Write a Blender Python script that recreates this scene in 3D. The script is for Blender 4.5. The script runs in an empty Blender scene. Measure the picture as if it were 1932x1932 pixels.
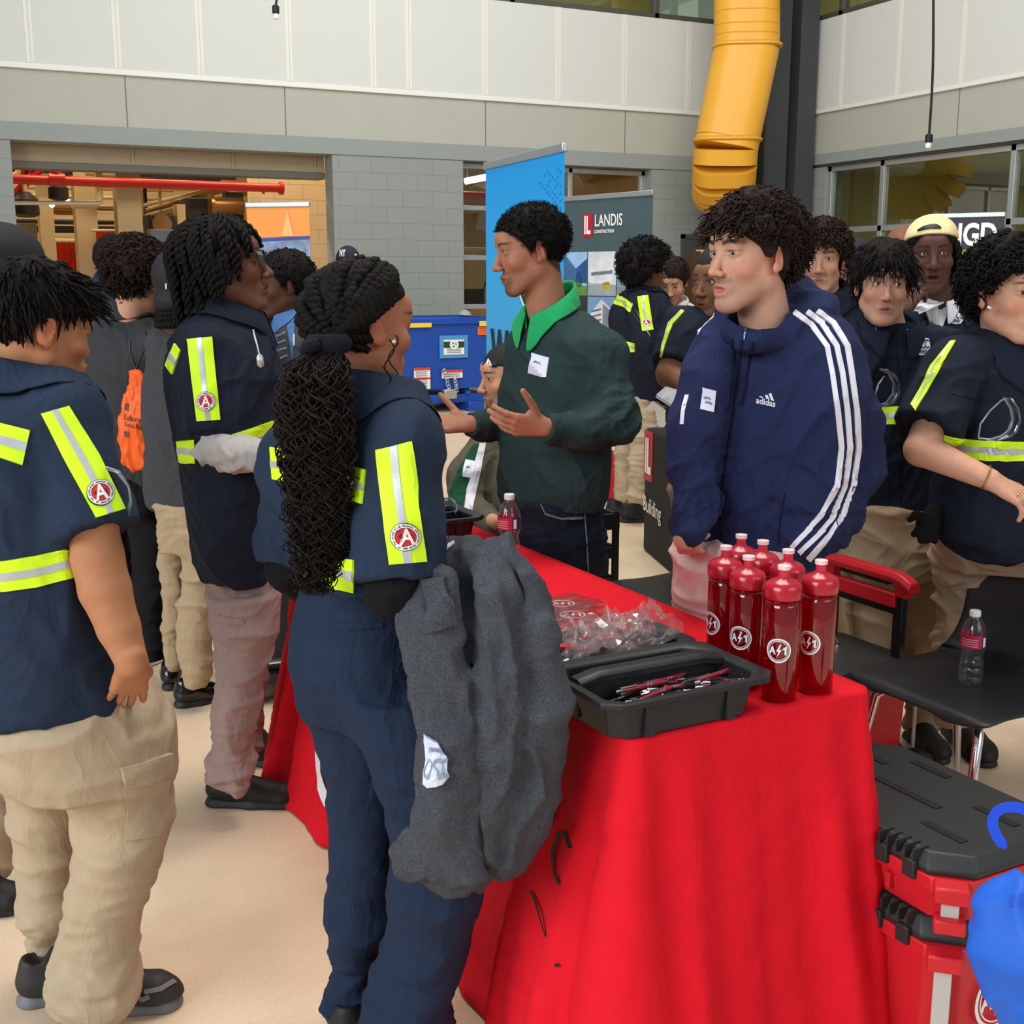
import bpy, bmesh, math, random, time
import numpy as np
from mathutils import Vector, Matrix
from mathutils.bvhtree import BVHTree
T0 = time.time()
SC = bpy.context.scene
COL = SC.collection

# ---------------------------------------------------------------- camera, world, lights, exposure
FPX, HCAM, PITCH, YAWR = 2250.0, 1.54, math.radians(11.14), math.radians(26.0)
CP, SP, CT, ST = math.cos(PITCH), math.sin(PITCH), math.cos(YAWR), math.sin(YAWR)
cam = bpy.data.cameras.new('camera'); cam.sensor_width = 36.0; cam.lens = FPX / 1932.0 * 36.0
cam.clip_start = 0.05; cam.clip_end = 200
camo = bpy.data.objects.new('camera', cam); COL.objects.link(camo)
camo.location = (0, 0, HCAM); camo.rotation_euler = (math.pi / 2 - PITCH, 0, -YAWR)
SC.camera = camo
SC.view_settings.view_transform = 'Standard'; SC.view_settings.look = 'None'
SC.view_settings.gamma = 1.0; SC.view_settings.exposure = 0.0
try: SC.view_settings.use_curve_mapping = False
except Exception: pass
wd = bpy.data.worlds.new('daylight'); SC.world = wd; wd.use_nodes = True
bg = wd.node_tree.nodes['Background']; bg.inputs[0].default_value = (0.86, 0.93, 1.0, 1); bg.inputs[1].default_value = 0.36
SC.cycles.transparent_max_bounces = 24

def Wc(cx, cf, z=0.0):
    return np.array((CT * cx + ST * cf, -ST * cx + CT * cf, z))
def area(name, cx, cf, z, tx, tf, tz, sx, sy, power, color):
    l = bpy.data.lights.new(name, 'AREA'); l.shape = 'RECTANGLE'; l.size = sx; l.size_y = sy; l.energy = power; l.color = color
    o = bpy.data.objects.new(name, l); COL.objects.link(o)
    a = Vector(Wc(cx, cf, z)); b = Vector(Wc(tx, tf, tz))
    o.location = a; o.rotation_euler = (b - a).to_track_quat('-Z', 'Y').to_euler(); return o
# tall windows behind and to the left of the camera, lamps high under the roof
area('window_daylight', -7.0, -3.5, 4.6, 0.5, 4.5, 0.9, 7.0, 4.5, 900, (0.90, 0.96, 1.0))
area('window_daylight_side', 6.0, -3.0, 4.8, 0.5, 4.0, 0.9, 6.0, 4.0, 200, (0.97, 0.98, 1.0))
area('high_bay_lamp', 0.5, 4.0, 6.6, 0.5, 4.2, 0, 3.2, 3.2, 330, (1.0, 0.92, 0.82))
area('high_bay_lamp_far', 1.0, 9.5, 7.2, 1.0, 14.5, 3.0, 7, 4.5, 430, (1.0, 0.98, 0.95))

# ---------------------------------------------------------------- pixel <-> place helpers (photo is 1932 x 1932)
def ray(px, py):
    x = px - 966.0; y = py - 966.0
    return x, FPX * CP - y * SP, y * CP + FPX * SP          # right, forward, down
def P(px, py, cf):
    x, f, d = ray(px, py); s = cf / f
    return Wc(x * s, cf, HCAM - d * s)
def PZ(px, py, z):
    x, f, d = ray(px, py); s = (HCAM - z) / d
    return Wc(x * s, f * s, z)
def PY(px, py, Y):
    x, f, d = ray(px, py); s = Y / (-ST * x + CT * f)
    return Wc(x * s, f * s, HCAM - d * s)
def PX(px, py, X):
    x, f, d = ray(px, py); s = X / (CT * x + ST * f)
    return Wc(x * s, f * s, HCAM - d * s)
def mpp(cf, py=966.0):
    x, f, d = ray(966, py); return cf / f
def CFOF(w):
    return ST * w[0] + CT * w[1]
def face_dir(yaw):                                          # 0 to the camera, 90 image right, 180 away, -90 image left
    a = math.radians(yaw); v = Wc(math.sin(a), -math.cos(a)); v[2] = 0; return v
def right_dir(yaw):
    a = math.radians(yaw); v = Wc(-math.cos(a), -math.sin(a)); v[2] = 0; return v
def U(v):
    v = np.asarray(v, float); return v / max(np.linalg.norm(v), 1e-9)
A3 = np.array

# ---------------------------------------------------------------- materials
def lin(c):
    out = []
    for v in c:
        v = v / 255.0
        out.append(v / 12.92 if v <= 0.04045 else ((v + 0.055) / 1.055) ** 2.4)
    return out
MATS = {}
def mat(name, col, rough=0.6, metal=0.0, noise=0.0, nscale=40.0, bump=0.0, bscale=200.0, spec=0.5, trans=0.0, ior=1.45, emit=None, estr=0.0, alpha=1.0, vcol=False, sheen=0.0, coat=0.0, stretch=None, crease=0.0):
    if name in MATS: return MATS[name]
    m = bpy.data.materials.new(name); m.use_nodes = True
    nt = m.node_tree; b = nt.nodes['Principled BSDF']
    c = lin(col) + [1.0]
    b.inputs['Base Color'].default_value = c; b.inputs['Roughness'].default_value = rough; b.inputs['Metallic'].default_value = metal
    b.inputs['Specular IOR Level'].default_value = spec; b.inputs['IOR'].default_value = ior
    b.inputs['Transmission Weight'].default_value = trans; b.inputs['Alpha'].default_value = alpha
    if sheen: b.inputs['Sheen Weight'].default_value = sheen; b.inputs['Sheen Roughness'].default_value = 0.5
    if coat: b.inputs['Coat Weight'].default_value = coat; b.inputs['Coat Roughness'].default_value = 0.15
    if emit: b.inputs['Emission Color'].default_value = lin(emit) + [1.0]; b.inputs['Emission Strength'].default_value = estr
    tc = None
    def coord():
        t = nt.nodes.new('ShaderNodeTexCoord'); o = t.outputs['Object']
        if stretch:
            mp = nt.nodes.new('ShaderNodeMapping'); mp.inputs['Scale'].default_value = stretch
            nt.links.new(o, mp.inputs[0]); o = mp.outputs[0]
        return o
    src = None
    if vcol:
        va = nt.nodes.new('ShaderNodeVertexColor'); va.layer_name = 'Col'; src = va.outputs[0]
    if noise > 0:
        tc = coord(); n = nt.nodes.new('ShaderNodeTexNoise'); n.inputs['Scale'].default_value = nscale; n.inputs['Detail'].default_value = 5
        nt.links.new(tc, n.inputs['Vector'])
        mr = nt.nodes.new('ShaderNodeMapRange'); mr.inputs[1].default_value = 0.3; mr.inputs[2].default_value = 0.7
        mr.inputs[3].default_value = 1 - noise; mr.inputs[4].default_value = 1 + noise
        nt.links.new(n.outputs['Fac'], mr.inputs[0])
        mx = nt.nodes.new('ShaderNodeMix'); mx.data_type = 'RGBA'; mx.blend_type = 'MULTIPLY'; mx.inputs[0].default_value = 1
        if src is not None: nt.links.new(src, mx.inputs[6])
        else: mx.inputs[6].default_value = c
        nt.links.new(mr.outputs[0], mx.inputs[7]); src = mx.outputs[2]
    if src is not None: nt.links.new(src, b.inputs['Base Color'])
    if bump > 0:
        tc = coord(); n2 = nt.nodes.new('ShaderNodeTexNoise'); n2.inputs['Scale'].default_value = bscale; n2.inputs['Detail'].default_value = 3
        nt.links.new(tc, n2.inputs['Vector'])
        bp = nt.nodes.new('ShaderNodeBump'); bp.inputs['Strength'].default_value = bump; bp.inputs['Distance'].default_value = 0.002
        nt.links.new(n2.outputs['Fac'], bp.inputs['Height']); nt.links.new(bp.outputs[0], b.inputs['Normal'])
        if crease:
            mp = nt.nodes.new('ShaderNodeMapping'); mp.inputs['Rotation'].default_value = (.5, .3, .4); mp.inputs['Scale'].default_value = (1.0, 1.0, .55); nt.links.new(tc, mp.inputs[0])
            n3 = nt.nodes.new('ShaderNodeTexNoise'); n3.inputs['Scale'].default_value = 11; n3.inputs['Detail'].default_value = 3; n3.inputs['Distortion'].default_value = .9; nt.links.new(mp.outputs[0], n3.inputs['Vector'])
            m1 = nt.nodes.new('ShaderNodeMath'); m1.operation = 'MULTIPLY_ADD'; m1.inputs[1].default_value = 2; m1.inputs[2].default_value = -1; m2 = nt.nodes.new('ShaderNodeMath'); m2.operation = 'ABSOLUTE'; nt.links.new(n3.outputs['Fac'], m1.inputs[0]); nt.links.new(m1.outputs[0], m2.inputs[0])
            b2 = nt.nodes.new('ShaderNodeBump'); b2.inputs['Strength'].default_value = crease; b2.inputs['Distance'].default_value = .02; b2.invert = True; nt.links.new(m2.outputs[0], b2.inputs['Height']); nt.links.new(b2.outputs[0], bp.inputs['Normal'])
    MATS[name] = m; return m

# ---------------------------------------------------------------- objects
def link(o, parent=None):
    COL.objects.link(o)
    if parent is not None:
        o.parent = parent; o.matrix_parent_inverse = parent.matrix_world.inverted()
    return o
def tag(o, label=None, cat=None, group=None, kind=None):
    if label: o['label'] = label
    if cat: o['category'] = cat
    if group: o['group'] = group
    if kind: o['kind'] = kind
    return o
def empty(name, loc, label, cat, group=None):
    o = bpy.data.objects.new(name, None); o.empty_display_size = 0.05; COL.objects.link(o); o.location = [float(x) for x in loc]
    o.matrix_world = Matrix.Translation(Vector([float(x) for x in loc]))
    return tag(o, label, cat, group)
def fast_mesh(name, V, F):
    V = np.asarray(V, np.float32); me = bpy.data.meshes.new(name)
    F = np.asarray(F, np.int32); n, k = F.shape
    me.vertices.add(len(V)); me.vertices.foreach_set('co', V.ravel())
    me.loops.add(n * k); me.loops.foreach_set('vertex_index', F.ravel())
    me.polygons.add(n); me.polygons.foreach_set('loop_start', np.arange(0, n * k, k, dtype=np.int32))
    try: me.polygons.foreach_set('loop_total', np.full(n, k, dtype=np.int32))
    except Exception: pass
    me.update(calc_edges=True); return me
def obj(name, me, m, parent=None, smooth=False, col=None):
    if m is not None:
        for x in (m if isinstance(m, (list, tuple)) else [m]): me.materials.append(x)
    if smooth: me.polygons.foreach_set('use_smooth', np.ones(len(me.polygons), dtype=bool))
    if col is not None:
        a = me.color_attributes.new('Col', 'FLOAT_COLOR', 'POINT')
        c = np.ones((len(me.vertices), 4), np.float32); c[:, :3] = col; a.data.foreach_set('color', c.ravel())
    o = bpy.data.objects.new(name, me); return link(o, parent)
class MB:
    """collects shapes into one mesh"""
    def __init__(s): s.v = []; s.f = []; s.mi = []; s.cur = 0; s.xf = None
    def add(s, vs, fs):
        b = len(s.v)
        for p in vs:
            if s.xf is not None: p = s.xf @ Vector([float(q) for q in p])
            s.v.append(tuple(float(q) for q in p))
        for f in fs: s.f.append(tuple(b + i for i in f)); s.mi.append(s.cur)
        return s
    def box(s, lo, hi):
        (a, b, c), (d, e, f) = lo, hi
        s.add([(a,b,c),(d,b,c),(d,e,c),(a,e,c),(a,b,f),(d,b,f),(d,e,f),(a,e,f)], [(3,2,1,0),(4,5,6,7),(0,1,5,4),(1,2,6,5),(2,3,7,6),(3,0,4,7)]); return s
    def cbox(s, c, size): return s.box([c[i]-size[i]/2 for i in range(3)], [c[i]+size[i]/2 for i in range(3)])
    def obox(s, c, u, v, w):                                 # centre, three half vectors
        c, u, v, w = (np.asarray(x, float) for x in (c, u, v, w))
        q = [c+a*u+b*v+d*w for d in (-1, 1) for a, b in ((-1,-1),(1,-1),(1,1),(-1,1))]
        s.add(q, [(3,2,1,0),(4,5,6,7),(0,1,5,4),(1,2,6,5),(2,3,7,6),(3,0,4,7)]); return s
    def quad(s, a, b, c, d): s.add([a, b, c, d], [(0,1,2,3)]); return s
    def prism(s, poly, h, frame=None):                        # poly in (x,y), extruded 0..h ; frame = (origin, ux, uy, uz)
        o, ux, uy, uz = frame if frame else (np.zeros(3), A3((1.,0,0)), A3((0,1.,0)), A3((0,0,1.)))
        n = len(poly)
        vs = [o + ux*p[0] + uy*p[1] for p in poly] + [o + ux*p[0] + uy*p[1] + uz*h for p in poly]
        s.add(vs, [tuple(range(n-1, -1, -1)), tuple(range(n, 2*n))] + [(i, (i+1) % n, n+(i+1) % n, n+i) for i in range(n)]); return s
    def rings(s, rs, close=False, caps=True):                 # list of rings of points
        n = len(rs[0]); vs = [p for r in rs for p in r]; fs = []; m = len(rs)
        for i in range(m if close else m-1):
            j = (i+1) % m
            for k in range(n): fs.append((i*n+k, i*n+(k+1) % n, j*n+(k+1) % n, j*n+k))
        if caps and not close: fs += [tuple(range(n-1, -1, -1)), tuple((m-1)*n+k for k in range(n))]
        s.add(vs, fs); return s
    def tube(s, pts, r, n=10, close=False):
        pts = [np.asarray(p, float) for p in pts]; m = len(pts); rs = []
        rad = r if hasattr(r, '__len__') else [r]*m
        up = None
        for i in range(m):
            a = pts[(i-1) % m] if (close or i > 0) else pts[i]; b = pts[(i+1) % m] if (close or i < m-1) else pts[i]
            t = U(b-a)
            if up is None:
                up = A3((0,0,1.)) if abs(t[2]) < 0.9 else A3((1.,0,0))
            x = U(np.cross(up, t)); y = np.cross(t, x); up = y
            rs.append([pts[i] + rad[i]*(math.cos(q)*x + math.sin(q)*y) for q in [2*math.pi*k/n for k in range(n)]])
        return s.rings(rs, close)
    def cyl(s, a, b, r, n=16, r2=None): return s.tube([a, b], [r, r if r2 is None else r2], n)
    def lathe(s, c, prof, n=24, up=(0,0,1.), caps=True):
        up = U(up); x = U(np.cross((0,1.,0) if abs(up[1]) < .9 else (1.,0,0), up)); y = np.cross(up, x); c = np.asarray(c, float)
        return s.rings([[c + up*z + max(r, 1e-5)*(math.cos(2*math.pi*k/n)*x + math.sin(2*math.pi*k/n)*y) for k in range(n)] for r, z in prof], False, caps)
    def ball(s, c, r, n=12, m=8):
        r = r if hasattr(r, '__len__') else (r, r, r); c = np.asarray(c, float)
        return s.rings([[c + A3((r[0]*math.sin(t)*math.cos(2*math.pi*k/n), r[1]*math.sin(t)*math.sin(2*math.pi*k/n), -r[2]*math.cos(t))) for k in range(n)] for t in [max(.02, min(math.pi-.02, math.pi*i/m)) for i in range(m+1)]])
    def mesh(s, name):
        me = bpy.data.meshes.new(name); me.from_pydata(s.v, [], s.f); me.polygons.foreach_set('material_index', s.mi); me.update(); return me
    def build(s, name, m, parent=None, smooth=False, bevel=0.0, seg=2, auto=None):
        me = s.mesh(name); o = obj(name, me, m, parent, smooth or bevel > 0 or auto is not None)
        if bevel > 0:
            md = o.modifiers.new('bevel', 'BEVEL'); md.width = bevel; md.segments = seg; md.limit_method = 'ANGLE'; md.angle_limit = 0.6; md.harden_normals = False
        if auto is not None or bevel > 0 or smooth:
            try: me.set_sharp_from_angle(angle=math.radians(auto if auto is not None else 40))
            except Exception: pass
        return o
def struct(o, label=None): o['kind'] = 'structure'; return o

# ---------------------------------------------------------------- text
def text_mesh(s, size=1.0, bold=0.0, align='CENTER', width=None, spacing=1.0, shear=0.0):
    """vertices (x, y) and faces of a line of text; width rescales it in x"""
    cu = bpy.data.curves.new('t', 'FONT'); cu.body = s; cu.size = size; cu.align_x = align; cu.align_y = 'CENTER'; cu.offset = bold; cu.space_character = spacing; cu.shear = shear
    cu.resolution_u = 3
    o = bpy.data.objects.new('t', cu); COL.objects.link(o)
    dg = bpy.context.evaluated_depsgraph_get(); dg.update(); me = o.evaluated_get(dg).to_mesh()
    v = np.array([x.co[:] for x in me.vertices]) if len(me.vertices) else np.zeros((0, 3)); f = [tuple(p.vertices) for p in me.polygons]
    o.evaluated_get(dg).to_mesh_clear(); bpy.data.objects.remove(o); bpy.data.curves.remove(cu)
    if len(v):
        v[:, 0] -= (v[:, 0].min()+v[:, 0].max())/2; v[:, 1] -= (v[:, 1].min()+v[:, 1].max())/2
        if width: v[:, 0] *= width/max(v[:, 0].max()-v[:, 0].min(), 1e-6)
    return v, f
def text_on(mb, s, origin, ux, uy, size, bold=0.0, width=None, height=None, off=0.001, spacing=1.0, shear=0.0):
    v, f = text_mesh(s, size, bold, width=width, spacing=spacing, shear=shear)
    if not len(v): return
    if height: v[:, 1] *= height/max(v[:, 1].max()-v[:, 1].min(), 1e-6)
    ux = U(ux); uy = U(uy); n = np.cross(ux, uy)
    mb.add([origin + ux*p[0] + uy*p[1] + n*off for p in v], f)
# ---------------------------------------------------------------- implicit surfaces -> one continuous mesh
def smin(a, b, k):
    if k <= 0: return np.minimum(a, b)
    h = np.clip(.5 + .5*(b-a)/k, 0, 1); return b*(1-h) + a*h - k*h*(1-h)
def smax(a, b, k): return -smin(-a, -b, k)
def cone(a, b, ra, rb, n=None, s=1.0):
    a = np.asarray(a, float); b = np.asarray(b, float); ba = b-a
    if n is not None:
        n = U(n); ba = ba + n*(ba@n)*(1/s-1)
    L = max(ba@ba, 1e-12)
    def fn(p):
        q = p-a
        if n is not None: q = q + np.outer(q@n, n)*(1/s-1)
        t = np.clip(q@ba/L, 0, 1)
        d = np.sqrt(((q - t[:, None]*ba)**2).sum(1)) - (ra + (rb-ra)*t)
        return d*(min(1.0, (s+1)/2) if n is not None else 1.0)
    return fn
def chain(pts, rs, n=None, s=1.0):
    return [cone(pts[i], pts[i+1], rs[i], rs[i+1], n, s) for i in range(len(pts)-1)]
def ell(c, r, R=None):
    c = np.asarray(c, float); r = np.asarray(r, float)
    def fn(p):
        q = p-c
        if R is not None: q = q@R                              # R columns are the axes
        q = q/r; k0 = np.sqrt((q*q).sum(1)); q = q/r; k1 = np.sqrt((q*q).sum(1))
        return k0*(k0-1)/np.maximum(k1, 1e-6)
    return fn
def rbox(c, h, R=None, r=0.01):
    c = np.asarray(c, float); h = np.asarray(h, float)-r
    def fn(p):
        q = p-c
        if R is not None: q = q@R
        q = np.abs(q)-h
        return np.sqrt((np.maximum(q, 0)**2).sum(1)) + np.minimum(q.max(1), 0) - r
    return fn
def plane(o, n):                                              # inside is behind the normal
    o = np.asarray(o, float); n = U(n)
    return lambda p: (p-o)@n
def pchip(x, y, xs):
    x = np.asarray(x, float); y = np.asarray(y, float)
    h = np.diff(x); d = np.diff(y)/h; m = np.zeros(len(x)); m[0] = d[0]; m[-1] = d[-1]
    for i in range(1, len(x)-1):
        if d[i-1]*d[i] > 0:
            w1 = 2*h[i]+h[i-1]; w2 = h[i]+2*h[i-1]; m[i] = (w1+w2)/(w1/d[i-1]+w2/d[i])
    i = np.clip(np.searchsorted(x, xs)-1, 0, len(x)-2); t = (xs-x[i])/h[i]
    return (2*t**3-3*t**2+1)*y[i] + (t**3-2*t**2+t)*h[i]*m[i] + (-2*t**3+3*t**2)*y[i+1] + (t**3-t**2)*h[i]*m[i+1]
def loft(secs, yaw, ratio=0.62, n=2.3, kcap=0.01, pad=0.0):
    """stack of level ellipses; each section is (row, left, right, cf[, ratio]) as seen in the photo"""
    Z = []; C = []; Aa = []; Bb = []; Y = []
    for s in secs:
        y, xl, xr, cf = s[:4]; r = s[4] if len(s) > 4 and s[4] else ratio; yw = s[5] if len(s) > 5 else yaw
        a0 = P(xl, y, cf); b0 = P(xr, y, cf); c = (a0+b0)/2; w = np.linalg.norm(b0-a0)/2 + pad; ya = math.radians(yw)
        a = w/math.sqrt(math.cos(ya)**2 + (r*math.sin(ya))**2)
        Z.append(c[2]); C.append(c[:2]); Aa.append(a); Bb.append(a*r); Y.append(yw)
    o = np.argsort(Z); Z = A3(Z)[o]; C = A3(C)[o]; Aa = A3(Aa)[o]; Bb = A3(Bb)[o]; Y = A3(Y)[o]
    zs = np.linspace(Z[0], Z[-1], 160)
    cx, cy, aa, bb, yy = (pchip(Z, q, zs) for q in (C[:, 0], C[:, 1], Aa, Bb, Y))
    sl = np.sqrt(1 + np.clip(np.abs(np.gradient(aa, zs)), 0, 3)**2)
    z0, z1 = Z[0], Z[-1]
    fx = np.array([face_dir(v)[:2] for v in yy])
    def fn(p):
        z = p[:, 2]; zc = np.clip(z, z0, z1)
        ix = np.interp(zc, zs, cx); iy = np.interp(zc, zs, cy); a = np.interp(zc, zs, aa); b = np.interp(zc, zs, bb)
        f0 = np.interp(zc, zs, fx[:, 0]); f1 = np.interp(zc, zs, fx[:, 1])
        dx = p[:, 0]-ix; dy = p[:, 1]-iy
        v = dx*f0 + dy*f1; u = dx*f1 - dy*f0
        qu = np.abs(u)/a; qv = np.abs(v)/b
        k0 = np.maximum((qu**n + qv**n), 1e-12)**(1/n)
        g = np.sqrt((qu**(n-1)/a)**2 + (qv**(n-1)/b)**2)*k0**(1-n)
        d = (k0-1)/np.maximum(g, 1e-3)/np.interp(zc, zs, sl)
        return smax(d, np.maximum(z0-z, z-z1), kcap)
    fn.box = (A3((cx.min()-aa.max(), cy.min()-aa.max(), z0)), A3((cx.max()+aa.max(), cy.max()+aa.max(), z1)))
    return fn
def dedup(ops): return ops
def sdf_eval(ops, p):
    d = np.full(len(p), 9.0)
    for op, k, fn in ops:
        e = fn(p); d = smin(d, e, k) if op == 'u' else (smax(d, -e, k) if op == 's' else smax(d, e, k))
    return d
def sdf_mesh(ops, lo, hi, h):
    """block-sparse surface nets; ops = [('u'|'s'|'i', k, fn)] in order"""
    lo = np.asarray(lo, float)-3*h; hi = np.asarray(hi, float)+3*h
    B = 8; S = B*h; nb = np.ceil((hi-lo)/S).astype(int)
    g = np.stack(np.meshgrid(*[np.arange(n) for n in nb], indexing='ij'), -1).reshape(-1, 3)
    c = lo + (g+.5)*S
    E = np.empty((len(ops), len(c)), np.float32); d = np.full(len(c), 9.0)
    for i, (op, k, fn) in enumerate(ops):
        e = fn(c); E[i] = e; d = smin(d, e, k) if op == 'u' else (smax(d, -e, k) if op == 's' else smax(d, e, k))
    br = S*0.87
    keep = np.abs(d) < br*1.6 + 0.004
    g = g[keep]; E = E[:, keep]; dc = d[keep]; nk = len(g)
    if nk == 0: return np.zeros((0, 3)), np.zeros((0, 4), int)
    r = np.arange(B+1); off = np.stack(np.meshgrid(r, r, r, indexing='ij'), -1).reshape(-1, 3)
    m = len(off); D = np.full((nk, m), 9.0, np.float32)
    o32 = (off*h).astype(float); base = lo + g*S
    for i, (op, k, fn) in enumerate(ops):
        if op == 'u': w = E[i] < dc + 3.2*br + k
        elif op == 's': w = -E[i] > dc - 3.2*br - k
        else: w = E[i] > dc - 3.2*br - k
        w = np.nonzero(w)[0]
        for q in range(0, len(w), 1500):
            ww = w[q:q+1500]
            pts = (base[ww][:, None, :] + o32[None]).reshape(-1, 3)
            e = fn(pts).reshape(len(ww), m); dd = D[ww].astype(float)
            D[ww] = smin(dd, e, k) if op == 'u' else (smax(dd, -e, k) if op == 's' else smax(dd, e, k))
    D = D.reshape(nk, B+1, B+1, B+1)
    ins = D < 0
    cn = [(a, b, e) for a in (0, 1) for b in (0, 1) for e in (0, 1)]
    sl = lambda a: slice(a, a+B)
    cnt = sum(ins[:, sl(a), sl(b), sl(e)].astype(np.int8) for a, b, e in cn)
    act = np.nonzero((cnt > 0) & (cnt < 8))
    vals = {q: D[act[0], act[1]+q[0], act[2]+q[1], act[3]+q[2]].astype(float) for q in cn}
    acc = np.zeros((len(act[0]), 3)); wt = np.zeros(len(act[0]))
    for a in cn:
        for ax in range(3):
            if a[ax] == 0:
                b = list(a); b[ax] = 1; b = tuple(b)
                va, vb = vals[a], vals[b]; cr = (va < 0) != (vb < 0)
                t = np.where(cr, va/np.where(cr, va-vb, 1), 0)
                pt = np.tile(A3(a, float), (len(t), 1)); pt[:, ax] += t
                acc += pt*cr[:, None]; wt += cr
    cell = g[act[0]]*B + np.stack(act[1:], -1)
    V = lo + (cell + acc/np.maximum(wt, 1)[:, None])*h
    n = nb*B + 2
    key = (cell[:, 0]*n[1] + cell[:, 1])*n[2] + cell[:, 2]
    order = np.argsort(key); sk = key[order]
    def find(c3):
        k = (c3[:, 0]*n[1] + c3[:, 1])*n[2] + c3[:, 2]
        i = np.clip(np.searchsorted(sk, k), 0, len(sk)-1); return np.where(sk[i] == k, order[i], -1)
    F = []
    for ax in range(3):
        s1 = [slice(0, B)]*3; s2 = list(s1); s2[ax] = slice(1, B+1)
        i0 = ins[(slice(None), *s1)]; i1 = ins[(slice(None), *s2)]
        e = np.nonzero(i0 != i1); c3 = g[e[0]]*B + np.stack(e[1:], -1); flip = i0[e]
        u, v = [(1, 2), (2, 0), (0, 1)][ax]
        du = np.zeros(3, int); du[u] = 1; dv = np.zeros(3, int); dv[v] = 1
        q = np.stack([find(c3-du-dv), find(c3-dv), find(c3), find(c3-du)], -1)
        ok = (q >= 0).all(1); q = q[ok]; fl = flip[ok]
        q[~fl] = q[~fl][:, ::-1]; F.append(q)
    return V, np.concatenate(F)
def vnormals(V, F):
    n = np.zeros_like(V); a = V[F[:, 2]]-V[F[:, 0]]; b = V[F[:, 3]]-V[F[:, 1]]; c = np.cross(a, b)
    for k in range(4): np.add.at(n, F[:, k], c)
    return n/np.maximum(np.linalg.norm(n, axis=1), 1e-12)[:, None]
def relax(V, F, it=1, lam=0.5):
    for _ in range(it):
        s = np.zeros_like(V); c = np.zeros(len(V))
        for k in range(4):
            a, b = F[:, k], F[:, (k+1) % 4]
            np.add.at(s, a, V[b]); np.add.at(c, a, 1); np.add.at(s, b, V[a]); np.add.at(c, b, 1)
        V = V + lam*(s/np.maximum(c, 1)[:, None]-V)
    return V
def _h(i, j, k, seed):
    x = (i*374761393 + j*668265263 + k*2147483647 + seed*974634777) & 0xffffffff
    x = ((x ^ (x >> 13))*1274126177) & 0xffffffff
    return ((x ^ (x >> 16)) & 0xffff)/65535.0
def vnoise(p, seed=0):
    i = np.floor(p).astype(np.int64); f = p-i; f = f*f*(3-2*f); r = 0
    for a in (0, 1):
        for b in (0, 1):
            for c in (0, 1):
                w = (f[:, 0] if a else 1-f[:, 0])*(f[:, 1] if b else 1-f[:, 1])*(f[:, 2] if c else 1-f[:, 2])
                r = r + w*_h(i[:, 0]+a, i[:, 1]+b, i[:, 2]+c, seed)
    return r
def folds(V, amp=0.006, size=0.09, seed=1, yaw=0.0, an=(1.0, 1.0, 0.4), tilt=0.5):
    """cloth folds: ridged noise, stretched along the fold direction"""
    f = face_dir(yaw); r = right_dir(yaw)
    q = np.stack([V@r, V@f, V[:, 2]], -1)
    w = np.stack([vnoise(q/0.17, seed+7), vnoise(q/0.17, seed+8), vnoise(q/0.17, seed+9)], -1)-.5
    q2 = q + w*0.10
    q2 = q2.copy(); q2[:, 0] += tilt*q2[:, 2]
    n1 = vnoise(q2*A3(an)/size, seed); n2 = vnoise(q2*A3(an)[[0, 1, 2]]*A3((1, 1, 1.6))/(size*.48) + 31, seed+3)
    rd = (1-np.abs(2*n1-1))**3*1.3 + 0.55*(1-np.abs(2*n2-1))**3
    return amp*1.25*(rd-.55)
# ---------------------------------------------------------------- the hall
YB, XR = 14.35, 11.3
def cmu_mat(name, c1, c2, mortar, axis):
    m = mat(name, c1, 0.75); nt = m.node_tree; b = nt.nodes['Principled BSDF']
    tc = nt.nodes.new('ShaderNodeTexCoord'); sx = nt.nodes.new('ShaderNodeSeparateXYZ'); cb = nt.nodes.new('ShaderNodeCombineXYZ')
    nt.links.new(tc.outputs['Object'], sx.inputs[0]); nt.links.new(sx.outputs[axis], cb.inputs[0]); nt.links.new(sx.outputs[2], cb.inputs[1])
    br = nt.nodes.new('ShaderNodeTexBrick'); br.inputs['Scale'].default_value = 1; br.inputs['Brick Width'].default_value = .4064; br.inputs['Row Height'].default_value = .1994
    br.inputs['Mortar Size'].default_value = .006; br.inputs['Mortar Smooth'].default_value = .3; br.inputs['Bias'].default_value = 0
    br.inputs['Color1'].default_value = lin(c1)+[1]; br.inputs['Color2'].default_value = lin(c2)+[1]; br.inputs['Mortar'].default_value = lin(mortar)+[1]
    nt.links.new(cb.outputs[0], br.inputs['Vector']); nt.links.new(br.outputs['Color'], b.inputs['Base Color'])
    bp = nt.nodes.new('ShaderNodeBump'); bp.inputs['Strength'].default_value = .5; bp.inputs['Distance'].default_value = .004; bp.invert = True
    nt.links.new(br.outputs['Fac'], bp.inputs['Height']); nt.links.new(bp.outputs[0], b.inputs['Normal'])
    return m
M_CMU = cmu_mat('grey_block', (139,145,141), (136,142,138), (128,134,131), 0)
M_CMUR = cmu_mat('grey_block_right', (139,145,141), (136,142,138), (128,134,131), 1)
M_CMUB = cmu_mat('cream_block', (206,184,150), (200,178,145), (180,158,126), 0)
M_BAND = mat('band_grey', (139,146,143), .7, noise=.02, nscale=4)
M_FASC = mat('fascia_beige', (170,171,160), .75, noise=.02, nscale=3, bump=.1, bscale=90)
M_PANEL = mat('white_panel', (203,205,199), .8, noise=.015, nscale=60, bump=.1, bscale=300)
M_TRIM = mat('white_trim', (222,223,217), .5)
M_SEAM = mat('seam_grey', (110,112,105), .8)  # grey joint lines across the fascia
M_ALU = mat('brushed_aluminium', (172,178,180), .35, .6)
M_ALUD = mat('dark_aluminium', (88,88,80), .45, .4)
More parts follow.
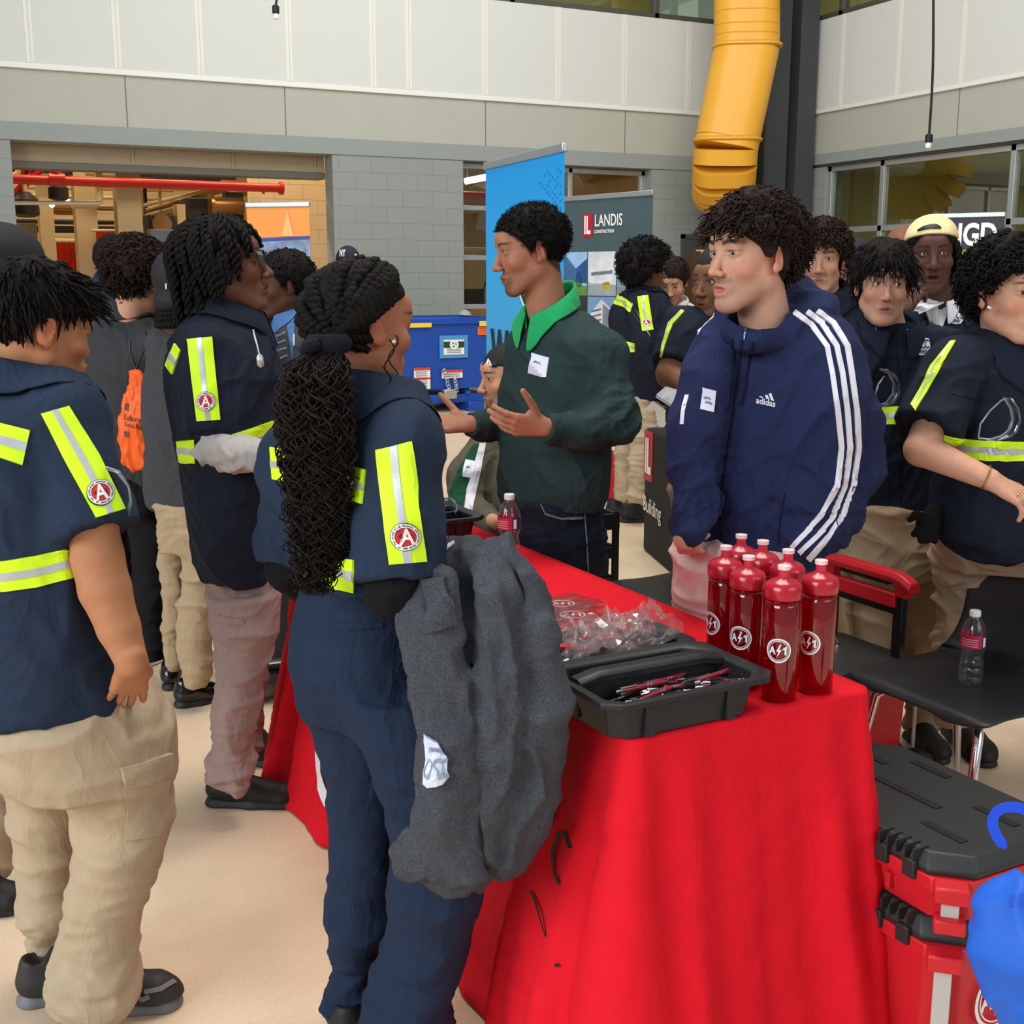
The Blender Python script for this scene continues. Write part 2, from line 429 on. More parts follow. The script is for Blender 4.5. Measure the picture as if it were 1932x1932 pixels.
M_STEELC = mat('charcoal_paint', (62,67,70), .55, noise=.03, nscale=6)
def glass_mat(name, tint, refl=.12, rough=.0):
    m = bpy.data.materials.new(name); m.use_nodes = True; nt = m.node_tree; nt.nodes.clear()
    o = nt.nodes.new('ShaderNodeOutputMaterial'); mx = nt.nodes.new('ShaderNodeMixShader'); t = nt.nodes.new('ShaderNodeBsdfTransparent'); g = nt.nodes.new('ShaderNodeBsdfGlossy')
    lw = nt.nodes.new('ShaderNodeLayerWeight'); lw.inputs[0].default_value = .5; pw = nt.nodes.new('ShaderNodeMath'); pw.operation = 'POWER'; pw.inputs[1].default_value = 3.5
    sc_ = nt.nodes.new('ShaderNodeMath'); sc_.operation = 'MULTIPLY_ADD'; sc_.inputs[1].default_value = .6; sc_.inputs[2].default_value = refl*.6; sc_.use_clamp = True
    nt.links.new(lw.outputs['Facing'], pw.inputs[0]); nt.links.new(pw.outputs[0], sc_.inputs[0]); nt.links.new(sc_.outputs[0], mx.inputs[0])
    t.inputs[0].default_value = lin(tint)+[1]; g.inputs[0].default_value = (1, 1, 1, 1); g.inputs[1].default_value = rough
    nt.links.new(t.outputs[0], mx.inputs[1]); nt.links.new(g.outputs[0], mx.inputs[2]); nt.links.new(mx.outputs[0], o.inputs[0])
    return m
M_GLASS = glass_mat('window_glass', (225,232,222), .10)
M_GLASSG = glass_mat('tinted_window_glass', (176,190,160), .14)

# floor: ground concrete, shallow blotches, pinkish light tinted in, scratches and aggregate flecks
mf = mat('polished_concrete', (190,172,148), .38, spec=.5); nt = mf.node_tree; b = nt.nodes['Principled BSDF']
tc = nt.nodes.new('ShaderNodeTexCoord')
def nz(scale, det, lo, hi, vec=None):
    n = nt.nodes.new('ShaderNodeTexNoise'); n.inputs['Scale'].default_value = scale; n.inputs['Detail'].default_value = det
    nt.links.new(vec or tc.outputs['Object'], n.inputs['Vector']); r = nt.nodes.new('ShaderNodeMapRange'); r.inputs[1].default_value = .35; r.inputs[2].default_value = .65
    r.inputs[3].default_value = lo; r.inputs[4].default_value = hi; nt.links.new(n.outputs['Fac'], r.inputs[0]); return r.outputs[0]
def mul(a, bb):
    m = nt.nodes.new('ShaderNodeMath'); m.operation = 'MULTIPLY'; nt.links.new(a, m.inputs[0]); nt.links.new(bb, m.inputs[1]); return m.outputs[0]
mp = nt.nodes.new('ShaderNodeMapping'); mp.inputs['Scale'].default_value = (2.0, 60, 1); mp.inputs['Rotation'].default_value = (0, 0, 1.2); nt.links.new(tc.outputs['Object'], mp.inputs[0])
v = mul(mul(nz(.9, 6, .93, 1.05), nz(6, 8, .96, 1.03)), mul(nz(110, 2, .955, 1.03), nz(3, 2, .985, 1.015, mp.outputs[0])))
cr = nt.nodes.new('ShaderNodeMix'); cr.data_type = 'RGBA'; cr.inputs[6].default_value = lin((222,203,172))+[1]; cr.inputs[7].default_value = lin((226,197,168))+[1]  # pinkish patches paint warm lamp light into the floor colour
nt.links.new(nz(.7, 3, 0, 1), cr.inputs[0])
mx = nt.nodes.new('ShaderNodeMix'); mx.data_type = 'RGBA'; mx.blend_type = 'MULTIPLY'; mx.inputs[0].default_value = 1; nt.links.new(cr.outputs[2], mx.inputs[6]); nt.links.new(v, mx.inputs[7])
nt.links.new(mx.outputs[2], b.inputs['Base Color']); nt.links.new(nz(2.5, 5, .3, .5), b.inputs['Roughness'])
fl = MB(); fl.box((-9, -5, -.2), (16, 27, 0)); struct(fl.build('floor', mf))

# wall_back: block piers, grey lintel band, beige fascia, white panels above
OX0, OX1, WX0, WX1 = 1.0, 4.59, 6.31, 9.12
TH = .30
w = MB()
w.box((-9, YB, 0), (OX0, YB+TH, 2.99)); w.box((OX1, YB, 0), (WX0, YB+TH, 2.99)); w.box((WX1, YB, 0), (XR+.3, YB+TH, 2.99))
w.box((WX0, YB, 0), (WX1, YB+TH, .35))
struct(w.build('wall_back', [M_CMU]))
w = MB(); w.box((-9, YB-.015, 2.99), (XR, YB+TH, 3.18)); struct(w.build('trim_1', M_BAND, bevel=.004))
w = MB(); w.box((-9, YB-.01, 3.18), (XR, YB+TH, 3.73)); struct(w.build('wall_back_fascia', M_FASC))
w = MB()
for x in (-1.5, 2.23, 4.03, 6.62, 8.68): w.box((x-.006, YB-.013, 3.18), (x+.006, YB-.005, 3.73))
struct(w.build('trim_2', M_SEAM))
w = MB(); w.box((-9, YB-.03, 3.76), (XR, YB+TH, 4.93)); struct(w.build('wall_back_panels', M_PANEL))
w = MB()
for x in (-1.6, -.6, .35, 1.27, 2.17, 3.07, 4.1, 5.13, 5.59, 6.61, 7.65, 8.65, 9.67): w.box((x-.045, YB-.036, 3.79), (x-.005, YB-.025, 4.93)); w.box((x+.0, YB-.036, 3.79), (x+.035, YB-.025, 4.93))
struct(w.build('trim_3', mat('panel_joint', (216,218,209), .6)))
w = MB(); w.box((-9, YB-.05, 3.725), (XR, YB, 3.785)); struct(w.build('trim_4', M_TRIM, bevel=.006))
def window_grid(name, axis, fixed, a0, a1, z0, z1, muls, rails, fw, depth, mframe, mglass, dirn=1):
    """storefront window: frame bars and panes; axis 0 runs along X, 1 along Y"""
    fr = MB(); e = empty(name, (0, 0, 0), None, None); e['kind'] = 'structure'
    def bar(p0, p1, q0, q1):
        if axis == 0: fr.box((p0, fixed, q0), (p1, fixed+depth, q1))
        else: fr.box((fixed, p0, q0), (fixed+depth, p1, q1))
    bar(a0, a1, z0, z0+fw); bar(a0, a1, z1-fw, z1)
    for x in [a0+fw/2, a1-fw/2]+list(muls): bar(x-fw/2, x+fw/2, z0, z1)
    for (r, r0, r1) in rails: bar(r0, r1, r-fw/2, r+fw/2)
    f = fr.build('window_frame', mframe, e, bevel=.004); f['kind'] = 'structure'
    g = MB(); c = fixed+depth*.5
    if axis == 0: g.quad((a0, c, z0), (a1, c, z0), (a1, c, z1), (a0, c, z1))
    else: g.quad((c, a1, z0), (c, a0, z0), (c, a0, z1), (c, a1, z1))
    o = g.build('pane', mglass, e); o['kind'] = 'structure'; return e
window_grid('window_1', 0, YB-.01, -9, XR, 4.93, 6.3, [-4, -1, 2, 4.6, 7.0, 9.15], [], .07, .12, M_ALUD, M_GLASSG)
window_grid('window_2', 0, YB+.16, WX0, WX1, .35, 2.97, [7.1, 7.95], [(2.42, WX0, 7.1), (1.79, WX0, 7.1), (1.16, WX0, 7.1), (1.9, 7.1, WX1)], .06, .08, M_ALU, M_GLASS)
# wall_right
RY0, RY1 = -5.0, 13.75
w = MB(); w.box((XR, RY1, 0), (XR+TH, YB+TH, 3.06)); w.box((XR, -5, 0), (XR+TH, 1.0, 3.06)); w.box((XR, 1.0, 0), (XR+TH, RY1, .25)); struct(w.build('wall_right', M_CMUR))
w = MB(); w.box((XR-.015, -5, 3.06), (XR+TH, YB, 3.2)); struct(w.build('trim_5', M_BAND, bevel=.004))
w = MB(); w.box((XR-.01, -5, 3.2), (XR+TH, YB, 3.74)); struct(w.build('wall_right_fascia', M_FASC))
w = MB()
for y in (11.02, 7.4, 3.0): w.box((XR-.013, y-.006, 3.2), (XR-.005, y+.006, 3.74))
struct(w.build('trim_6', M_SEAM))
w = MB(); w.box((XR-.03, -5, 3.77), (XR+TH, YB, 4.95)); struct(w.build('wall_right_panels', M_PANEL))
w = MB()
for y in (13.1, 12.05, 11.0, 9.95, 8.9, 7.8): w.box((XR-.036, y-.03, 3.79), (XR-.025, y+.03, 4.95))
struct(w.build('trim_7', mat('panel_joint', (216,218,209), .6)))
w = MB(); w.box((XR-.05, -5, 3.735), (XR, YB, 3.79)); struct(w.build('trim_8', M_TRIM, bevel=.006))
w = MB(); w.box((XR-.005, 1.0, 3.025), (XR+.1, RY1, 3.065)); struct(w.build('trim_9', mat('dark_gap', (52,48,46), .8)))
window_grid('window_3', 1, XR+.04, 1.0, 13.35, .25, 3.03, [12.3, 10.2, 8.0, 5.6, 3.2], [(2.17, 1.0, 13.35)], .075, .09, M_ALU, M_GLASSG)
w = MB(); w.box((XR, 13.35, .25), (XR+TH, RY1, 3.03)); struct(w.build('wall_right_jamb', M_CMUR))
window_grid('window_4', 1, XR-.01, -5, YB-.25, 4.95, 6.3, [13.2, 11.5, 9.2, 6, 3], [], .07, .12, M_ALUD, M_GLASSG)
# rooms seen through the glass on the right and above: cream walls and ceilings
M_CREAM = mat('cream_paint', (200,188,150), .8)
M_CEIL = mat('cream_ceiling', (206,190,150), .85)
w = MB(); w.box((XR+3.4, -5, 0), (XR+3.5, YB+.3, 7)); w.box((XR+.3, YB+.2, 0), (XR+3.4, YB+.3, 7)); w.box((XR+.3, -5, -.0), (XR+3.4, -4.9, 7)); struct(w.build('wall_office', M_CREAM))
w = MB(); w.box((XR+.3, -5, 3.1), (XR+3.5, YB+.3, 3.2)); w.box((XR+.3, -5, 6.4), (XR+3.5, YB+.3, 6.5)); struct(w.build('ceiling_office', M_CEIL))
w = MB()
for y in (11.6, 9.4, 7.0): w.box((XR+3.33, y-.55, 1.0), (XR+3.4, y+.55, 1.06)); w.box((XR+3.33, y-.55, 2.05), (XR+3.4, y+.55, 2.1)); w.box((XR+3.33, y-.55, 1), (XR+3.4, y-.5, 2.1)); w.box((XR+3.33, y+.5, 1), (XR+3.4, y+.55, 2.1))
struct(w.build('trim_10', M_TRIM))
l = area('office_lamp', 0, 0, 0, 0, 0, -1, 1.2, 6, 42, (1, .93, .78)); l.location = (XR+1.9, 9.5, 3.0); l.rotation_euler = (0, 0, 0)
l = area('upper_office_lamp', 0, 0, 0, 0, 0, -1, 1.2, 8, 60, (1, .95, .8)); l.location = (XR+1.9, 10, 6.3); l.rotation_euler = (0, 0, 0)
w = MB(); w.box((-9, YB+3.4, 4.2), (XR, YB+3.5, 6.6)); w.box((-9, YB+.3, 4.9), (XR, YB+3.4, 4.95)); w.box((-9, YB+.3, 6.4), (XR, YB+3.4, 6.5)); struct(w.build('wall_mezzanine', M_CREAM))
l = area('mezzanine_lamp', 0, 0, 0, 0, 0, -1, 8, 1.5, 50, (1, .95, .8)); l.location = (7, YB+1.8, 6.3); l.rotation_euler = (0, 0, 0)

# workshop behind the opening
w = MB(); w.box((-4, 21.5, 0), (13, 21.7, 4.8)); w.box((-4, YB+.3, 0), (-3.9, 21.5, 4.8)); struct(w.build('wall_workshop', M_CMUB))
w = MB(); w.box((5.35, YB+TH, 0), (5.55, 21.5, 4.8)); struct(w.build('partition_workshop', cmu_mat('cream_block_side', (206,184,150), (200,178,145), (180,158,126), 1)))
w = MB(); w.box((4.15, 16.6, 0), (5.35, 16.8, 4.8)); struct(w.build('wall_workshop_return', M_CMUB))
w = MB(); w.box((-4, YB+.3, 4.75), (13, 21.7, 4.85)); struct(w.build('ceiling_workshop', mat('workshop_ceiling', (70,58,45), .9)))
for x, y in ((4.3, 15.6), (2.0, 15.6), (0.5, 17.0), (3.0, 17.2), (3.0, 20), (0.5, 20), (7.5, 17.2)):  # first lamp is an added fill to brighten the cream return wall
    l = area('workshop_lamp_and_fill', 0, 0, 0, 0, 0, -1, 1.2, .3, 55, (1.0, .80, .52)); l.location = (x, y, 4.5); l.rotation_euler = (0, 0, 0)
# roller door tucked under the lintel
rd = empty('roller_door', (2.8, YB+.4, 2.7), 'brown rolled-up steel door curtain under the grey lintel of the workshop opening', 'roller door')
M_RD = mat('roller_door_steel', (158,140,112), .5, noise=.03, nscale=8)
w = MB(); w.box((OX0, YB+.32, 2.80), (OX1, YB+.52, 3.3)); w.build('door_curtain', M_RD, rd)
w = MB(); w.box((OX0, YB+.30, 2.72), (OX1, YB+.54, 2.80)); w.build('bottom_bar', mat('roller_bar', (96,92,84), .5, .2), rd, bevel=.006)
for x in (2.3, 3.45, 4.45):
    w = MB(); w.box((x, YB+.30, 2.80), (x+.03, YB+.33, 3.0)); w.build('guide_rib', M_RD, rd)

# dark steel column and conduit in the corner
w = MB(); w.box((10.42, 13.55, 0), (10.78, 13.60, 8)); w.box((10.42, 13.92, 0), (10.78, 13.97, 8)); w.box((10.57, 13.6, 0), (10.63, 13.92, 8)); w.box((10.9, 13.5, 0), (11.2, 14.3, 8))
struct(w.build('column_1', M_STEELC, bevel=.006))
c0 = PX(1505, 0, 11.05); c1 = PX(1491, 320, 11.05)
w = MB(); pts = [(c0[0], c0[1], 7.9), (c1[0], c1[1], 3.1), (c1[0], c1[1]-.0, 3.0), (c1[0]+.05, c1[1]-.06, 2.87), (c1[0]+.15, c1[1]-.1, 2.82), (XR, c1[1]-.12, 2.81)]
tag(w.tube(pts, .018, 8).build('conduit', mat('galvanised', (205,205,200), .35, .6), smooth=True), 'pale steel conduit running down beside the charcoal corner column', 'conduit')

# yellow duct in the corner, elbow into the back wall
dk = empty('air_duct', (9.2, 13.1, 3.0), 'yellow painted air duct descending in the corner and bending into the back wall', 'duct')
M_DUCT = mat('duct_yellow', (224,164,48), .42, noise=.03, nscale=3, spec=.5)
def rrect(a, b, r, n=6):
    out = []
    for cx, cy, t0 in ((a-r, b-r, 0), (-a+r, b-r, 90), (-a+r, -b+r, 180), (a-r, -b+r, 270)):
        for i in range(n+1):
            t = math.radians(t0+90*i/n); out.append((cx+r*math.cos(t), cy+r*math.sin(t)))
    return out
YD = 13.1
def dpt(px, py, dy=0): q = PY(px, py, YD); q[1] += dy; return q
def duct_seg(name, pts, a=.41, b=.30, r=.26):
    mb = MB(); rs = []
    m = len(pts)
    for i in range(m):
        t = U(pts[min(i+1, m-1)]-pts[max(i-1, 0)]); x = A3((.85, -.52, 0)); x = U(x - t*(x@t)); y = np.cross(t, x)
        rs.append([pts[i]+x*p[0]+y*p[1] for p in rrect(a, b, r)])
    mb.rings(rs); return mb.build(name, M_DUCT, dk, smooth=True, auto=35)
d0, d1, d2 = dpt(1409, -300), dpt(1409, 88), dpt(1372, 265)
duct_seg('upper_run', [d0, d1]); duct_seg('slanted_run', [d1, d2])
el = [d2]; v = U(d2-d1); cur = d2 + A3((-.02, 0, -.10)); el.append(cur)
for t in (22, 45, 68, 90):
    tt = math.radians(t-11); cur = cur + .19*(A3((.60, .80, 0))*math.sin(tt)+A3((-.04, 0, -math.cos(tt)))); el.append(cur)
el.append(el[-1]+A3((.60, .80, 0))*.38)
for i in range(len(el)-1): duct_seg('elbow_section', [el[i], el[i+1]])
for q, dr in ((d1, A3((0, 0, -1.))), (d2, v)):
    mb = MB(); rs = []
    for k, g in ((-.03, 0), (-.012, .03), (.012, .03), (.03, 0)): rs.append([q+A3((0, 0, -1.))*k+(A3((.85,-.52,0))*p[0]+A3((.52,.85,0))*p[1]) for p in rrect(.413+g, .303+g, .26)])
    mb.rings(rs); mb.build('flange', M_DUCT, dk, smooth=True, auto=35)
for py in (25, 50, 68):
    q = dpt(1409, py); mb = MB(); mb.rings([[q+A3((.85,-.52,0))*p[0]+A3((.52,.85,0))*p[1]+A3((0,0,z)) for p in rrect(.41+g, .30+g, .26)] for z, g in ((-.012, 0), (0, .008), (.012, 0))]); mb.build('seam_bead', M_DUCT, dk, smooth=True)

# hanging cords with sockets
M_BLK = mat('black_plastic', (24,24,26), .45, spec=.4)
M_WHT = mat('white_plastic', (232,232,228), .4)
def hang(px0, px1, py1, cf, label):
    e = P(px1, py1, cf); t = P(px0, -100, cf); q = empty('pendant_lead', e, label, 'cord')
    pts = [e + (t-e)*s + A3((.012*math.sin(5*s), 0, 0)) for s in np.linspace(0, 1, 14)] + [A3((t[0], t[1], 8.0))]
    w = MB(); w.tube(pts, .009, 6); w.build('cord', M_BLK, q, smooth=True)
    w = MB(); w.lathe(e-A3((0, 0, .05)), [(.02, 0), (.026, .005), (.026, .05), (.014, .06)], 12); w.build('socket', M_BLK, q, smooth=True)
    w = MB(); w.lathe(e-A3((0, 0, .09)), [(.004, 0), (.018, .006), (.022, .03), (.016, .045)], 12); w.build('plug_tip', M_WHT, q, smooth=True)
hang(522, 520, 12, 9.0, 'short black hanging cord end in front of the white back wall panels')
hang(1766, 1753, 255, 8.5, 'long black cord with white tip hanging in front of the right wall')

# door in the back wall, beside the pillar
dX0, dX1 = PY(1283, 500, YB)[0], PY(1395, 500, YB)[0]
w = MB(); w.box((dX0, YB-.03, 0), (dX0+.06, YB+.01, 2.13)); w.box((dX1-.06, YB-.03, 0), (dX1, YB+.01, 2.13)); w.box((dX0, YB-.03, 2.07), (dX1, YB+.01, 2.13)); w.box((dX0+.06, YB-.015, 0), (dX1-.06, YB+.005, 2.07))
do = struct(w.build('door_1', mat('door_grey', (74,78,78), .5)))
w = MB(); w.box((dX0+.1, YB-.08, 1.0), (dX0+.14, YB-.01, 1.12)); h_ = w.build('door_handle', M_ALU, do); h_['kind'] = 'structure'

# ---------------------------------------------------------------- workshop contents
M_REDP = mat('red_pipe', (190,38,30), .35, spec=.5)
M_BEIG = mat('beige_steel', (196,172,132), .55, noise=.04, nscale=5)
M_DARK = mat('dark_machine', (34,30,28), .5)
M_BRASS = mat('warm_metal', (150,110,66), .35, .7)
def pipe(name, pts, r, m, label, cat='pipe', group=None): return tag(MB().tube(pts, r, 12).build(name, m, smooth=True), label, cat, group)
YP = 15.9
pr = empty('sprinkler_pipe', PY(300, 346, YP), 'long red sprinkler main with a tee, running across the workshop opening', 'pipe')
MB().tube([PY(-40, 336, YP), PY(530, 355, YP)], .058, 14).build('main_pipe', M_REDP, pr, smooth=True)
MB().tube([PY(527, 355, YP), PY(534, 355.5, YP)], .085, 14).build('end_flange', M_REDP, pr, smooth=True)
MB().tube([PY(105, 338, YP), PY(104, 270, YP)], .06, 12).build('riser', M_REDP, pr, smooth=True)
MB().tube([PY(92, 338.5, YP), PY(122, 339.5, YP)], .08, 14).build('tee_collar', M_REDP, pr, smooth=True)
MB().tube([PY(497, 356, YP), PY(497, 366, YP)], .02, 8).build('drain_nipple', M_REDP, pr, smooth=True)
pipe('red_branch_pipe', [PY(20, 372, YP+.4), PY(78, 318, YP+.4), PY(92, 300, YP+.4)], .05, M_REDP, 'slanting red branch pipe at the left end of the workshop opening')
pipe('red_drop_pipe', [PY(50, 300, YP+.6), PY(50, 338, YP+.6)], .045, M_REDP, 'short vertical red pipe left of the tee in the workshop')
pipe('cream_pipe', [PY(185, 300, YP+.5), PY(187, 380, YP+.5), PY(183, 385, YP+.5), PY(135, 387, YP+.5)], .05, M_BEIG, 'cream elbow pipe lit by a lamp in the workshop')
pipe('cream_pipe', [PY(20, 335, YP+.9), PY(34, 325, YP+.9), PY(35, 300, YP+.9)], .035, M_BEIG, 'small cream pipe bending up at the far left of the workshop opening')
pipe('cream_pipe', [PY(160, 325, YP+.8), PY(220, 330, YP+.8)], .045, M_BEIG, 'cream cross pipe behind the red main')
pipe('conduit', [PY(28, 383, YP+.1), PY(190, 383, YP+.1)], .025, mat('galvanised', (205,205,200), .35, .6), 'thin grey horizontal conduit across the left of the workshop')
for i, (a, b2, r, lb) in enumerate((((275, 398), (455, 350), .035, 'uppermost of the slanting pipes behind the machines'), ((275, 408), (462, 358), .03, 'second slanting pipe down behind the machines'), ((290, 416), (470, 362), .045, 'thick slanting pipe behind the machines'), ((270, 388), (430, 348), .025, 'thin slanting pipe highest behind the dark machines'), ((300, 395), (420, 352), .03, 'slanting brass pipe crossing behind the machines'))):
    pipe('slanting_pipe', [PY(*a, 18.2+.28*i), PY(*b2, 18.9+.28*i)], r, M_BEIG if i % 2 else M_BRASS, lb, 'pipe', 'slanting pipes in the workshop')
for i, (x0, x1, y, m, lb) in enumerate(((74, 101, 17.5, M_BEIG, 'leftmost beige column in the workshop'), (143, 183, 17.0, M_BEIG, 'beige column between the two red curtains'), (222, 268, 16.4, mat('grey_beige', (168,150,118), .6), 'wide grey-beige column right of the red curtain'))):
    a = PY(x0, 400, y)[0]; b2 = PY(x1, 400, y)[0]; e = empty('steel_column', ((a+b2)/2, y, 0), lb, 'column', 'workshop columns')
    w = MB(); w.box((a, y, 0), (b2, y+.05, 4.75)); w.build('front_flange', m, e); w = MB(); w.box(((a+b2)/2-.03, y+.05, 0), ((a+b2)/2+.03, y+.3, 4.75)); w.build('web', m, e); w = MB(); w.box((a, y+.3, 0), (b2, y+.35, 4.75)); w.build('rear_flange', m, e)
M_CURT = mat('welding_strip', (206,70,44), .3, spec=.5)
def curtain(x0, x1, yt, Y, label):
    a = PY(x0, yt, Y); b2 = PY(x1, yt, Y); e = empty('welding_curtain', (a[0], Y, 0), label, 'curtain'); n = max(4, int((b2[0]-a[0])/.09)); w = MB()
    xs = np.linspace(a[0], b2[0], 8*n+1); top = [(x, Y+.02*math.sin(i*2.2), a[2]-(0 if True else 0)) for i, x in enumerate(xs)]
    w.add(top+[(x, y-.012, z) for x, y, z in top]+[(x, y, .3) for x, y, z in top]+[(x, y-.012, .3) for x, y, z in top], [(i, i+1, 2*len(xs)+i+1, 2*len(xs)+i) for i in range(len(xs)-1)]+[(len(xs)+i+1, len(xs)+i, 3*len(xs)+i, 3*len(xs)+i+1) for i in range(len(xs)-1)])
    w.build('curtain_sheet', M_CURT, e, smooth=True)
    MB().tube([a+A3((-.05, 0, .02)), b2+A3((.05, 0, .02))], .02, 8).build('rail', M_BEIG, e, smooth=True)
curtain(106, 146, 458, 17.6, 'red welding strip curtain between the two left workshop columns')
curtain(181, 228, 438, 16.9, 'red welding strip curtain right of the middle workshop column')
mc = empty('dust_collector', PY(405, 430, 17.6), 'black machine housing with a brass motor in the workshop', 'machine')
a = PY(352, 372, 17.6); b2 = PY(462, 440, 17.6); w = MB(); w.box((a[0], 17.6, 1.2), (b2[0], 18.2, a[2])); w.build('housing', M_DARK, mc, bevel=.02)
MB().tube([PY(398, 389, 17.4), PY(458, 390, 17.4)], .12, 16).build('motor', M_BRASS, mc, smooth=True)
MB().tube([PY(396, 389, 17.4), PY(402, 389, 17.4)], .17, 16).build('motor_flange', M_BRASS, mc, smooth=True)
w = MB(); a = PY(425, 362, 17.4); w.box((a[0], 17.4, a[2]-.12), (a[0]+.25, 17.6, a[2])); w.build('junction_box', M_DARK, mc)
for x, y, s, lb in ((48, 385, .16, 'black lantern-like fitting at the far left of the workshop'), (110, 360, .12, 'dark valve body hanging under the red tee')):
    q = PY(x, y, YP+.3); e = empty('pipe_fitting', q, lb, 'fitting'); MB().lathe(q-A3((0, 0, s)), [(s*.6, 0), (s, s*.2), (s, s*1.3), (s*.4, s*1.9)], 12).build('body', M_DARK, e, smooth=True); MB().cyl(q+A3((0, 0, s*.9)), q+A3((0, 0, s*2)), .03).build('stem', M_BEIG, e)
bw = empty('blower', PY(302, 425, 17.2), 'dark blower with a round brass cover beside the beige workshop column', 'machine')
w = MB(); a = PY(280, 404, 17.2); b2 = PY(332, 430, 17.2); w.box((a[0], 17.2, 1.3), (b2[0], 17.7, a[2])); w.build('casing', M_DARK, bw, bevel=.02)
MB().tube([PY(306, 422, 17.12), PY(306, 422, 17.2)], .13, 20).build('cover', M_BRASS, bw, smooth=True)
w = MB(); a = PY(333, 385, 17.3); b2 = PY(352, 432, 17.3); w.box((a[0], 17.3, 1.0), (b2[0], 17.6, a[2])); tag(w.build('control_cabinet', M_BEIG, bevel=.01), 'beige control cabinet between the blower and the black housing', 'cabinet')
w = MB(); a = PY(285, 432, 15.4); b2 = PY(360, 462, 15.4); w.box((a[0], 15.4, .9), (b2[0], 15.7, a[2])); tag(w.build('grey_screen', mat('slate_grey', (86,88,92), .6), bevel=.01), 'slate grey screen panel standing in front of the workshop machines', 'screen')
w = MB(); a = PY(20, 420, 18.5); b2 = PY(70, 430, 18.5); w.box((a[0], 18.5, 1.0), (b2[0], 19, a[2])); 
tag(w.build('louvred_cabinet', mat('olive_metal', (90,78,56), .5, noise=.25, nscale=3), bevel=.01), 'dark olive cabinet behind the leftmost workshop column', 'cabinet')
rw = random.Random(4)
for i in range(16):
    y0 = 18.6+.16*i; z0 = 1.95+.28*(i % 4)+.12*rw.random(); x0 = 1.0+.3*rw.random(); x1 = 2.4+2.2*rw.random(); d = rw.uniform(-.5, .5)
    pipe('overhead_pipe', [(x0, y0, z0), (x1, y0+d*.2, z0+.05*d), (x1+.02, y0+d*.2, 4.0)], rw.choice((.03, .04, .06)), (M_BEIG, M_DARK, M_BRASS, M_BEIG)[i % 4], 'one of the many overhead pipes crossing the workshop', 'pipe', 'overhead pipes in the workshop')
for i in range(5):
    tag(MB().box((1.0, 15.3+.95*i, 2.80+.04*i), (4.1, 15.42+.95*i, 3.0+.04*i)).build('ceiling_joist', M_DARK), 'one of the dark steel joists under the workshop ceiling', 'joist', 'workshop joists')
for i, (x, y) in enumerate(((58, 383), (98, 386), (126, 378))):
    tag(MB().ball(PY(x, y, YP+.2+.3*i), .035).build('pilot_lamp', mat('lit_bulb', (255,244,214), .5, emit=(255,240,210), estr=6)), 'one of the small lit lamps near the cream workshop pipes', 'light', 'small workshop lamps')
# fluorescent tube and duct behind the windows
a = PY(880, 340, 17.0); lt = empty('tube_light', a, 'lit fluorescent tube fixture seen through the far window', 'light')
MB().tube([PY(878, 342, 17), PY(960, 326, 17)], .05, 10).build('tube', mat('lit_tube', (255,240,205), .5, emit=(255,236,196), estr=5.0), lt, smooth=True)
MB().tube([PY(881, 342, 17), A3((PY(881, 342, 17)[0], 17, 4.7))], .01, 6).build('hanger', M_ALU, lt)
pipe('red_branch_pipe', [PY(860, 368, 16.2), PY(960, 372, 16.2)], .06, M_REDP, 'red pipe seen through the window left of the blue banner')
M_WOODL = mat('raw_wood', (186,134,76), .6, noise=.1, nscale=12, stretch=(1, 1, 6))
pipe('round_duct', [PY(905, 385, 18), PY(960, 345, 18.4), PY(1010, 335, 19)], .3, mat('galv_duct', (170,150,120), .35, .7), 'round metal duct behind the window left of the blue banner', 'duct')
pipe('round_duct', [PY(1080, 360, 18), PY(1250, 338, 18.5)], .3, mat('warm_duct', (190,140,80), .4, .6), 'round copper-lit duct behind the window above the grey banner', 'duct')  # duct has an even warm copper colour
w = MB(); a = PY(876, 585, 15.3); b2 = PY(990, 610, 15.3); w.box((a[0], 15.1, .55), (b2[0], 15.6, a[2]+.02)); tag(w.build('wooden_bench', M_WOODL, bevel=.005), 'raw wood bench behind the lower window left of the blue banner', 'bench')
w = MB(); a = PY(878, 466, 17.5); b2 = PY(930, 484, 17.5); w.box((a[0], 17.5, .9), (b2[0], 17.8, a[2])); tag(w.build('locker', mat('tan_metal', (170,150,118), .5), bevel=.01), 'tan metal locker behind the window left of the blue banner', 'locker')
w = MB(); a = PY(880, 545, 15.6); w.box((a[0], 15.6, 1.15), (a[0]+.28, 15.8, a[2])); tag(w.build('small_monitor', M_DARK, bevel=.01), 'small dark box on the bench behind the window', 'box')
pipe('hanging_hook', [PY(918, 405, 15.5), PY(918, 530, 15.5), PY(916, 533, 15.5), PY(913, 545, 15.5)], .012, M_DARK, 'thin dark cable with a hook hanging behind the window', 'cable')
# bollard
q = PZ(877, 760, 0); q = A3((PY(877, 590, 13.95)[0], 13.95, 0)); e = empty('bollard', q, 'grey round bollard standing behind the blue dumpster', 'bollard')
MB().lathe(q, [(.085, 0), (.085, 1.08), (.06, 1.12), (.01, 1.14)], 20).build('post', mat('bollard_grey', (168,172,172), .5), e, smooth=True); MB().cyl(q, q+A3((0, 0, .02)), .13).build('base_plate', M_ALU, e)
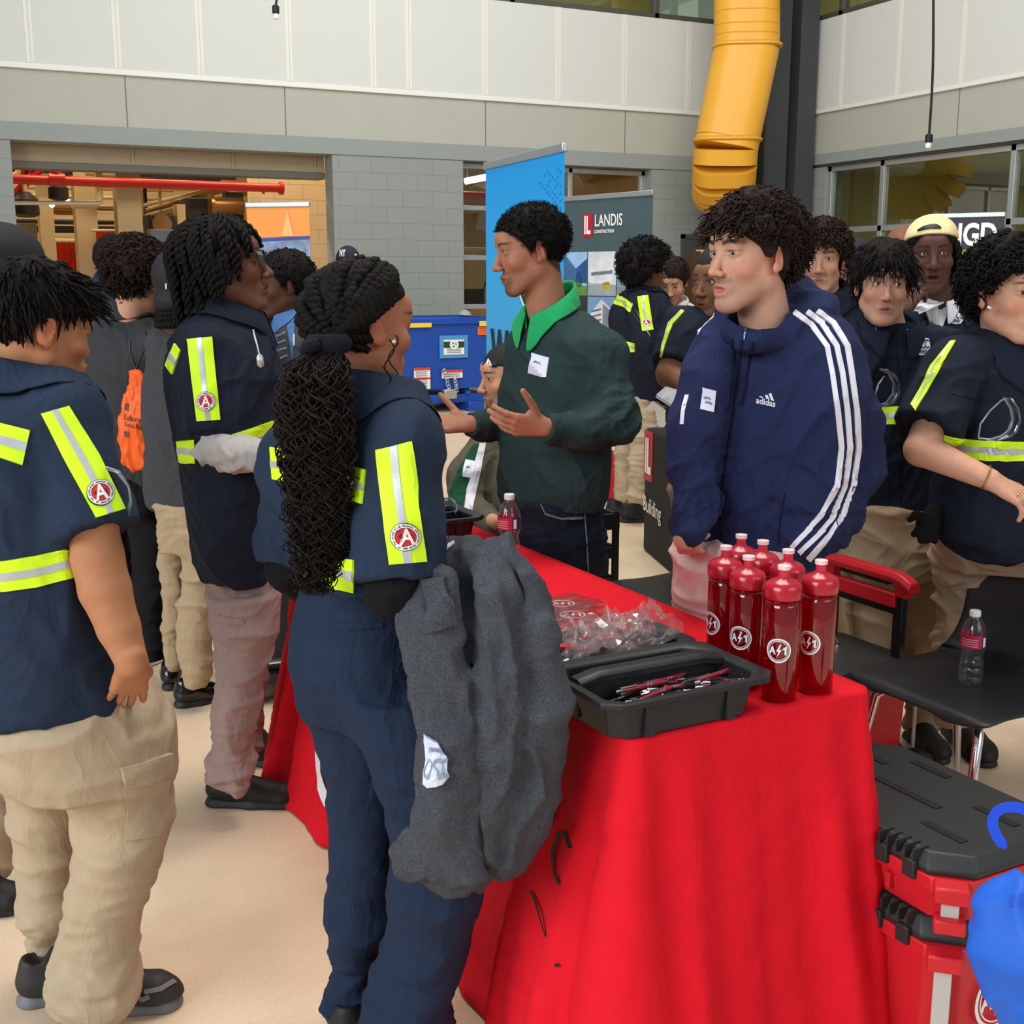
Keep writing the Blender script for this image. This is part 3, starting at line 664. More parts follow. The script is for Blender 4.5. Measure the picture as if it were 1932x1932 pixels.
# wooden board leaning by the door
q = PY(1303, 520, 13.6); e = empty('plywood_sheet', (q[0], 13.6, 0), 'pale plywood sheet with a dark brown edge leaning by the grey door', 'board')
w = MB(); w.box((q[0]+.1, 13.6, 0), (q[0]+.85, 13.64, 1.9)); w.build('sheet', mat('pale_ply', (214,180,132), .6, noise=.05, nscale=5), e)
w = MB(); w.box((q[0]-.02, 13.52, 0), (q[0]+.1, 13.66, 1.88)); w.build('edge_board', mat('dark_wood', (74,48,32), .5), e)
# scrap metal dumpster
sk = PZ(845, 765, 0); SX0 = PY(745, 600, 12.75)[0]; SX1 = PY(932, 600, 12.75)[0]
ds = empty('dumpster', ((SX0+SX1)/2, 13.1, 0), 'blue self-dumping scrap metal hopper with warning stickers against the back wall', 'dumpster')
M_BLUE = mat('hopper_blue', (22,70,160), .35, noise=.04, nscale=4, spec=.5)
M_YEL = mat('hazard_yellow', (232,196,60), .5); M_HB = mat('hazard_black', (28,28,26), .5); M_STK = mat('sticker_white', (226,228,226), .5); M_INK = mat('sticker_ink', (60,62,66), .6)
Y0, Y1 = 12.75, 13.75; zt = PY(850, 603, 12.75)[2]; zb = .27
w = MB(); t = .012
fr = [(SX0, Y0, zt), (SX1, Y0, zt), (SX1, Y1, zt), (SX0, Y1, zt)]; lo = [(SX0+.02, Y0+.03, zb), (SX1-.02, Y0+.03, zb), (SX1-.02, Y1-.3, zb), (SX0+.02, Y1-.3, zb)]
ifr = [(SX0+t, Y0+t, zt), (SX1-t, Y0+t, zt), (SX1-t, Y1-t, zt), (SX0+t, Y1-t, zt)]; ilo = [(SX0+.03, Y0+.045, zb+t), (SX1-.03, Y0+.045, zb+t), (SX1-.03, Y1-.31, zb+t), (SX0+.03, Y1-.31, zb+t)]
w.add(fr+lo+ifr+ilo, [(0,4,5,1),(1,5,6,2),(2,6,7,3),(3,7,4,0),(7,6,5,4),(8,9,13,12),(9,10,14,13),(10,11,15,14),(11,8,12,15),(12,13,14,15),(0,1,9,8),(1,2,10,9),(2,3,11,10),(3,0,8,11)]); w.build('hopper', M_BLUE, ds)
w = MB()
for a, b2 in (((SX0-.03, Y0-.03, zt-.05), (SX1+.03, Y0+.005, zt+.02)), ((SX0-.03, Y1, zt-.05), (SX1+.03, Y1+.03, zt+.02)), ((SX0-.03, Y0, zt-.05), (SX0, Y1, zt+.02)), ((SX1, Y0, zt-.05), (SX1+.03, Y1, zt+.02))): w.box(a, b2)
w.build('rim', M_BLUE, ds, bevel=.005)
for x in (SX0+.12, SX1-.35): w = MB(); w.box((x, Y0-.05, .0), (x+.2, Y1, .11)); w.build('fork_pocket', M_BLUE, ds, bevel=.01)
w = MB(); w.box((SX0+.0, Y0+.05, .1), (SX1-.05, Y1-.1, .2)); w.build('base_frame', M_BLUE, ds, bevel=.01)
for x in (SX0+.2, SX1-.35): w = MB(); w.add([(x, Y0+.02, .2), (x+.06, Y0+.02, .2), (x+.06, Y0+.3, .2), (x, Y0+.3, .2), (x, Y0+.1, zb+.02), (x+.06, Y0+.1, zb+.02), (x+.06, Y0+.4, zb+.02), (x, Y0+.4, zb+.02)], [(3,2,1,0),(4,5,6,7),(0,1,5,4),(1,2,6,5),(2,3,7,6),(3,0,4,7)]); w.build('rocker_bracket', M_BLUE, ds)
def face_y(px, py, y): return PY(px, py, y)
def sticker(name, x0, y0, x1, y1, m, off=.008, Y=12.752):
    Y = min(Y, 12.752)
    a = PY(x0, y1, Y); b2 = PY(x1, y0, Y); w = MB(); w.box((a[0], Y-off, a[2]), (b2[0], Y-off+.006, b2[2])); return w.build(name, m, ds), a, b2
for x0, x1, y0, y1 in ((768, 812, 609, 618), (902, 927, 605, 615)):
    o, a, b2 = sticker('hazard_strip', x0, y0, x1, y1, M_YEL, .04)
    w = MB(); n = 5
    for i in range(n):
        xa = a[0]+(b2[0]-a[0])*(i+.1)/n; d = (b2[0]-a[0])/n*.5
        w.add([(xa, 12.715, a[2]), (xa+d, 12.715, a[2]), (min(xa+d*1.6, b2[0]), 12.715, b2[2]), (xa+d*.6, 12.715, b2[2])], [(0, 1, 2, 3)])
    w.build('stripe', M_HB, o)
o, a, b2 = sticker('sign_panel', 829, 632, 882, 676, mat('sign_blue', (70,140,200), .5), .01, 12.78)
w = MB(); w.box((a[0]+.05, 12.738, a[2]+.04), (b2[0]-.05, 12.745, b2[2]-.05)); s2 = w.build('sign_plate', M_STK, o)
w = MB(); w.box((a[0]+.05, 12.734, b2[2]-.14), (b2[0]-.05, 12.739, b2[2]-.07)); w.build('sign_header', mat('sign_green', (30,60,44), .5), o)
cxs = (a[0]+b2[0])/2; czs = b2[2]-.105
w = MB(); w.tube([(cxs, 12.730, czs), (cxs, 12.735, czs)], .055, 20); w.build('sign_disc', M_STK, o)
w = MB()
for k in range(3):
    t0 = math.radians(90+120*k)
    for s in (0,):
        p0 = A3((cxs+.034*math.cos(t0), 12.728, czs+.034*math.sin(t0))); p1 = A3((cxs+.034*math.cos(t0+1.3), 12.728, czs+.034*math.sin(t0+1.3))); p2 = A3((cxs+.012*math.cos(t0+1.1), 12.728, czs+.012*math.sin(t0+1.1)))
        w.add([p0, p1, p2], [(0, 1, 2)])
w.build('recycling_mark', M_HB, o)
w = MB(); text_on(w, 'SCRAP METAL ONLY', A3((cxs, 12.738, a[2]+.155)), (1, 0, 0), (0, 0, 1), .05, .002, width=(b2[0]-a[0])*.66); 
for k in range(4): w.box((a[0]+.09, 12.735, a[2]+.06+.018*k), (b2[0]-.09, 12.738, a[2]+.066+.018*k))
w.build('lettering', M_INK, o)
o, a, b2 = sticker('orange_sticker', 901, 616, 923, 632, mat('sticker_orange', (232,106,40), .5), .01, 12.78)
w = MB(); [w.box((a[0]+.02, 12.738, a[2]+.02+.025*k), (b2[0]-.02, 12.742, a[2]+.026+.025*k)) for k in range(3)]; w.build('lettering', mat('orange_ink', (190,80,30), .5), o)
for x0, y0, x1, y1 in ((781, 693, 811, 735), (833, 697, 872, 714)):
    o, a, b2 = sticker('warning_label', x0, y0, x1, y1, M_STK, .01, 12.79)
    w = MB(); w.box((a[0], 12.737, b2[2]-.03), (b2[0], 12.742, b2[2])); 
    if y1 > 720: w.box((a[0], 12.737, (a[2]+b2[2])/2-.01), (b2[0], 12.742, (a[2]+b2[2])/2+.01))
    w.build('red_band', mat('warning_red', (205,60,50), .5), o)
    w = MB(); [w.box((a[0]+.02, 12.738, z), (b2[0]-.04, 12.742, z+.006)) for z in np.arange(a[2]+.02, b2[2]-.05, .022)]; w.build('lettering', M_INK, o)
w = MB()
for i in range(8):
    q = PY(838+i*1.5+2*(i % 2), 700+i*6, 12.7); w.tube([q+A3((.018*math.cos(t), (.005 if i % 2 else -.005), .026*math.sin(t))) for t in np.linspace(0, 6.28, 9)[:-1]], .005, 6, close=True)
for i in range(5):
    q = PY(858+i*1.0, 712+i*6, 12.7); w.tube([q+A3((.016*math.cos(t), (.005 if i % 2 else -.005), .026*math.sin(t))) for t in np.linspace(0, 6.28, 9)[:-1]], .005, 6, close=True)
w.build('chain', mat('chain_steel', (190,190,188), .3, .8), ds, smooth=True)
w = MB(); q = PY(850, 742, 12.72); w.box((q[0]-.1, 12.66, q[2]-.06), (q[0]+.06, 12.75, q[2]+.05)); w.build('latch', mat('chain_steel', (190,190,188), .3, .8), ds, bevel=.01)

# ---------------------------------------------------------------- banners
def frame_of(a, b2):
    ux = U(A3((b2[0]-a[0], b2[1]-a[1], 0))); return ux, np.cross(ux, A3((0, 0, 1.)))     # along, towards the viewer
def banner(name, pl, pr, cl, cr, label, m_sheet, ztop=None):
    a = P(pl[0], pl[1], cl); b2 = P(pr[0], pr[1], cr); zt_ = (a[2]+b2[2])/2; a = a.copy(); b2 = b2.copy(); a[2] = b2[2] = zt_
    ux, n = frame_of(a, b2); wd_ = np.linalg.norm(b2-a); c = (a+b2)/2
    e = empty(name, (c[0], c[1], 0), label, 'banner')
    q = MB(); q.obox(A3((c[0], c[1], (zt_+.07)/2))-n*.0, ux*wd_/2, n*.002, A3((0, 0, (zt_-.07)/2))); q.build('sheet', m_sheet, e)
    q = MB(); q.obox(A3((c[0], c[1], zt_)), ux*(wd_/2+.006), n*.012, A3((0, 0, .016))); q.build('top_rail', M_ALU, e, bevel=.004)
    q = MB(); q.obox(A3((c[0], c[1], .04)), ux*(wd_/2+.02), n*.09, A3((0, 0, .04))); q.build('base', M_ALU, e, bevel=.02)
    q = MB(); q.cyl(A3((c[0], c[1], .04))-n*.02, A3((c[0], c[1], zt_))-n*.02, .012); q.build('pole', M_ALU, e)
    o = A3((a[0], a[1], 0)) + n*.004
    def pt(u, z, off=0): return o + ux*(u*wd_) + A3((0, 0, z)) + n*off
    return e, pt, ux, n, wd_, zt_
def patch(e, pt, name, pts, m, off=.001, thick=.0015):
    n = len(pts); w = MB(); w.add([pt(u, z, off) for u, z in pts]+[pt(u, z, off+thick) for u, z in pts], [tuple(range(n, 2*n))]+[(i, (i+1) % n, n+(i+1) % n, n+i) for i in range(n)]); return w.build(name, m, e)
def grad_mat(name, c1, c2, z0, z1):
    m = mat(name, c1, .45); nt = m.node_tree; b = nt.nodes['Principled BSDF']; tc = nt.nodes.new('ShaderNodeTexCoord'); s = nt.nodes.new('ShaderNodeSeparateXYZ'); r = nt.nodes.new('ShaderNodeMapRange'); mx = nt.nodes.new('ShaderNodeMix'); mx.data_type = 'RGBA'
    nt.links.new(tc.outputs['Object'], s.inputs[0]); nt.links.new(s.outputs[2], r.inputs[0]); r.inputs[1].default_value = z0; r.inputs[2].default_value = z1
    mx.inputs[6].default_value = lin(c1)+[1]; mx.inputs[7].default_value = lin(c2)+[1]; nt.links.new(r.outputs[0], mx.inputs[0]); nt.links.new(mx.outputs[2], b.inputs['Base Color']); return m
M_NAVYINK = mat('navy_ink', (22,34,58), .5); M_WINK = mat('white_ink', (240,240,238), .5); M_RINK = mat('red_ink', (206,36,48), .5)
e, pt, ux, n, wd_, zt_ = banner('pull_up_banner', (917, 313), (1065, 279), 5.35, 4.58, 'bright blue pull-up banner with large dark WORK lettering behind the man in green', grad_mat('banner_cyan', (96,200,240), (0,160,235), .6, 1.9))
circ = lambda cu, cz, r, wd, n=28: [(cu+r/wd*math.cos(2*math.pi*k/n), cz+r*math.sin(2*math.pi*k/n)) for k in range(n)]
patch(e, pt, 'sticker_border', circ(.70, 1.60, .225, wd_), M_WINK, .0005, .001); 
s1 = patch(e, pt, 'sticker_disc', circ(.70, 1.60, .21, wd_), mat('sticker_black', (40,40,52), .5), .0015, .001)
patch(e, pt, 'sticker_fold', [(.80, 1.80), (.93, 1.66), (.92, 1.76), (.86, 1.81)], M_WINK, .003, .001)
patch(e, pt, 'logo_box', [(.61, 1.66), (.71, 1.66), (.71, 1.745), (.61, 1.745)], M_RINK, .003, .001)
w = MB(); text_on(w, 'ARD', pt(.66, 1.70, .005), ux, (0, 0, 1), .035, .001, width=.05); text_on(w, 'THE COMPANY', pt(.70, 1.575, .004), ux, (0, 0, 1), .09, .003, width=.34, height=.085); text_on(w, 'THAT WORKS', pt(.70, 1.49, .004), ux, (0, 0, 1), .06, .002, width=.28); w.build('sticker_lettering', M_WINK, e)
w = MB(); text_on(w, 'WORK', pt(.44, 1.205, .002), ux, (0, 0, 1), .3, .012, width=.60, height=.235); w.build('headline_lettering', M_NAVYINK, e)
w = MB(); text_on(w, 'FOR', pt(.40, .92, .002), ux, (0, 0, 1), .3, .012, width=.45, height=.20); w.build('lower_lettering', M_NAVYINK, e)
w = MB()
for i in range(9):
    for k in range(46):
        u = .72+.03*i; z = .75+.026*k+.012*(i % 2)
        if (u-.70)**2*wd_**2+(z-1.6)**2 > .06 and (i+k*3) % 7 > (8-i)*.5:
            p = pt(u, z, .001); w.add([p, p+ux*.009, p+ux*.009+A3((0, 0, .009)), p+A3((0, 0, .009))], [(0, 1, 2, 3)])
w.build('dot_pattern', mat('banner_dots', (40,140,190), .5), e)

e, pt, ux, n, wd_, zt_ = banner('pull_up_banner', (1065, 377), (1232, 362), 8.5, 7.85, 'dark grey pull-up banner with building photos and LANDIS lettering', mat('banner_slate', (70,88,94), .45, noise=.08, nscale=4))
patch(e, pt, 'logo_box', [(.235, zt_-.26), (.345, zt_-.26), (.345, zt_-.105), (.235, zt_-.105)], mat('maroon_ink', (178,24,48), .5))
w = MB(); text_on(w, 'IL', pt(.29, zt_-.182, .004), ux, (0, 0, 1), .13, .004, width=.062, height=.12); text_on(w, 'LANDIS', pt(.53, zt_-.155, .002), ux, (0, 0, 1), .09, .001, width=.262, height=.078); text_on(w, 'CONSTRUCTION', pt(.48, zt_-.228, .002), ux, (0, 0, 1), .03, .001, width=.19, height=.022); w.build('lettering', M_WINK, e)
PH = {}
def photo(e, pt, u0, u1, z0, z1, kind, k):
    cols = {'sky': (150,190,228), 'mid': (112,150,190), 'night': (52,50,48), 'pink': (206,70,110), 'white': (205,212,220)}
    base = patch(e, pt, 'photo', [(u0, z0), (u1, z0), (u1, z1), (u0, z1)], mat('photo_'+kind, cols[kind], .5, noise=.12, nscale=9), .001, .001)
    du, dz = u1-u0, z1-z0
    def sub(pts, c, nm): patch(base, pt, nm, [(u0+du*x, z0+dz*z) for x, z in pts], mat('photo_ink_%d_%d_%d' % c, c, .5, noise=.15, nscale=14), .0025, .0006)
    if k == 0: sub([(0,0),(1,0),(1,.22),(0,.25)], (92,140,60), 'lawn'); sub([(0,.25),(.55,.3),(.5,.62),(0,.95)], (60,104,150), 'building'); sub([(.55,.3),(1,.28),(1,.85),(.5,.62)], (40,82,140), 'wing'); sub([(.45,.2),(.8,.2),(.72,.55),(.55,.5)], (72,120,60), 'tree')
    if k == 1: sub([(0,0),(1,0),(1,.25),(0,.3)], (150,160,165), 'street'); sub([(.05,.25),(.9,.25),(.95,.85),(.1,.75)], (216,220,226), 'building'); sub([(.5,.15),(.8,.15),(.78,.32),(.55,.3)], (222,186,40), 'bus'); sub([(.12,.45),(.88,.5),(.88,.58),(.12,.53)], (120,140,160), 'window_row')
    if k == 2: sub([(0,0),(1,0),(1,.2),(0,.2)], (120,130,135), 'street'); sub([(0,.2),(.95,.25),(.95,.55),(.5,.7),(0,.6)], (120,150,160), 'building'); sub([(.1,.3),(.9,.32),(.9,.4),(.1,.38)], (220,225,228), 'window_row')
    if k == 3: sub([(.05,.08),(.95,.1),(.8,.42),(.2,.42)], (206,164,74), 'stage'); sub([(.1,.6),(.9,.5),(.9,.56),(.1,.66)], (180,180,170), 'truss'); sub([(.0,.8),(.6,.7),(.6,.74),(0,.86)], (150,120,80), 'beam')
    if k == 4: sub([(0,0),(1,0),(1,.15),(0,.15)], (100,90,80), 'street'); sub([(.1,.15),(.9,.15),(.9,.7),(.5,.95),(.1,.6)], (200,205,210), 'tower'); sub([(.55,.15),(.9,.15),(.9,.66),(.55,.85)], (150,160,172), 'side'); [sub([(.15,z),(.5,z+.06),(.5,z+.1),(.15,z+.04)], (96,110,130), 'window_row') for z in (.28,.4,.52,.64)]; sub([(.45,.02),(.98,.02),(.98,.2),(.7,.32),(.45,.2)], (92,50,40), 'house')
    if k == 5: sub([(.1,.2),(.9,.2),(.9,.45),(.1,.45)], (160,30,70), 'caption_box')
    if k == 6: sub([(0,0),(1,0),(1,.3),(0,.35)], (96,120,80), 'trees'); sub([(.3,.2),(.8,.2),(.8,.9),(.7,.75),(.4,.75),(.3,.9)], (170,160,140), 'tower')
    if k == 7: sub([(0,0),(1,0),(1,.3),(0,.3)], (190,195,190), 'steps'); sub([(0,.25),(.35,.25),(.4,.95),(0,.95)], (70,80,62), 'tree'); sub([(.2,.55),(.5,.72),(.85,.6),(.85,.66),(.5,.8),(.2,.62)], (60,70,150), 'arch'); sub([(.3,.2),(.95,.2),(.95,.42),(.62,.55),(.3,.42)], (226,228,226), 'facade')
zz = [zt_-.36, zt_-.66, zt_-.96, zt_-1.26]; uu = [.02, .30, .635, .98]
for r in range(3):
    for c in range(3):
        k = r*3+c
        photo(e, pt, uu[c], uu[c+1]-.012, zz[r+1]+.008, zz[r], ['sky','white','sky','night','mid','pink','sky','white','mid'][k], [0,1,2,3,4,5,6,7,0][k])
w = MB(); text_on(w, '10', pt(.72, zz[2]+.13, .006), ux, (0, 0, 1), .1, .003, width=.1); w.build('number_lettering', M_WINK, e)
e, pt, ux, n, wd_, zt_ = banner('pull_up_banner', (465, 389), (583, 383), 8.05, 7.95, 'pull-up banner with an orange top and a work-site photo in front of the workshop opening', mat('banner_orange', (238,150,62), .5, noise=.05, nscale=3))
patch(e, pt, 'blue_band', [(0, zt_-.24), (1, zt_-.22), (1, zt_-.20), (0, zt_-.215)], mat('band_blue', (44,66,150), .5), .0015)
b1 = patch(e, pt, 'site_photo', [(0, zt_-1.0), (1, zt_-1.0), (1, zt_-.222), (0, zt_-.24)], mat('photo_site', (118,140,172), .5, noise=.5, nscale=16), .001)
patch(b1, pt, 'worker_figure', [(.55, zt_-.8), (.8, zt_-.8), (.84, zt_-.62), (.78, zt_-.5), (.66, zt_-.47), (.58, zt_-.6)], mat('photo_hivis', (190,200,70), .5), .003); patch(b1, pt, 'worker_vest', [(.6, zt_-.62), (.78, zt_-.62), (.76, zt_-.5), (.64, zt_-.5)], mat('photo_red', (190,70,60), .5), .0045)
patch(e, pt, 'orange_ray', [(.55, zt_-.2), (.75, zt_-.2), (.66, zt_-.04)], mat('ray_orange', (244,178,110), .5), .002)
e, pt, ux, n, wd_, zt_ = banner('pull_up_banner', (1766, 409), (1896, 403), 9.0, 8.75, 'black pull-up banner with white NGD letters behind the man in the tan cap', mat('banner_black', (34,34,46), .45))
w = MB(); text_on(w, '2NGD', pt(.45, zt_-.135, .003), ux, (0, 0, 1), .18, .006, width=wd_*.92, height=.165); w.build('headline_lettering', M_WINK, e)
patch(e, pt, 'green_stripe', [(0, zt_-.36), (1, zt_-.36), (1, zt_-.245), (0, zt_-.245)], mat('lime_ink', (206,226,72), .5))
w = MB(); text_on(w, 'BRIDGING THE GAP BETWEEN', pt(.5, zt_-.275, .004), ux, (0, 0, 1), .03, .001, width=wd_*.9); text_on(w, 'TRAINING & CONSTRUCTION', pt(.5, zt_-.325, .004), ux, (0, 0, 1), .03, .001, width=wd_*.9); w.build('strap_lettering', mat('ink_dark', (30,34,30), .5), e)
w = MB(); text_on(w, 'ALFRED', pt(.7, zt_-.43, .003), ux, (0, 0, 1), .03, .001, width=.12); w.build('name_lettering', M_WINK, e)

# low red sign and black display box near the grey banner
a = P(1138, 830, 7.9); q = empty('floor_sign', (a[0], a[1], 0), 'red and white sign board behind the man in the green sweater', 'sign')
w = MB(); b2 = P(1163, 830, 7.9); ux = U(b2-a); ux[2] = 0; n = np.cross(ux, (0, 0, 1)); w.obox(A3((a[0], a[1], .42)), ux*.12, n*.02, A3((0, 0, .42))); w.build('board', M_RINK, q)
w = MB(); w.obox(A3((a[0], a[1], .03))+n*.02, ux*.14, n*.05, A3((0, 0, .03))); w.build('foot', M_WHT, q); w = MB(); [w.obox(A3((a[0], a[1], z))+n*.022, ux*.09, n*.001, A3((0, 0, .012))) for z in (.42, .5, .58)]; w.build('lettering', M_WINK, q)
a = P(1216, 870, 6.7); b2 = P(1285, 885, 6.0); q = empty('display_box', (a[0], a[1], 0), 'black draped display table with a red logo and white Building lettering', 'display')
ux = U(A3((b2[0]-a[0], b2[1]-a[1], 0))); n = np.cross(ux, (0, 0, 1)); zt_ = P(1216, 806, 6.7)[2]; L_ = .75
w = MB(); w.obox(A3((a[0], a[1], zt_/2))+ux*L_/2-n*.3, ux*L_/2, n*.3, A3((0, 0, zt_/2))); w.build('drape', mat('black_cloth', (22,22,26), .8), q, bevel=.02)
o_ = A3((a[0], a[1], 0))+n*.003
w = MB(); w.obox(o_+ux*.09+A3((0, 0, zt_-.15)), ux*.085, n*.002, A3((0, 0, .14))); lb = w.build('logo_panel', mat('maroon_ink', (178,24,48), .5), q)
w = MB(); text_on(w, 'IL', o_+ux*.1+A3((0, 0, zt_-.15))+n*.004, ux, (0, 0, 1), .2, .008, width=.12, height=.2); w.build('logo_mark', M_WINK, lb)
w = MB(); text_on(w, 'Building', o_+ux*.2+A3((0, 0, zt_-.44))+n*.002, ux, (0, 0, 1), .13, .001, width=.36, height=.115); w.build('lettering', M_WINK, q)
print('room', round(time.time()-T0, 1))
# ---------------------------------------------------------------- people
def _boxed(fn, lo, hi): fn.box = (np.asarray(lo, float), np.asarray(hi, float)); return fn
_cone0, _ell0, _rbox0 = cone, ell, rbox
def cone(a, b, ra, rb, n=None, s=1.0):
    r = max(ra, rb); return _boxed(_cone0(a, b, ra, rb, n, s), np.minimum(a, b)-r, np.maximum(a, b)+r)
def ell(c, r, R=None):
    m = float(np.max(r)); return _boxed(_ell0(c, r, R), np.asarray(c)-m, np.asarray(c)+m)
def rbox(c, h, R=None, r=0.01):
    m = float(np.linalg.norm(h)); return _boxed(_rbox0(c, h, R, r), np.asarray(c)-m, np.asarray(c)+m)
def ops_box(ops):
    b = [f.box for o, k, f in ops if o == 'u' and hasattr(f, 'box')]
    return np.min([x[0] for x in b], 0), np.max([x[1] for x in b], 0)
def u(k, *fns): return [('u', k, f) for f in fns]
SKIN_MATS = {}
def M_skin(): return mat('skin', (200,150,120), .58, noise=.05, nscale=60, bump=.15, bscale=350, vcol=True, spec=.22)
class HeadF:
    """head frame: x to the person's right, y out of the face, z up; origin between the ears"""
    def __init__(s, c, yaw, pitch=0, roll=0, sc=1.0):
        f = face_dir(yaw); r = right_dir(yaw); z = A3((0, 0, 1.))
        p = math.radians(pitch); f2 = f*math.cos(p)-z*math.sin(p); u2 = z*math.cos(p)+f*math.sin(p)
        q = math.radians(roll); r2 = r*math.cos(q)+u2*math.sin(q); u3 = u2*math.cos(q)-r*math.sin(q)
        s.c = np.asarray(c, float); s.R = np.stack([r2, f2, u3], 1); s.s = sc; s.yaw = yaw
    def w(s, *p): return s.c + s.R@(A3(p, float)*s.s)
    def wv(s, Q): return s.c + (np.asarray(Q)*s.s)@s.R.T
    def loc(s, V): return ((V-s.c)@s.R)/s.s
    def e(s, c, r, rot=None): return ell(s.w(*c), A3(r)*s.s, s.R if rot is None else s.R@rot)
    def k(s, a, b, ra, rb): return cone(s.w(*a), s.w(*b), ra*s.s, rb*s.s)
def rotz(a): a = math.radians(a); return A3(((math.cos(a), -math.sin(a), 0), (math.sin(a), math.cos(a), 0), (0, 0, 1)))
def rotx(a): a = math.radians(a); return A3(((1, 0, 0), (0, math.cos(a), -math.sin(a)), (0, math.sin(a), math.cos(a))))
def head_ops(H, nose_out=0.0, jaw=1.0, nose=1.0, lips=1.0, mouth_open=0.0, fine=True, cheek=1.0, wide=1.0, eye_open=1.0):
    s = H.s; o = []
    o += u(0, H.e((0, -.014, .042), (.073*wide, .094, .080)))
    o += u(.03*s, H.e((0, .028, -.02), (.057*wide, .060, .082)))
    o += u(.03*s, H.k((-.046*jaw, .002, -.052), (-.018, .062, -.096), .019, .016), H.k((.046*jaw, .002, -.052), (.018, .062, -.096), .019, .016))
    o += u(.02*s, H.e((0, .068, -.098), (.023, .019, .017)))
    for x in (-1, 1): o += u(.022*s, H.e((.042*x*wide, .056, -.020), (.020*cheek, .023, .020)))
    o += u(.02*s, H.k((-.034, .078, .026), (.034, .078, .026), .011, .011), H.k((-.02, .074, .05), (.02, .074, .05), .02, .02))
    for x in (-1, 1): o.append(('s', .012*s, H.e((.031*x, .100, .010), (.017, .017, .012))))
    n = nose
    o += u(.012*s, H.k((0, .084+nose_out*.3, .020), (0, .104+nose_out, -.024), .0068, .0095*n))
    o += u(.007*s, H.e((0, .108+nose_out, -.030), (.0105*n, .011, .0095*n)))
    for x in (-1, 1): o += u(.006*s, H.e((.0125*x*n, .098+nose_out, -.033), (.0075*n, .010, .0075)))
    if fine:
        for x in (-1, 1): o.append(('s', .003*s, H.e((.007*x*n, .104+nose_out, -.041), (.0034*n, .005, .004))))
    mo = mouth_open
    o += u(.012*s, H.e((0, .078, -.064), (.026, .016, .02)))
    o += u(.004*s, H.k((-.017, .086, -.0615+mo*.25), (.0, .0935, -.0585+mo*.3), .0042*lips, .0056*lips), H.k((.017, .086, -.0615+mo*.25), (.0, .0935, -.0585+mo*.3), .0042*lips, .0056*lips))
    o += u(.004*s, H.k((-.013, .086, -.0705-mo*.7), (.013, .086, -.0705-mo*.7), .0060*lips, .0060*lips), H.e((0, .088, -.0712-mo*.7), (.012, .007*lips, .0062*lips)))
    o.append(('s', .002*s, H.e((0, .098, -.0655-mo*.2), (.0215, .016, .0011+mo*.62))))
    if fine:
        for x in (-1, 1):
            o += u(.004*s, H.e((.031*x, .0745, .0115), (.0150, .0138, .0135)))
            o.append(('s', .0015*s, H.e((.031*x, .092, .0112), (.0132, .0150, .0053*eye_open))))
            o.append(('s', 0, H.e((.031*x, .0725, .0115), (.0115, .0115, .0115))))
    for x in (-1, 1):
        R = rotz(-24*x)@rotx(-8)
        o += u(.006*s, H.e((.079*x*wide, -.014, .003), (.0068, .0190, .0315), R))
        o += u(.005*s, H.e((.077*x*wide, -.006, -.022), (.006, .009, .012), R))
        if fine:
            o.append(('s', .004*s, H.e((.0875*x*wide, -.008, .001), (.0065, .0095, .0165), R)))
            o.append(('s', .003*s, H.e((.0885*x*wide, -.014, .016), (.005, .011, .008), R)))
    return o
HL = ([-.13, -.075, -.05, -.03, -.012, .004, .014, .03, .05, .066, .08, .1], [-.078, -.072, -.05, -.03, .022, .010, -.012, .022, .042, .062, .072, .078])
def hairline(q, hl=None):
    """how far above the hairline a head-local point lies (positive = hair)"""
    y, z = (hl or HL); return q[:, 2]-np.interp(q[:, 1], y, z)
def scalp_ops(H, t=.008, hl=None, lump=0, seed=0, wide=1.0, edge=.006, top=None, extra=()):
    """a cap of hair following the skull; lump adds clumps"""
    s = H.s
    def cut(p): return -hairline(H.loc(p), hl)*s*.7
    def base(p):
        q = H.loc(p); d = _ell0((0, 0, 0), A3((1, 1, 1.)))
        e = _ell0(A3((0, -.016, .042)), A3((.073*wide+t, .095+t, .080+(top if top is not None else t))))(q)*s
        if lump: e = e - lump*s*(vnoise(q/.028, seed)-.35) - lump*.45*s*(vnoise(q/.012, seed+4)-.4)
        return e
    m = .16*s; base.box = (H.c-m, H.c+m)
    o = [('u', 0, base)]
    for x in extra: o += u(.015*s, H.e(*x))
    return o + [('i', edge*s, cut)]
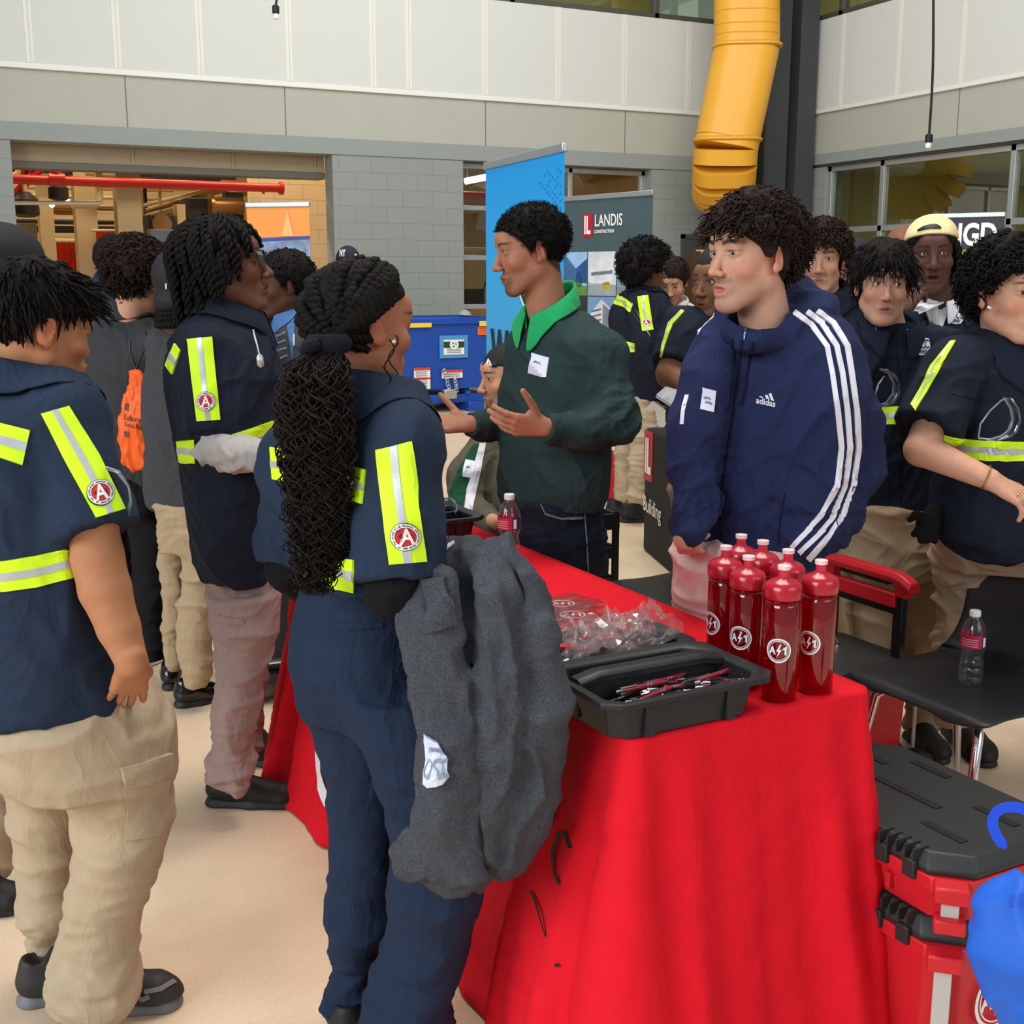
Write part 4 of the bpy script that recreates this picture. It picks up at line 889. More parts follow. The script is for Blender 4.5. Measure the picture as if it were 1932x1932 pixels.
def face_color(H, V, skin, lip=None, brow=(36,25,20), brow_w=1.0, stubble=0.0, mustache=0.0, goatee=0.0, fade=0.0, hl=None, brow_len=1.0):
    q = H.loc(V); sk = A3(lin(skin)); col = np.tile(sk, (len(V), 1)); inh = (np.abs(q) < A3((.1, .13, .14))).all(1)
    def mixc(w, c):
        w = np.clip(w, 0, 1)[:, None]*inh[:, None]; col[:] = col*(1-w) + A3(c)*w
    x, y, z = q.T; ax = np.abs(x)
    hair = A3(lin(brow))
    red = A3(lin([min(255, int(skin[0]*1.02)), int(skin[1]*.86), int(skin[2]*.84)]))
    mixc(.55*np.exp(-((ax-.045)/.02)**2-((z+.022)/.02)**2)*(y > .02), red); mixc(.5*np.exp(-(x/.016)**2-((z+.03)/.016)**2)*(y > .08), red)
    mixc(.6*(np.abs(ax-.08) < .02)*(np.abs(z) < .04)*(np.abs(y+.012) < .03), red)
    st = np.clip((-.030-z)/.012, 0, 1)*np.clip((y+.0)/.02, 0, 1)*np.clip((z+.135)/.02, 0, 1)
    if stubble: mixc(.75*stubble*st*(1-np.exp(-((ax-.036)/.014)**2-((z+.035)/.012)**2)), hair)
    if mustache: mixc(.7*mustache*np.exp(-((z+.0515-.18*ax)/.0062)**4)*(ax < .028)*(y > .065), hair)
    if goatee: mixc(.8*goatee*np.exp(-(x/.026)**4-((z+.100)/.022)**4)*(y > .04), hair); mixc(.5*goatee*np.exp(-((ax-.026)/.006)**2-((z+.075)/.02)**4)*(y > .05), hair)
    lc = lin(lip) if lip else lin([int(skin[0]*.82), int(skin[1]*.66), int(skin[2]*.66)])
    mixc(1.2*np.clip(1.25-((ax/.0235)**2+((z+.065)/.0105)**2), 0, 1)*(y > .072), lc)
    zb = .0315 + .0045*np.sin(np.clip((ax-.012)/.036, 0, 1)*2.2) - .10*np.clip(ax-.04, 0, 1)
    mixc(.92*np.exp(-(np.abs(z-zb)/(.0036*brow_w))**3)*np.clip((ax-.010)/.004, 0, 1)*np.clip((.051*brow_len-ax)/.006, 0, 1)*(y > .04), hair)
    mixc(.8*np.exp(-((ax-.031)/.015)**4-((z-.0160)/.0020)**2)*(y > .06), hair); mixc(.35*np.exp(-((ax-.031)/.015)**4-((z-.0062)/.0018)**2)*(y > .06), hair)
    if fade: mixc(fade*np.clip(hairline(q, hl)/.012+.6, 0, 1), hair)
    return col
def eyeballs(H, per, gaze=0.0, iris=(60,36,22)):
    for x in (-1, 1):
        c = H.w(.031*x, .0725, .0115); R = .0116*H.s; n, m = 20, 14; V = []; 
        g = math.radians(gaze); ax = U(H.R@A3((math.sin(g), math.cos(g), 0))); a = U(np.cross(ax, (0, 0, 1.))); b = np.cross(ax, a); C = []
        th = [0, .12, .22, .235, .36, .46, .49, .6, .9, 1.2, 1.6, 2.0, 2.5, 3.14]
        for t in th:
            for k in range(n):
                p = 2*math.pi*k/n; V.append(c+R*(math.cos(t)*ax+math.sin(t)*(math.cos(p)*a+math.sin(p)*b)))
                C.append(lin((8,6,6)) if t < .23 else (lin(iris) if t < .47 else lin((196,188,182))))
        F = [(i*n+k, (i+1)*n+k, (i+1)*n+(k+1) % n, i*n+(k+1) % n) for i in range(len(th)-1) for k in range(n)]
        obj('eye', fast_mesh('eye', V, F), mat('eyeball', (230,225,220), .12, vcol=True, spec=.6), per, True, col=A3(C))
def hand_ops(w, d, n, thumb, sc=1.0, curl=None, spread=1.0, th=None, k=.008):
    """w wrist, d along the hand, n the way the palm faces, thumb +1/-1 picks the side cross(d, n)"""
    d = U(d); n = U(n-d*(n@d)); t = np.cross(d, n)*thumb; w = np.asarray(w, float); o = []
    P_ = lambda a, b, c=0: w + sc*(d*a + t*b + n*c)
    offs = (.027, .009, -.010, -.027); base = (.088, .092, .088, .080); L = (.072, .080, .074, .058)
    curl = curl or [(25, 30, 20)]*4
    o += [('u', k, cone(P_(-.02, 0), P_(.02, 0), .024*sc, .026*sc, n, .72))]
    for i in range(4): o += u(k*sc*1.3, cone(P_(.015, offs[i]*.55), P_(base[i], offs[i]), .0145*sc, .0112*sc))
    o += u(.01*sc, ell(P_(.05, 0, .004), A3((.035, .030, .014))*sc, np.stack([d, t, n], 1)))
    o += u(.008*sc, cone(P_(.02, .020, .006), P_(.05, .034, .010), .014*sc, .012*sc))
    for i in range(4):
        p = P_(base[i], offs[i]); a = 0; sp = (offs[i]/.027)*.13*spread; rr = (.0092, .0094, .0090, .0080)[i]*sc
        for j, fr in enumerate((.44, .31, .25)):
            a += math.radians(curl[i][j]); dd = U((d*math.cos(sp)+t*math.sin(sp))*math.cos(a)+n*math.sin(a)); q = p + dd*L[i]*fr*sc
            o.append(('u', .003*sc if j == 0 else .002*sc, cone(p, q, rr*(1-.08*j), rr*(1-.08*(j+1)))))
            p = q
    a0, a1, a2 = th or (.75, .25, .0)                          # sideways, towards the palm, bend
    p = P_(.028, .026, .006); dd = U(d*.65+t*a0+n*a1)
    for j, (l, r0, r1) in enumerate(((.040, .0125, .0105), (.032, .0105, .0098), (.026, .0098, .0078))):
        q = p + dd*l*sc; o.append(('u', .005*sc if j == 0 else .002*sc, cone(p, q, r0*sc, r1*sc))); p = q; dd = U(dd + a2*(d*.6-t*.5+n*.2))
    return o
class Person:
    def __init__(s, label, base, skin, h=.004, group=None):
        s.e = empty('person', base, label, 'person', group); s.skin = skin; s.body = []; s.h = h; s.H = None; s.geo = {}; s.kw = {}
    def head(s, px, py, cf, yaw, pitch=0, roll=0, sc=1.0, fine=None, **kw):
        s.H = HeadF(P(px, py, cf), yaw, pitch, roll, sc); a = {k: kw.pop(k) for k in list(kw) if k in ('nose_out', 'jaw', 'nose', 'lips', 'mouth_open', 'cheek', 'wide', 'eye_open')}
        s.fine = s.h <= .0035 if fine is None else fine
        s.body = head_ops(s.H, fine=s.fine, **a) + s.body; s.kw = kw; return s.H
    def neck(s, pts, rs, k=.025): s.body += u(k, *chain(pts, rs))
    def limb(s, pts, rs, k=.02): s.body += u(k, *chain(pts, rs))
    def finish_body(s, gaze=0, iris=(60,36,22)):
        lo, hi = ops_box(s.body); V, F = sdf_mesh(s.body, lo, hi, s.h); V = relax(V, F, 1, .3)
        col = face_color(s.H, V, s.skin, **s.kw) if s.H is not None else np.tile(A3(lin(s.skin)), (len(V), 1))
        o = obj('body', fast_mesh('body', V, F), M_skin(), s.e, True, col=col); s.geo['body'] = (V, F)
        if s.H is not None and s.fine: eyeballs(s.H, s.e, gaze, iris)
        return o
    def part(s, name, ops, m, h=None, fold=None, rx=1, parent=None, keep=None, label=None, post=None):
        h = h or max(s.h*1.6, .005); lo, hi = ops_box(ops); V, F = sdf_mesh(ops, lo, hi, h)
        V = relax(V, F, rx, .45)
        if fold:
            N = vnormals(V, F); fl = fold if isinstance(fold, list) else [fold]
            for f in fl:
                f = dict(f); msk = f.pop('mask', None); dsp = folds(V, **f)
                if msk is not None: dsp = dsp*msk(V)
                V = V + N*dsp[:, None]
            V = relax(V, F, 1, .25)
        if post is not None: V = post(V, F)
        o = obj(name, fast_mesh(name, V, F), m, parent or s.e, True); s.geo[keep or name] = (V, F, o)
        if label: o['label'] = label
        return o
    def bvh(s, name):
        g = s.geo[name]
        if isinstance(g, tuple): s.geo[name] = g = [g, BVHTree.FromPolygons(g[0].tolist(), g[1].tolist())]
        return g[1]
    def owner(s, name):
        g = s.geo[name]; g = g[0] if isinstance(g, list) else g; return g[2] if len(g) > 2 else s.e
def cam_hit(bv, px, py, near=None):
    x, f, d = ray(px, py); D = U(Wc(x, f, -d)); o = A3((0, 0, HCAM))
    h, n, i, t = bv.ray_cast(Vector(o), Vector(D))
    if h is None:
        g = o + D*(near if near else 3.0)
        h, n, i, t = bv.find_nearest(Vector(g))
    n = A3(n); 
    if n@D > 0: n = -n
    return A3(h), n
def decal(per, part, name, m, V2, F2, TL, TR, BL, off=.002, thick=.003, parent=None, smooth=True):
    """V2 in unit square (u right, v down) laid on the surface of a part"""
    bv = per.bvh(part) if isinstance(per, Person) else per; TL, TR, BL = A3(TL, float), A3(TR, float), A3(BL, float)
    top = []; bot = []; near = None
    for uu_, vv_ in V2:
        p = TL + (TR-TL)*uu_ + (BL-TL)*vv_; h, n = cam_hit(bv, p[0], p[1], near); near = np.linalg.norm(h-A3((0, 0, HCAM)))
        top.append(h+n*off); bot.append(h+n*(off-thick))
    n0 = len(top); cnt = {}
    for f in F2:
        for i in range(len(f)):
            e = (f[i], f[(i+1) % len(f)]); cnt[e] = 1
    fs = [tuple(f) for f in F2] + [tuple(n0+i for i in reversed(f)) for f in F2] + [(a, n0+a, n0+b2, b2) for (a, b2) in cnt if (b2, a) not in cnt]
    w = MB(); w.add(top+bot, fs); me = w.mesh(name)
    b_ = bmesh.new(); b_.from_mesh(me); bmesh.ops.recalc_face_normals(b_, faces=b_.faces); b_.to_mesh(me); b_.free()
    return obj(name, me, m, parent or (per.owner(part) if isinstance(per, Person) else None), False)
def gridUV(nu, nv, u0=0, u1=1, v0=0, v1=1):
    V = [(u0+(u1-u0)*i/nu, v0+(v1-v0)*j/nv) for j in range(nv+1) for i in range(nu+1)]
    F = [(j*(nu+1)+i, (j+1)*(nu+1)+i, (j+1)*(nu+1)+i+1, j*(nu+1)+i+1) for j in range(nv) for i in range(nu)]
    return V, F
def discUV(r=.5, n=28, rings=3, r0=0.0):
    V = []; F = []
    for j in range(rings+1):
        rr = r0+(r-r0)*j/rings
        for k in range(n): V.append((.5+max(rr, .004)*math.cos(2*math.pi*k/n), .5+max(rr, .004)*math.sin(2*math.pi*k/n)))
    for j in range(rings):
        for k in range(n): F.append((j*n+k, j*n+(k+1) % n, (j+1)*n+(k+1) % n, (j+1)*n+k))
    if r0 == 0: F.append(tuple(range(n)))
    return V, F
def polyUV(poly, rings=5, sub=4):
    p = A3(poly, float); n = len(p); q = A3([p[i]+(p[(i+1) % n]-p[i])*k/sub for i in range(n) for k in range(sub)]); c = q.mean(0); m = len(q); V = []; F = []
    for j in range(rings+1): V += [tuple(c+(x-c)*max(j/rings, .02)) for x in q]
    for j in range(rings):
        for k in range(m): F.append((j*m+k, j*m+(k+1) % m, (j+1)*m+(k+1) % m, (j+1)*m+k))
    return V, F+[tuple(range(m))]
def textUV(s, u0, u1, v0, v1, bold=0.0):
    v, f = text_mesh(s, 1, bold); 
    if not len(v): return [], []
    a, b = v[:, 0].max()-v[:, 0].min(), v[:, 1].max()-v[:, 1].min()
    return [((u0+u1)/2+(p[0]/a)*(u1-u0), (v0+v1)/2-(p[1]/b)*(v1-v0)) for p in v], f
def polylineUV(pts, wid):
    V = []; F = []; p = A3(pts, float)
    for i in range(len(p)):
        t = U(p[min(i+1, len(p)-1)]-p[max(i-1, 0)]); nn = A3((-t[1], t[0])); V += [tuple(p[i]+nn*wid/2), tuple(p[i]-nn*wid/2)]
        if i: F.append((2*i-2, 2*i-1, 2*i+1, 2*i))
    return V, F
def strip_px(per, part, name, m, left, right, nu=4, off=.002, thick=.003, parent=None, u0=0.0, u1=1.0):
    """a ribbon between two pixel polylines (same count)"""
    L = A3(left, float); R = A3(right, float); n = len(L); t = np.linspace(0, n-1, max(2, (n-1)*11+1)); i = np.clip(t.astype(int), 0, n-2); f = (t-i)[:, None]
    l = L[i]*(1-f)+L[i+1]*f; r = R[i]*(1-f)+R[i+1]*f; nv = len(t)-1
    V = []; 
    for j in range(nv+1):
        for k in range(nu+1):
            q = u0+(u1-u0)*k/nu; p = l[j]*(1-q)+r[j]*q; V.append((p[0], p[1]))
    F = [(j*(nu+1)+k, (j+1)*(nu+1)+k, (j+1)*(nu+1)+k+1, j*(nu+1)+k+1) for j in range(nv) for k in range(nu)]
    return decal(per, part, name, m, V, F, (0, 0), (1, 0), (0, 1), off, thick, parent)
M_HIVIS = mat('hivis_yellow', (212,252,24), .6, noise=.03, nscale=300, emit=(205,250,10), estr=.0)
M_REFL = mat('reflective_tape', (190,194,198), .4, metal=.3, noise=.04, nscale=200)
def hivis(per, part, left, right, lo=.36, hi=.62, nu=6):
    """yellow tape with a silver stripe"""
    t = strip_px(per, part, 'hi_vis_tape', M_HIVIS, left, right, nu+4, .0048, .007); s2 = strip_px(per, part, 'reflective_stripe', M_REFL, left, right, 3, .0062, .004, parent=t, u0=lo, u1=hi); return t
M_BADGEK = mat('badge_black', (24,22,24), .6); M_BADGEW = mat('badge_white', (236,234,230), .6); M_BADGER = mat('badge_red', (196,28,38), .55)
def agc_badge(per, part, c, r, ang=0.0):
    """round white and red emblem with a large letter A and a ring of lettering"""
    a = math.radians(ang); ux = A3((math.cos(a), math.sin(a)))*2*r; uy = A3((-math.sin(a), math.cos(a)))*2*r; TL = A3(c)-ux/2-uy/2; TR = TL+ux; BL = TL+uy
    d0 = decal(per, part, 'round_badge', M_BADGEK, *discUV(.5), TL, TR, BL, .0075, .006)
    decal(per, part, 'badge_ring', M_BADGEW, *discUV(.475, r0=.34, rings=2), TL, TR, BL, .0084, .003, d0)
    decal(per, part, 'badge_centre', M_BADGER, *discUV(.32), TL, TR, BL, .0084, .003, d0)
    V = []; F = []
    for txt, a0, a1, rr in (('THE ASSOCIATED GENERAL CONTRACTORS', 140, 400, .405), ('OF AMERICA', 128, 52, .405)):
        for i, ch in enumerate(txt):
            if ch == ' ': continue
            t = math.radians(a0+(a1-a0)*(i+.5)/len(txt)); v, f = TXTC(ch)
            up = A3((math.cos(t), math.sin(t))); rt = A3((-math.sin(t), math.cos(t)))
            if a0 < 130: up = -up; rt = -rt
            b = len(V); V += [tuple(A3((.5, .5))+(A3((math.cos(t), math.sin(t)))*rr)+rt*p[0]*.075+up*p[1]*.075) for p in v]; F += [tuple(b+q for q in g) for g in f]
    if r > 15: decal(per, part, 'badge_lettering', M_BADGEK, V, F, TL, TR, BL, .0093, .002, d0)
    decal(per, part, 'badge_letter', M_BADGEW, *textUV('A', .27, .73, .19, .80, .02), TL, TR, BL, .0097, .003, d0)
    if r > 15:
        for ch, x in (('C', .68), ('G', .32)): decal(per, part, 'badge_small_letter', M_BADGEK, *textUV(ch, x-.055, x+.055, .42, .56, .01), TL, TR, BL, .0092, .002, d0)
    return d0
_TX = {}
def TXTC(ch):
    if ch not in _TX: _TX[ch] = text_mesh(ch, 1)
    return _TX[ch]
M_PATCH = mat('patch_silver', (206,212,222), .55); M_PATCHI = mat('patch_ink', (28,34,50), .6)
def nocc_badge(per, part, TL, TR, BL, ink=None):
    """pale shield patch with the letters NOCC"""
    sh = [(.06, .10), (.5, 0), (.94, .10), (1, .55), (.82, .93), (.5, 1.0), (.18, .93), (0, .55)]
    d0 = decal(per, part, 'shield_patch', M_PATCH, *polyUV(sh), TL, TR, BL, .006, .007)
    m = ink or M_PATCHI
    decal(per, part, 'patch_lettering', m, *textUV('NOCC', .10, .90, .16, .66, .012), TL, TR, BL, .0085, .002, d0)
    for z in (.72, .79, .86): decal(per, part, 'patch_text_line', m, *gridUV(2, 1, .2+.1*(z-.7)*4, .8-.1*(z-.7)*4, z, z+.03), TL, TR, BL, .0085, .002, d0)
    return d0
# ---------------------------------------------------------------- hair
def strands(Q, R, n=4):
    Q = np.asarray(Q, float); N, m, _ = Q.shape; R = np.broadcast_to(np.asarray(R, float), (N, m))
    T = np.gradient(Q, axis=1); T /= np.maximum(np.linalg.norm(T, axis=2, keepdims=True), 1e-9)
    ref = np.where(np.abs(T[:, :1, 2:3]) < .9, A3((0, 0, 1.)), A3((1., 0, 0))); X = np.cross(ref, T); X /= np.maximum(np.linalg.norm(X, axis=2, keepdims=True), 1e-9); Y = np.cross(T, X)
    a = 2*np.pi*np.arange(n)/n
    V = Q[:, :, None, :] + R[:, :, None, None]*(np.cos(a)[None, None, :, None]*X[:, :, None, :] + np.sin(a)[None, None, :, None]*Y[:, :, None, :])
    i = np.arange(N)[:, None, None]*m*n + np.arange(m-1)[None, :, None]*n; k = np.arange(n)[None, None, :]; k1 = (k+1) % n
    F = np.stack(np.broadcast_arrays(i+k, i+k1, i+n+k1, i+n+k), -1).reshape(-1, 4)
    return V.reshape(-1, 3), F
def join(*gs):
    V = []; F = []; b = 0
    for v, f in gs:
        if len(v): V.append(v); F.append(np.asarray(f)+b); b += len(v)
    return np.concatenate(V), np.concatenate(F)
def scalp_pts(n, rng, hl=None, t=.004, lift=0.0, ymax=None, zmin=None, zmax=None, jit=.004):
    out = []
    while len(out) < n:
        v = rng.normal(size=(n*3, 3)); v /= np.linalg.norm(v, axis=1)[:, None]
        q = v*A3((.073+t, .095+t, .080+t)) + A3((0, -.016, .042)); ok = hairline(q, hl) > jit*rng.random(len(q))-.002
        if ymax is not None: ok &= q[:, 1] < ymax
        if zmin is not None: ok &= q[:, 2] > zmin
        if zmax is not None: ok &= q[:, 2] < zmax
        out += list(zip(q[ok], v[ok]))
    q, v = zip(*out[:n]); return A3(q), A3(v)
def curls(H, n, L, rad, turns, thick, seed=0, hl=None, grav=.3, fwd=0.0, m=10, sides=3, var=.4, back=0, **kw):
    """locks that leave the scalp and wind into curls (head-local, then placed)"""
    rng = np.random.default_rng(seed); q, v = scalp_pts(n, rng, hl, **kw); t = np.linspace(0, 1, m)[None, :, None]
    Ls = (L*(1-var/2+var*rng.random(n)))[:, None, None]
    d = v + rng.normal(size=v.shape)*.35 + A3((0, fwd, -.1)); d /= np.linalg.norm(d, axis=1)[:, None]
    e1 = np.cross(d, rng.normal(size=v.shape)); e1 /= np.linalg.norm(e1, axis=1)[:, None]; e2 = np.cross(d, e1)
    ph = rng.random(n)[:, None, None]*6.28; w = 2*np.pi*turns*(.7+.6*rng.random(n))[:, None, None]
    r = rad*(.6+.8*rng.random(n))[:, None, None]*np.minimum(1, t*3)
    Q = q[:, None, :] + d[:, None, :]*t*Ls + (e1[:, None, :]*np.cos(w*t+ph)+e2[:, None, :]*np.sin(w*t+ph)-e1[:, None, :]*np.cos(ph)-e2[:, None, :]*np.sin(ph))*r + A3((0, fwd, -1.))*(t**2)*Ls*grav
    R = thick*(1-.6*np.linspace(0, 1, m)**2)[None, :]*np.ones((n, 1))
    return strands(H.wv(Q), R*H.s, sides)
def twist_rope(pts, r, pitch=.018, m=None, sides=5, ply=2):
    """rope of plies winding round a path (world points)"""
    pts = A3(pts); seg = np.linalg.norm(np.diff(pts, axis=0), axis=1); s = np.concatenate([[0], np.cumsum(seg)]); L = s[-1]; m = m or max(6, int(L/pitch*5)); ss = np.linspace(0, L, m)
    c = np.stack([np.interp(ss, s, pts[:, k]) for k in range(3)], 1)
    T = np.gradient(c, axis=0); T /= np.maximum(np.linalg.norm(T, axis=1)[:, None], 1e-9); ref = A3((.3, .9, .2)); X = np.cross(T, ref); X /= np.maximum(np.linalg.norm(X, axis=1)[:, None], 1e-9); Y = np.cross(T, X)
    rr = np.broadcast_to(np.asarray(r, float), (m,)) if not hasattr(r, '__len__') else np.interp(ss, np.linspace(0, L, len(r)), r)
    Q = []; R = []
    for p in range(ply):
        a = 2*np.pi*(ss/pitch/ply*1.0+p/ply); Q.append(c+(np.cos(a)[:, None]*X+np.sin(a)[:, None]*Y)*(rr*.55)[:, None]); R.append(rr*.72)
    return strands(A3(Q), A3(R), sides)
def braid(pts, r, pitch=.022, sides=6):
    """three-strand plait along a path"""
    pts = A3(pts); seg = np.linalg.norm(np.diff(pts, axis=0), axis=1); s = np.concatenate([[0], np.cumsum(seg)]); L = s[-1]; m = max(8, int(L/pitch*9)); ss = np.linspace(0, L, m)
    c = np.stack([np.interp(ss, s, pts[:, k]) for k in range(3)], 1); T = np.gradient(c, axis=0); T /= np.maximum(np.linalg.norm(T, axis=1)[:, None], 1e-9)
    ref = A3((.2, .3, .93)) if abs(np.mean(T[:, 2])) < .8 else A3((.9, .3, .1)); X = np.cross(T, ref); X /= np.maximum(np.linalg.norm(X, axis=1)[:, None], 1e-9); Y = np.cross(T, X)
    rr = np.interp(ss, np.linspace(0, L, len(r)), r) if hasattr(r, '__len__') else np.full(m, r); Q = []; R = []
    for p in range(3):
        a = 2*np.pi*(ss/(pitch*1.5)+p/3); Q.append(c+(np.sin(a)[:, None]*X*.85+np.sin(2*a)[:, None]*Y*.5)*rr[:, None]); R.append(rr*.66)
    return strands(A3(Q), A3(R), sides)
def hair_part(per, geos, m, name='hair', label=None):
    V, F = join(*geos); o = obj(name, fast_mesh(name, V, F), m, per.e, True)
    if label: o['label'] = label
    return o
M_HAIRC = mat('hair_soft_black', (38,32,30), .7, noise=.3, nscale=60, bump=.3, bscale=500, spec=.12)
M_HAIRK = mat('hair_black', (23,20,19), .68, noise=.25, nscale=60, bump=.3, bscale=500, spec=.12)
M_HAIRB = mat('hair_brown_black', (42,31,26), .68, noise=.25, nscale=60, bump=.3, bscale=500, spec=.12)
# ---------------------------------------------------------------- clothing helpers
def fabric(name, col, **kw):
    a = dict(rough=.88, noise=.05, nscale=30, bump=.22, bscale=900, spec=.2, crease=.42); a.update(kw); return mat(name, col, **a)
M_NAVY = fabric('navy_work_shirt', (37,49,69)); M_NAVYD = fabric('dark_navy_work_shirt', (27,33,47)); M_NAVYP = fabric('navy_trousers', (34,46,68))
M_KHAKI = fabric('khaki_twill', (180,161,134), crease=.28); M_KHAKI2 = fabric('khaki_twill_dull', (168,148,118), crease=.3); M_MAUVE = fabric('grey_mauve_twill', (156,134,128))
M_SHOEK = mat('shoe_black', (26,25,25), .6, noise=.1, nscale=60, bump=.3, bscale=300); M_SOLEK = mat('sole_black', (34,34,35), .6); M_SOLEG = mat('sole_grey', (118,120,122), .6)
def shoe(per, heel, toe, w=.046, hgt=.085, m=None, ms=None, sole=.028, label=None, h=.005, lace=True, ankle=None):
    """low shoe from heel to toe on the ground, with sole and laces"""
    heel = A3((heel[0], heel[1], 0.)); toe = A3((toe[0], toe[1], 0.)); d = U(toe-heel); L = np.linalg.norm(toe-heel); r = np.cross(d, (0, 0, 1.)); z = A3((0, 0, 1.))
    p = lambda a, b, c: heel + d*L*a + r*b + z*c
    up = u(0, cone(p(.13, 0, .05), p(.30, 0, .056), w*.78, w*.82)) + u(.03, cone(p(.3, 0, .05), p(.80, 0, .028), w*.84, w*.86)) + u(.02, cone(p(.80, 0, .026), p(.88, 0, .024), w*.86, w*.62))
    up += u(.02, cone(p(.15, 0, hgt), p(.30, 0, hgt), w*.62, w*.66)) + u(.02, cone(p(.32, 0, hgt*.92), p(.62, 0, .05), w*.46, w*.5))
    up += [('i', .004, plane(p(0, 0, sole*.7), -z)), ('s', .008, cone(p(.2, 0, hgt+.02), p(.24, 0, hgt+.06), w*.55, w*.7))]
    o = per.part('shoe', up, m or M_SHOEK, h=h, rx=1, label=label)
    sl = u(0, cone(p(.12, 0, .0), p(.5, 0, 0), w*.80, w*.80)) + u(.02, cone(p(.5, 0, 0), p(.84, 0, 0), w*.9, w*.80)) + [('i', .006, plane(p(0, 0, sole), z)), ('i', .003, plane(p(0, 0, .001), -z))]
    per.part('sole', sl, ms or M_SOLEK, h=h, rx=1, parent=o)
    if lace:
        q = MB()
        for i in range(4):
            a = .40+.07*i; zt_ = .075-.0085*i*1.6+.012; q.tube([p(a, -w*.42, zt_-.012), p(a+.015, 0, zt_), p(a+.03, w*.42, zt_-.012)], .003, 6)
        q.build('laces', m or M_SHOEK, o, smooth=True)
    return o
print('lib', round(time.time()-T0, 1))
# ---------------------------------------------------------------- people: shared pieces
def row(cf, z):
    k = (HCAM-z)/cf                                            # down / forward
    return 966 + FPX*(k*CP-SP)/(k*SP+CP)
def capped(fn, o, n, k=.004):
    pl = plane(o, n); f = lambda p: smax(fn(p), pl(p), k)
    f.box = fn.box; return f
def seg(pts, rs, k=.02, n=None, s=1.0): return u(k, *chain(pts, rs, n, s))
def Pm(lst): return [P(*a) for a in lst]
def PXM(cf): return 1.0/mpp(cf, 900)
def collar(per, c, yaw, rx, ry, m, hgt=.03, flap=.055, gap=22, point=.03, tilt=.03, name='collar', out=.035, parent=None, on=None):
    f = face_dir(yaw); r = right_dir(yaw); z = A3((0, 0, 1.)); c = np.asarray(c, float); n = 40; rows = []
    for i in range(n+1):
        t = math.radians(gap + (360-2*gap)*i/n); dirn = r*rx*math.sin(t)+f*ry*math.cos(t); dn = U(dirn)
        e = math.exp(-((min(i, n-i)/n*(360-2*gap))/26.)**2); zz = -tilt*math.cos(t)
        rows.append([c+dirn+z*(zz-.02), c+dirn*.985+z*(zz+hgt), c+dirn*1.02+dn*.006+z*(zz+hgt+.002), c+dirn+dn*(out+.01*e)+z*(zz+hgt-flap-point*e)-0*f])
    key = on or next((k_ for k_ in ('shirt', 'sweater', 'jacket', 'pullover') if k_ in per.geo), None)
    if key:
        bv = per.bvh(key)
        for q in rows:
            for k_ in (2, 3):
                h_, n_, i_, d_ = bv.find_nearest(Vector(q[k_])); g = .008 if k_ == 3 else .012
                if (A3(q[k_])-A3(h_))@A3(n_) < g or (k_ == 3 and d_ < .05): q[k_] = A3(h_)+A3(n_)*g
            q.insert(3, (q[2]+q[3])/2); h_, n_, i_, d_ = bv.find_nearest(Vector(q[3]))
            if (A3(q[3])-A3(h_))@A3(n_) < .012: q[3] = A3(h_)+A3(n_)*.012
    else:
        for q in rows: q.insert(3, (q[2]+q[3])/2)
    V = [p for q in rows for p in q]; F = [(i*5+k, (i+1)*5+k, (i+1)*5+k+1, i*5+k+1) for i in range(n) for k in range(4)]
    o = obj(name, fast_mesh(name, V, F), m, parent or per.e, True); md = o.modifiers.new('s', 'SOLIDIFY'); md.thickness = .004; md.offset = 0
    sd = o.modifiers.new('b', 'SUBSURF'); sd.levels = 1; sd.render_levels = 1; return o
def legs(per, m, hip, legsecs, yaw, ratio=.8, fold=None, name='trousers', h=None, extra=()):
    ops = u(0, loft(hip, yaw, ratio, 2.2))
    for s in legsecs: ops += u(.03, loft(s, yaw, .95, 2.0))
    ops += list(extra)
    return per.part(name, ops, m, h=h, fold=fold or [dict(amp=.010, size=.10, seed=5, yaw=yaw, an=(.55, .8, 1.0), tilt=.5)])
def knee_mask(z0, z1):
    return lambda V: np.clip((z1-V[:, 2])/(z1-z0), 0, 1)
def simple_legs(per, m, pxc, wpx, cf, ytop, yaw, ztop_w=1.0, feet=True, gap=.12, h=.012, ms=None):
    """straight trousers down to the floor and shoes, for figures mostly hidden behind others"""
    k = PXM(cf); yb = row(cf, .06); c = pxc; w = wpx
    hip = [(ytop, c-w/2, c+w/2, cf), (ytop+(yb-ytop)*.25, c-w*.54, c+w*.54, cf)]
    L = [[(ytop+(yb-ytop)*.15, c+s*w*.25-w*.28, c+s*w*.25+w*.28, cf), (ytop+(yb-ytop)*.6, c+s*w*.28-w*.20, c+s*w*.28+w*.20, cf), (yb, c+s*w*.30-w*.17, c+s*w*.30+w*.17, cf)] for s in (-1, 1)]
    legs(per, m, hip, L, yaw, h=h)
    if feet:
        f = face_dir(yaw)
        for s in (-1, 1):
            b = P(c+s*w*.30, yb, cf); shoe(per, b-f*.10, b+f*.17, h=.010, lace=False, m=ms)
M_SKIRTK = fabric('black_jersey', (20,20,22)); M_CHAR = fabric('charcoal_fleece', (58,58,62)); M_HEATH = fabric('grey_heather', (170,164,160))
M_BLACKT = fabric('black_twill', (26,26,28)); M_JEANS = fabric('dark_denim', (30,36,48), noise=.12, nscale=25); M_PINKT = fabric('pale_pink_twill', (224,188,180)); M_WSHIRT = fabric('white_shirt', (222,224,232))
M_THREAD = mat('name_tag_ink', (70,80,130), .6); M_TAG = mat('name_tag_paper', (226,230,244), .5)
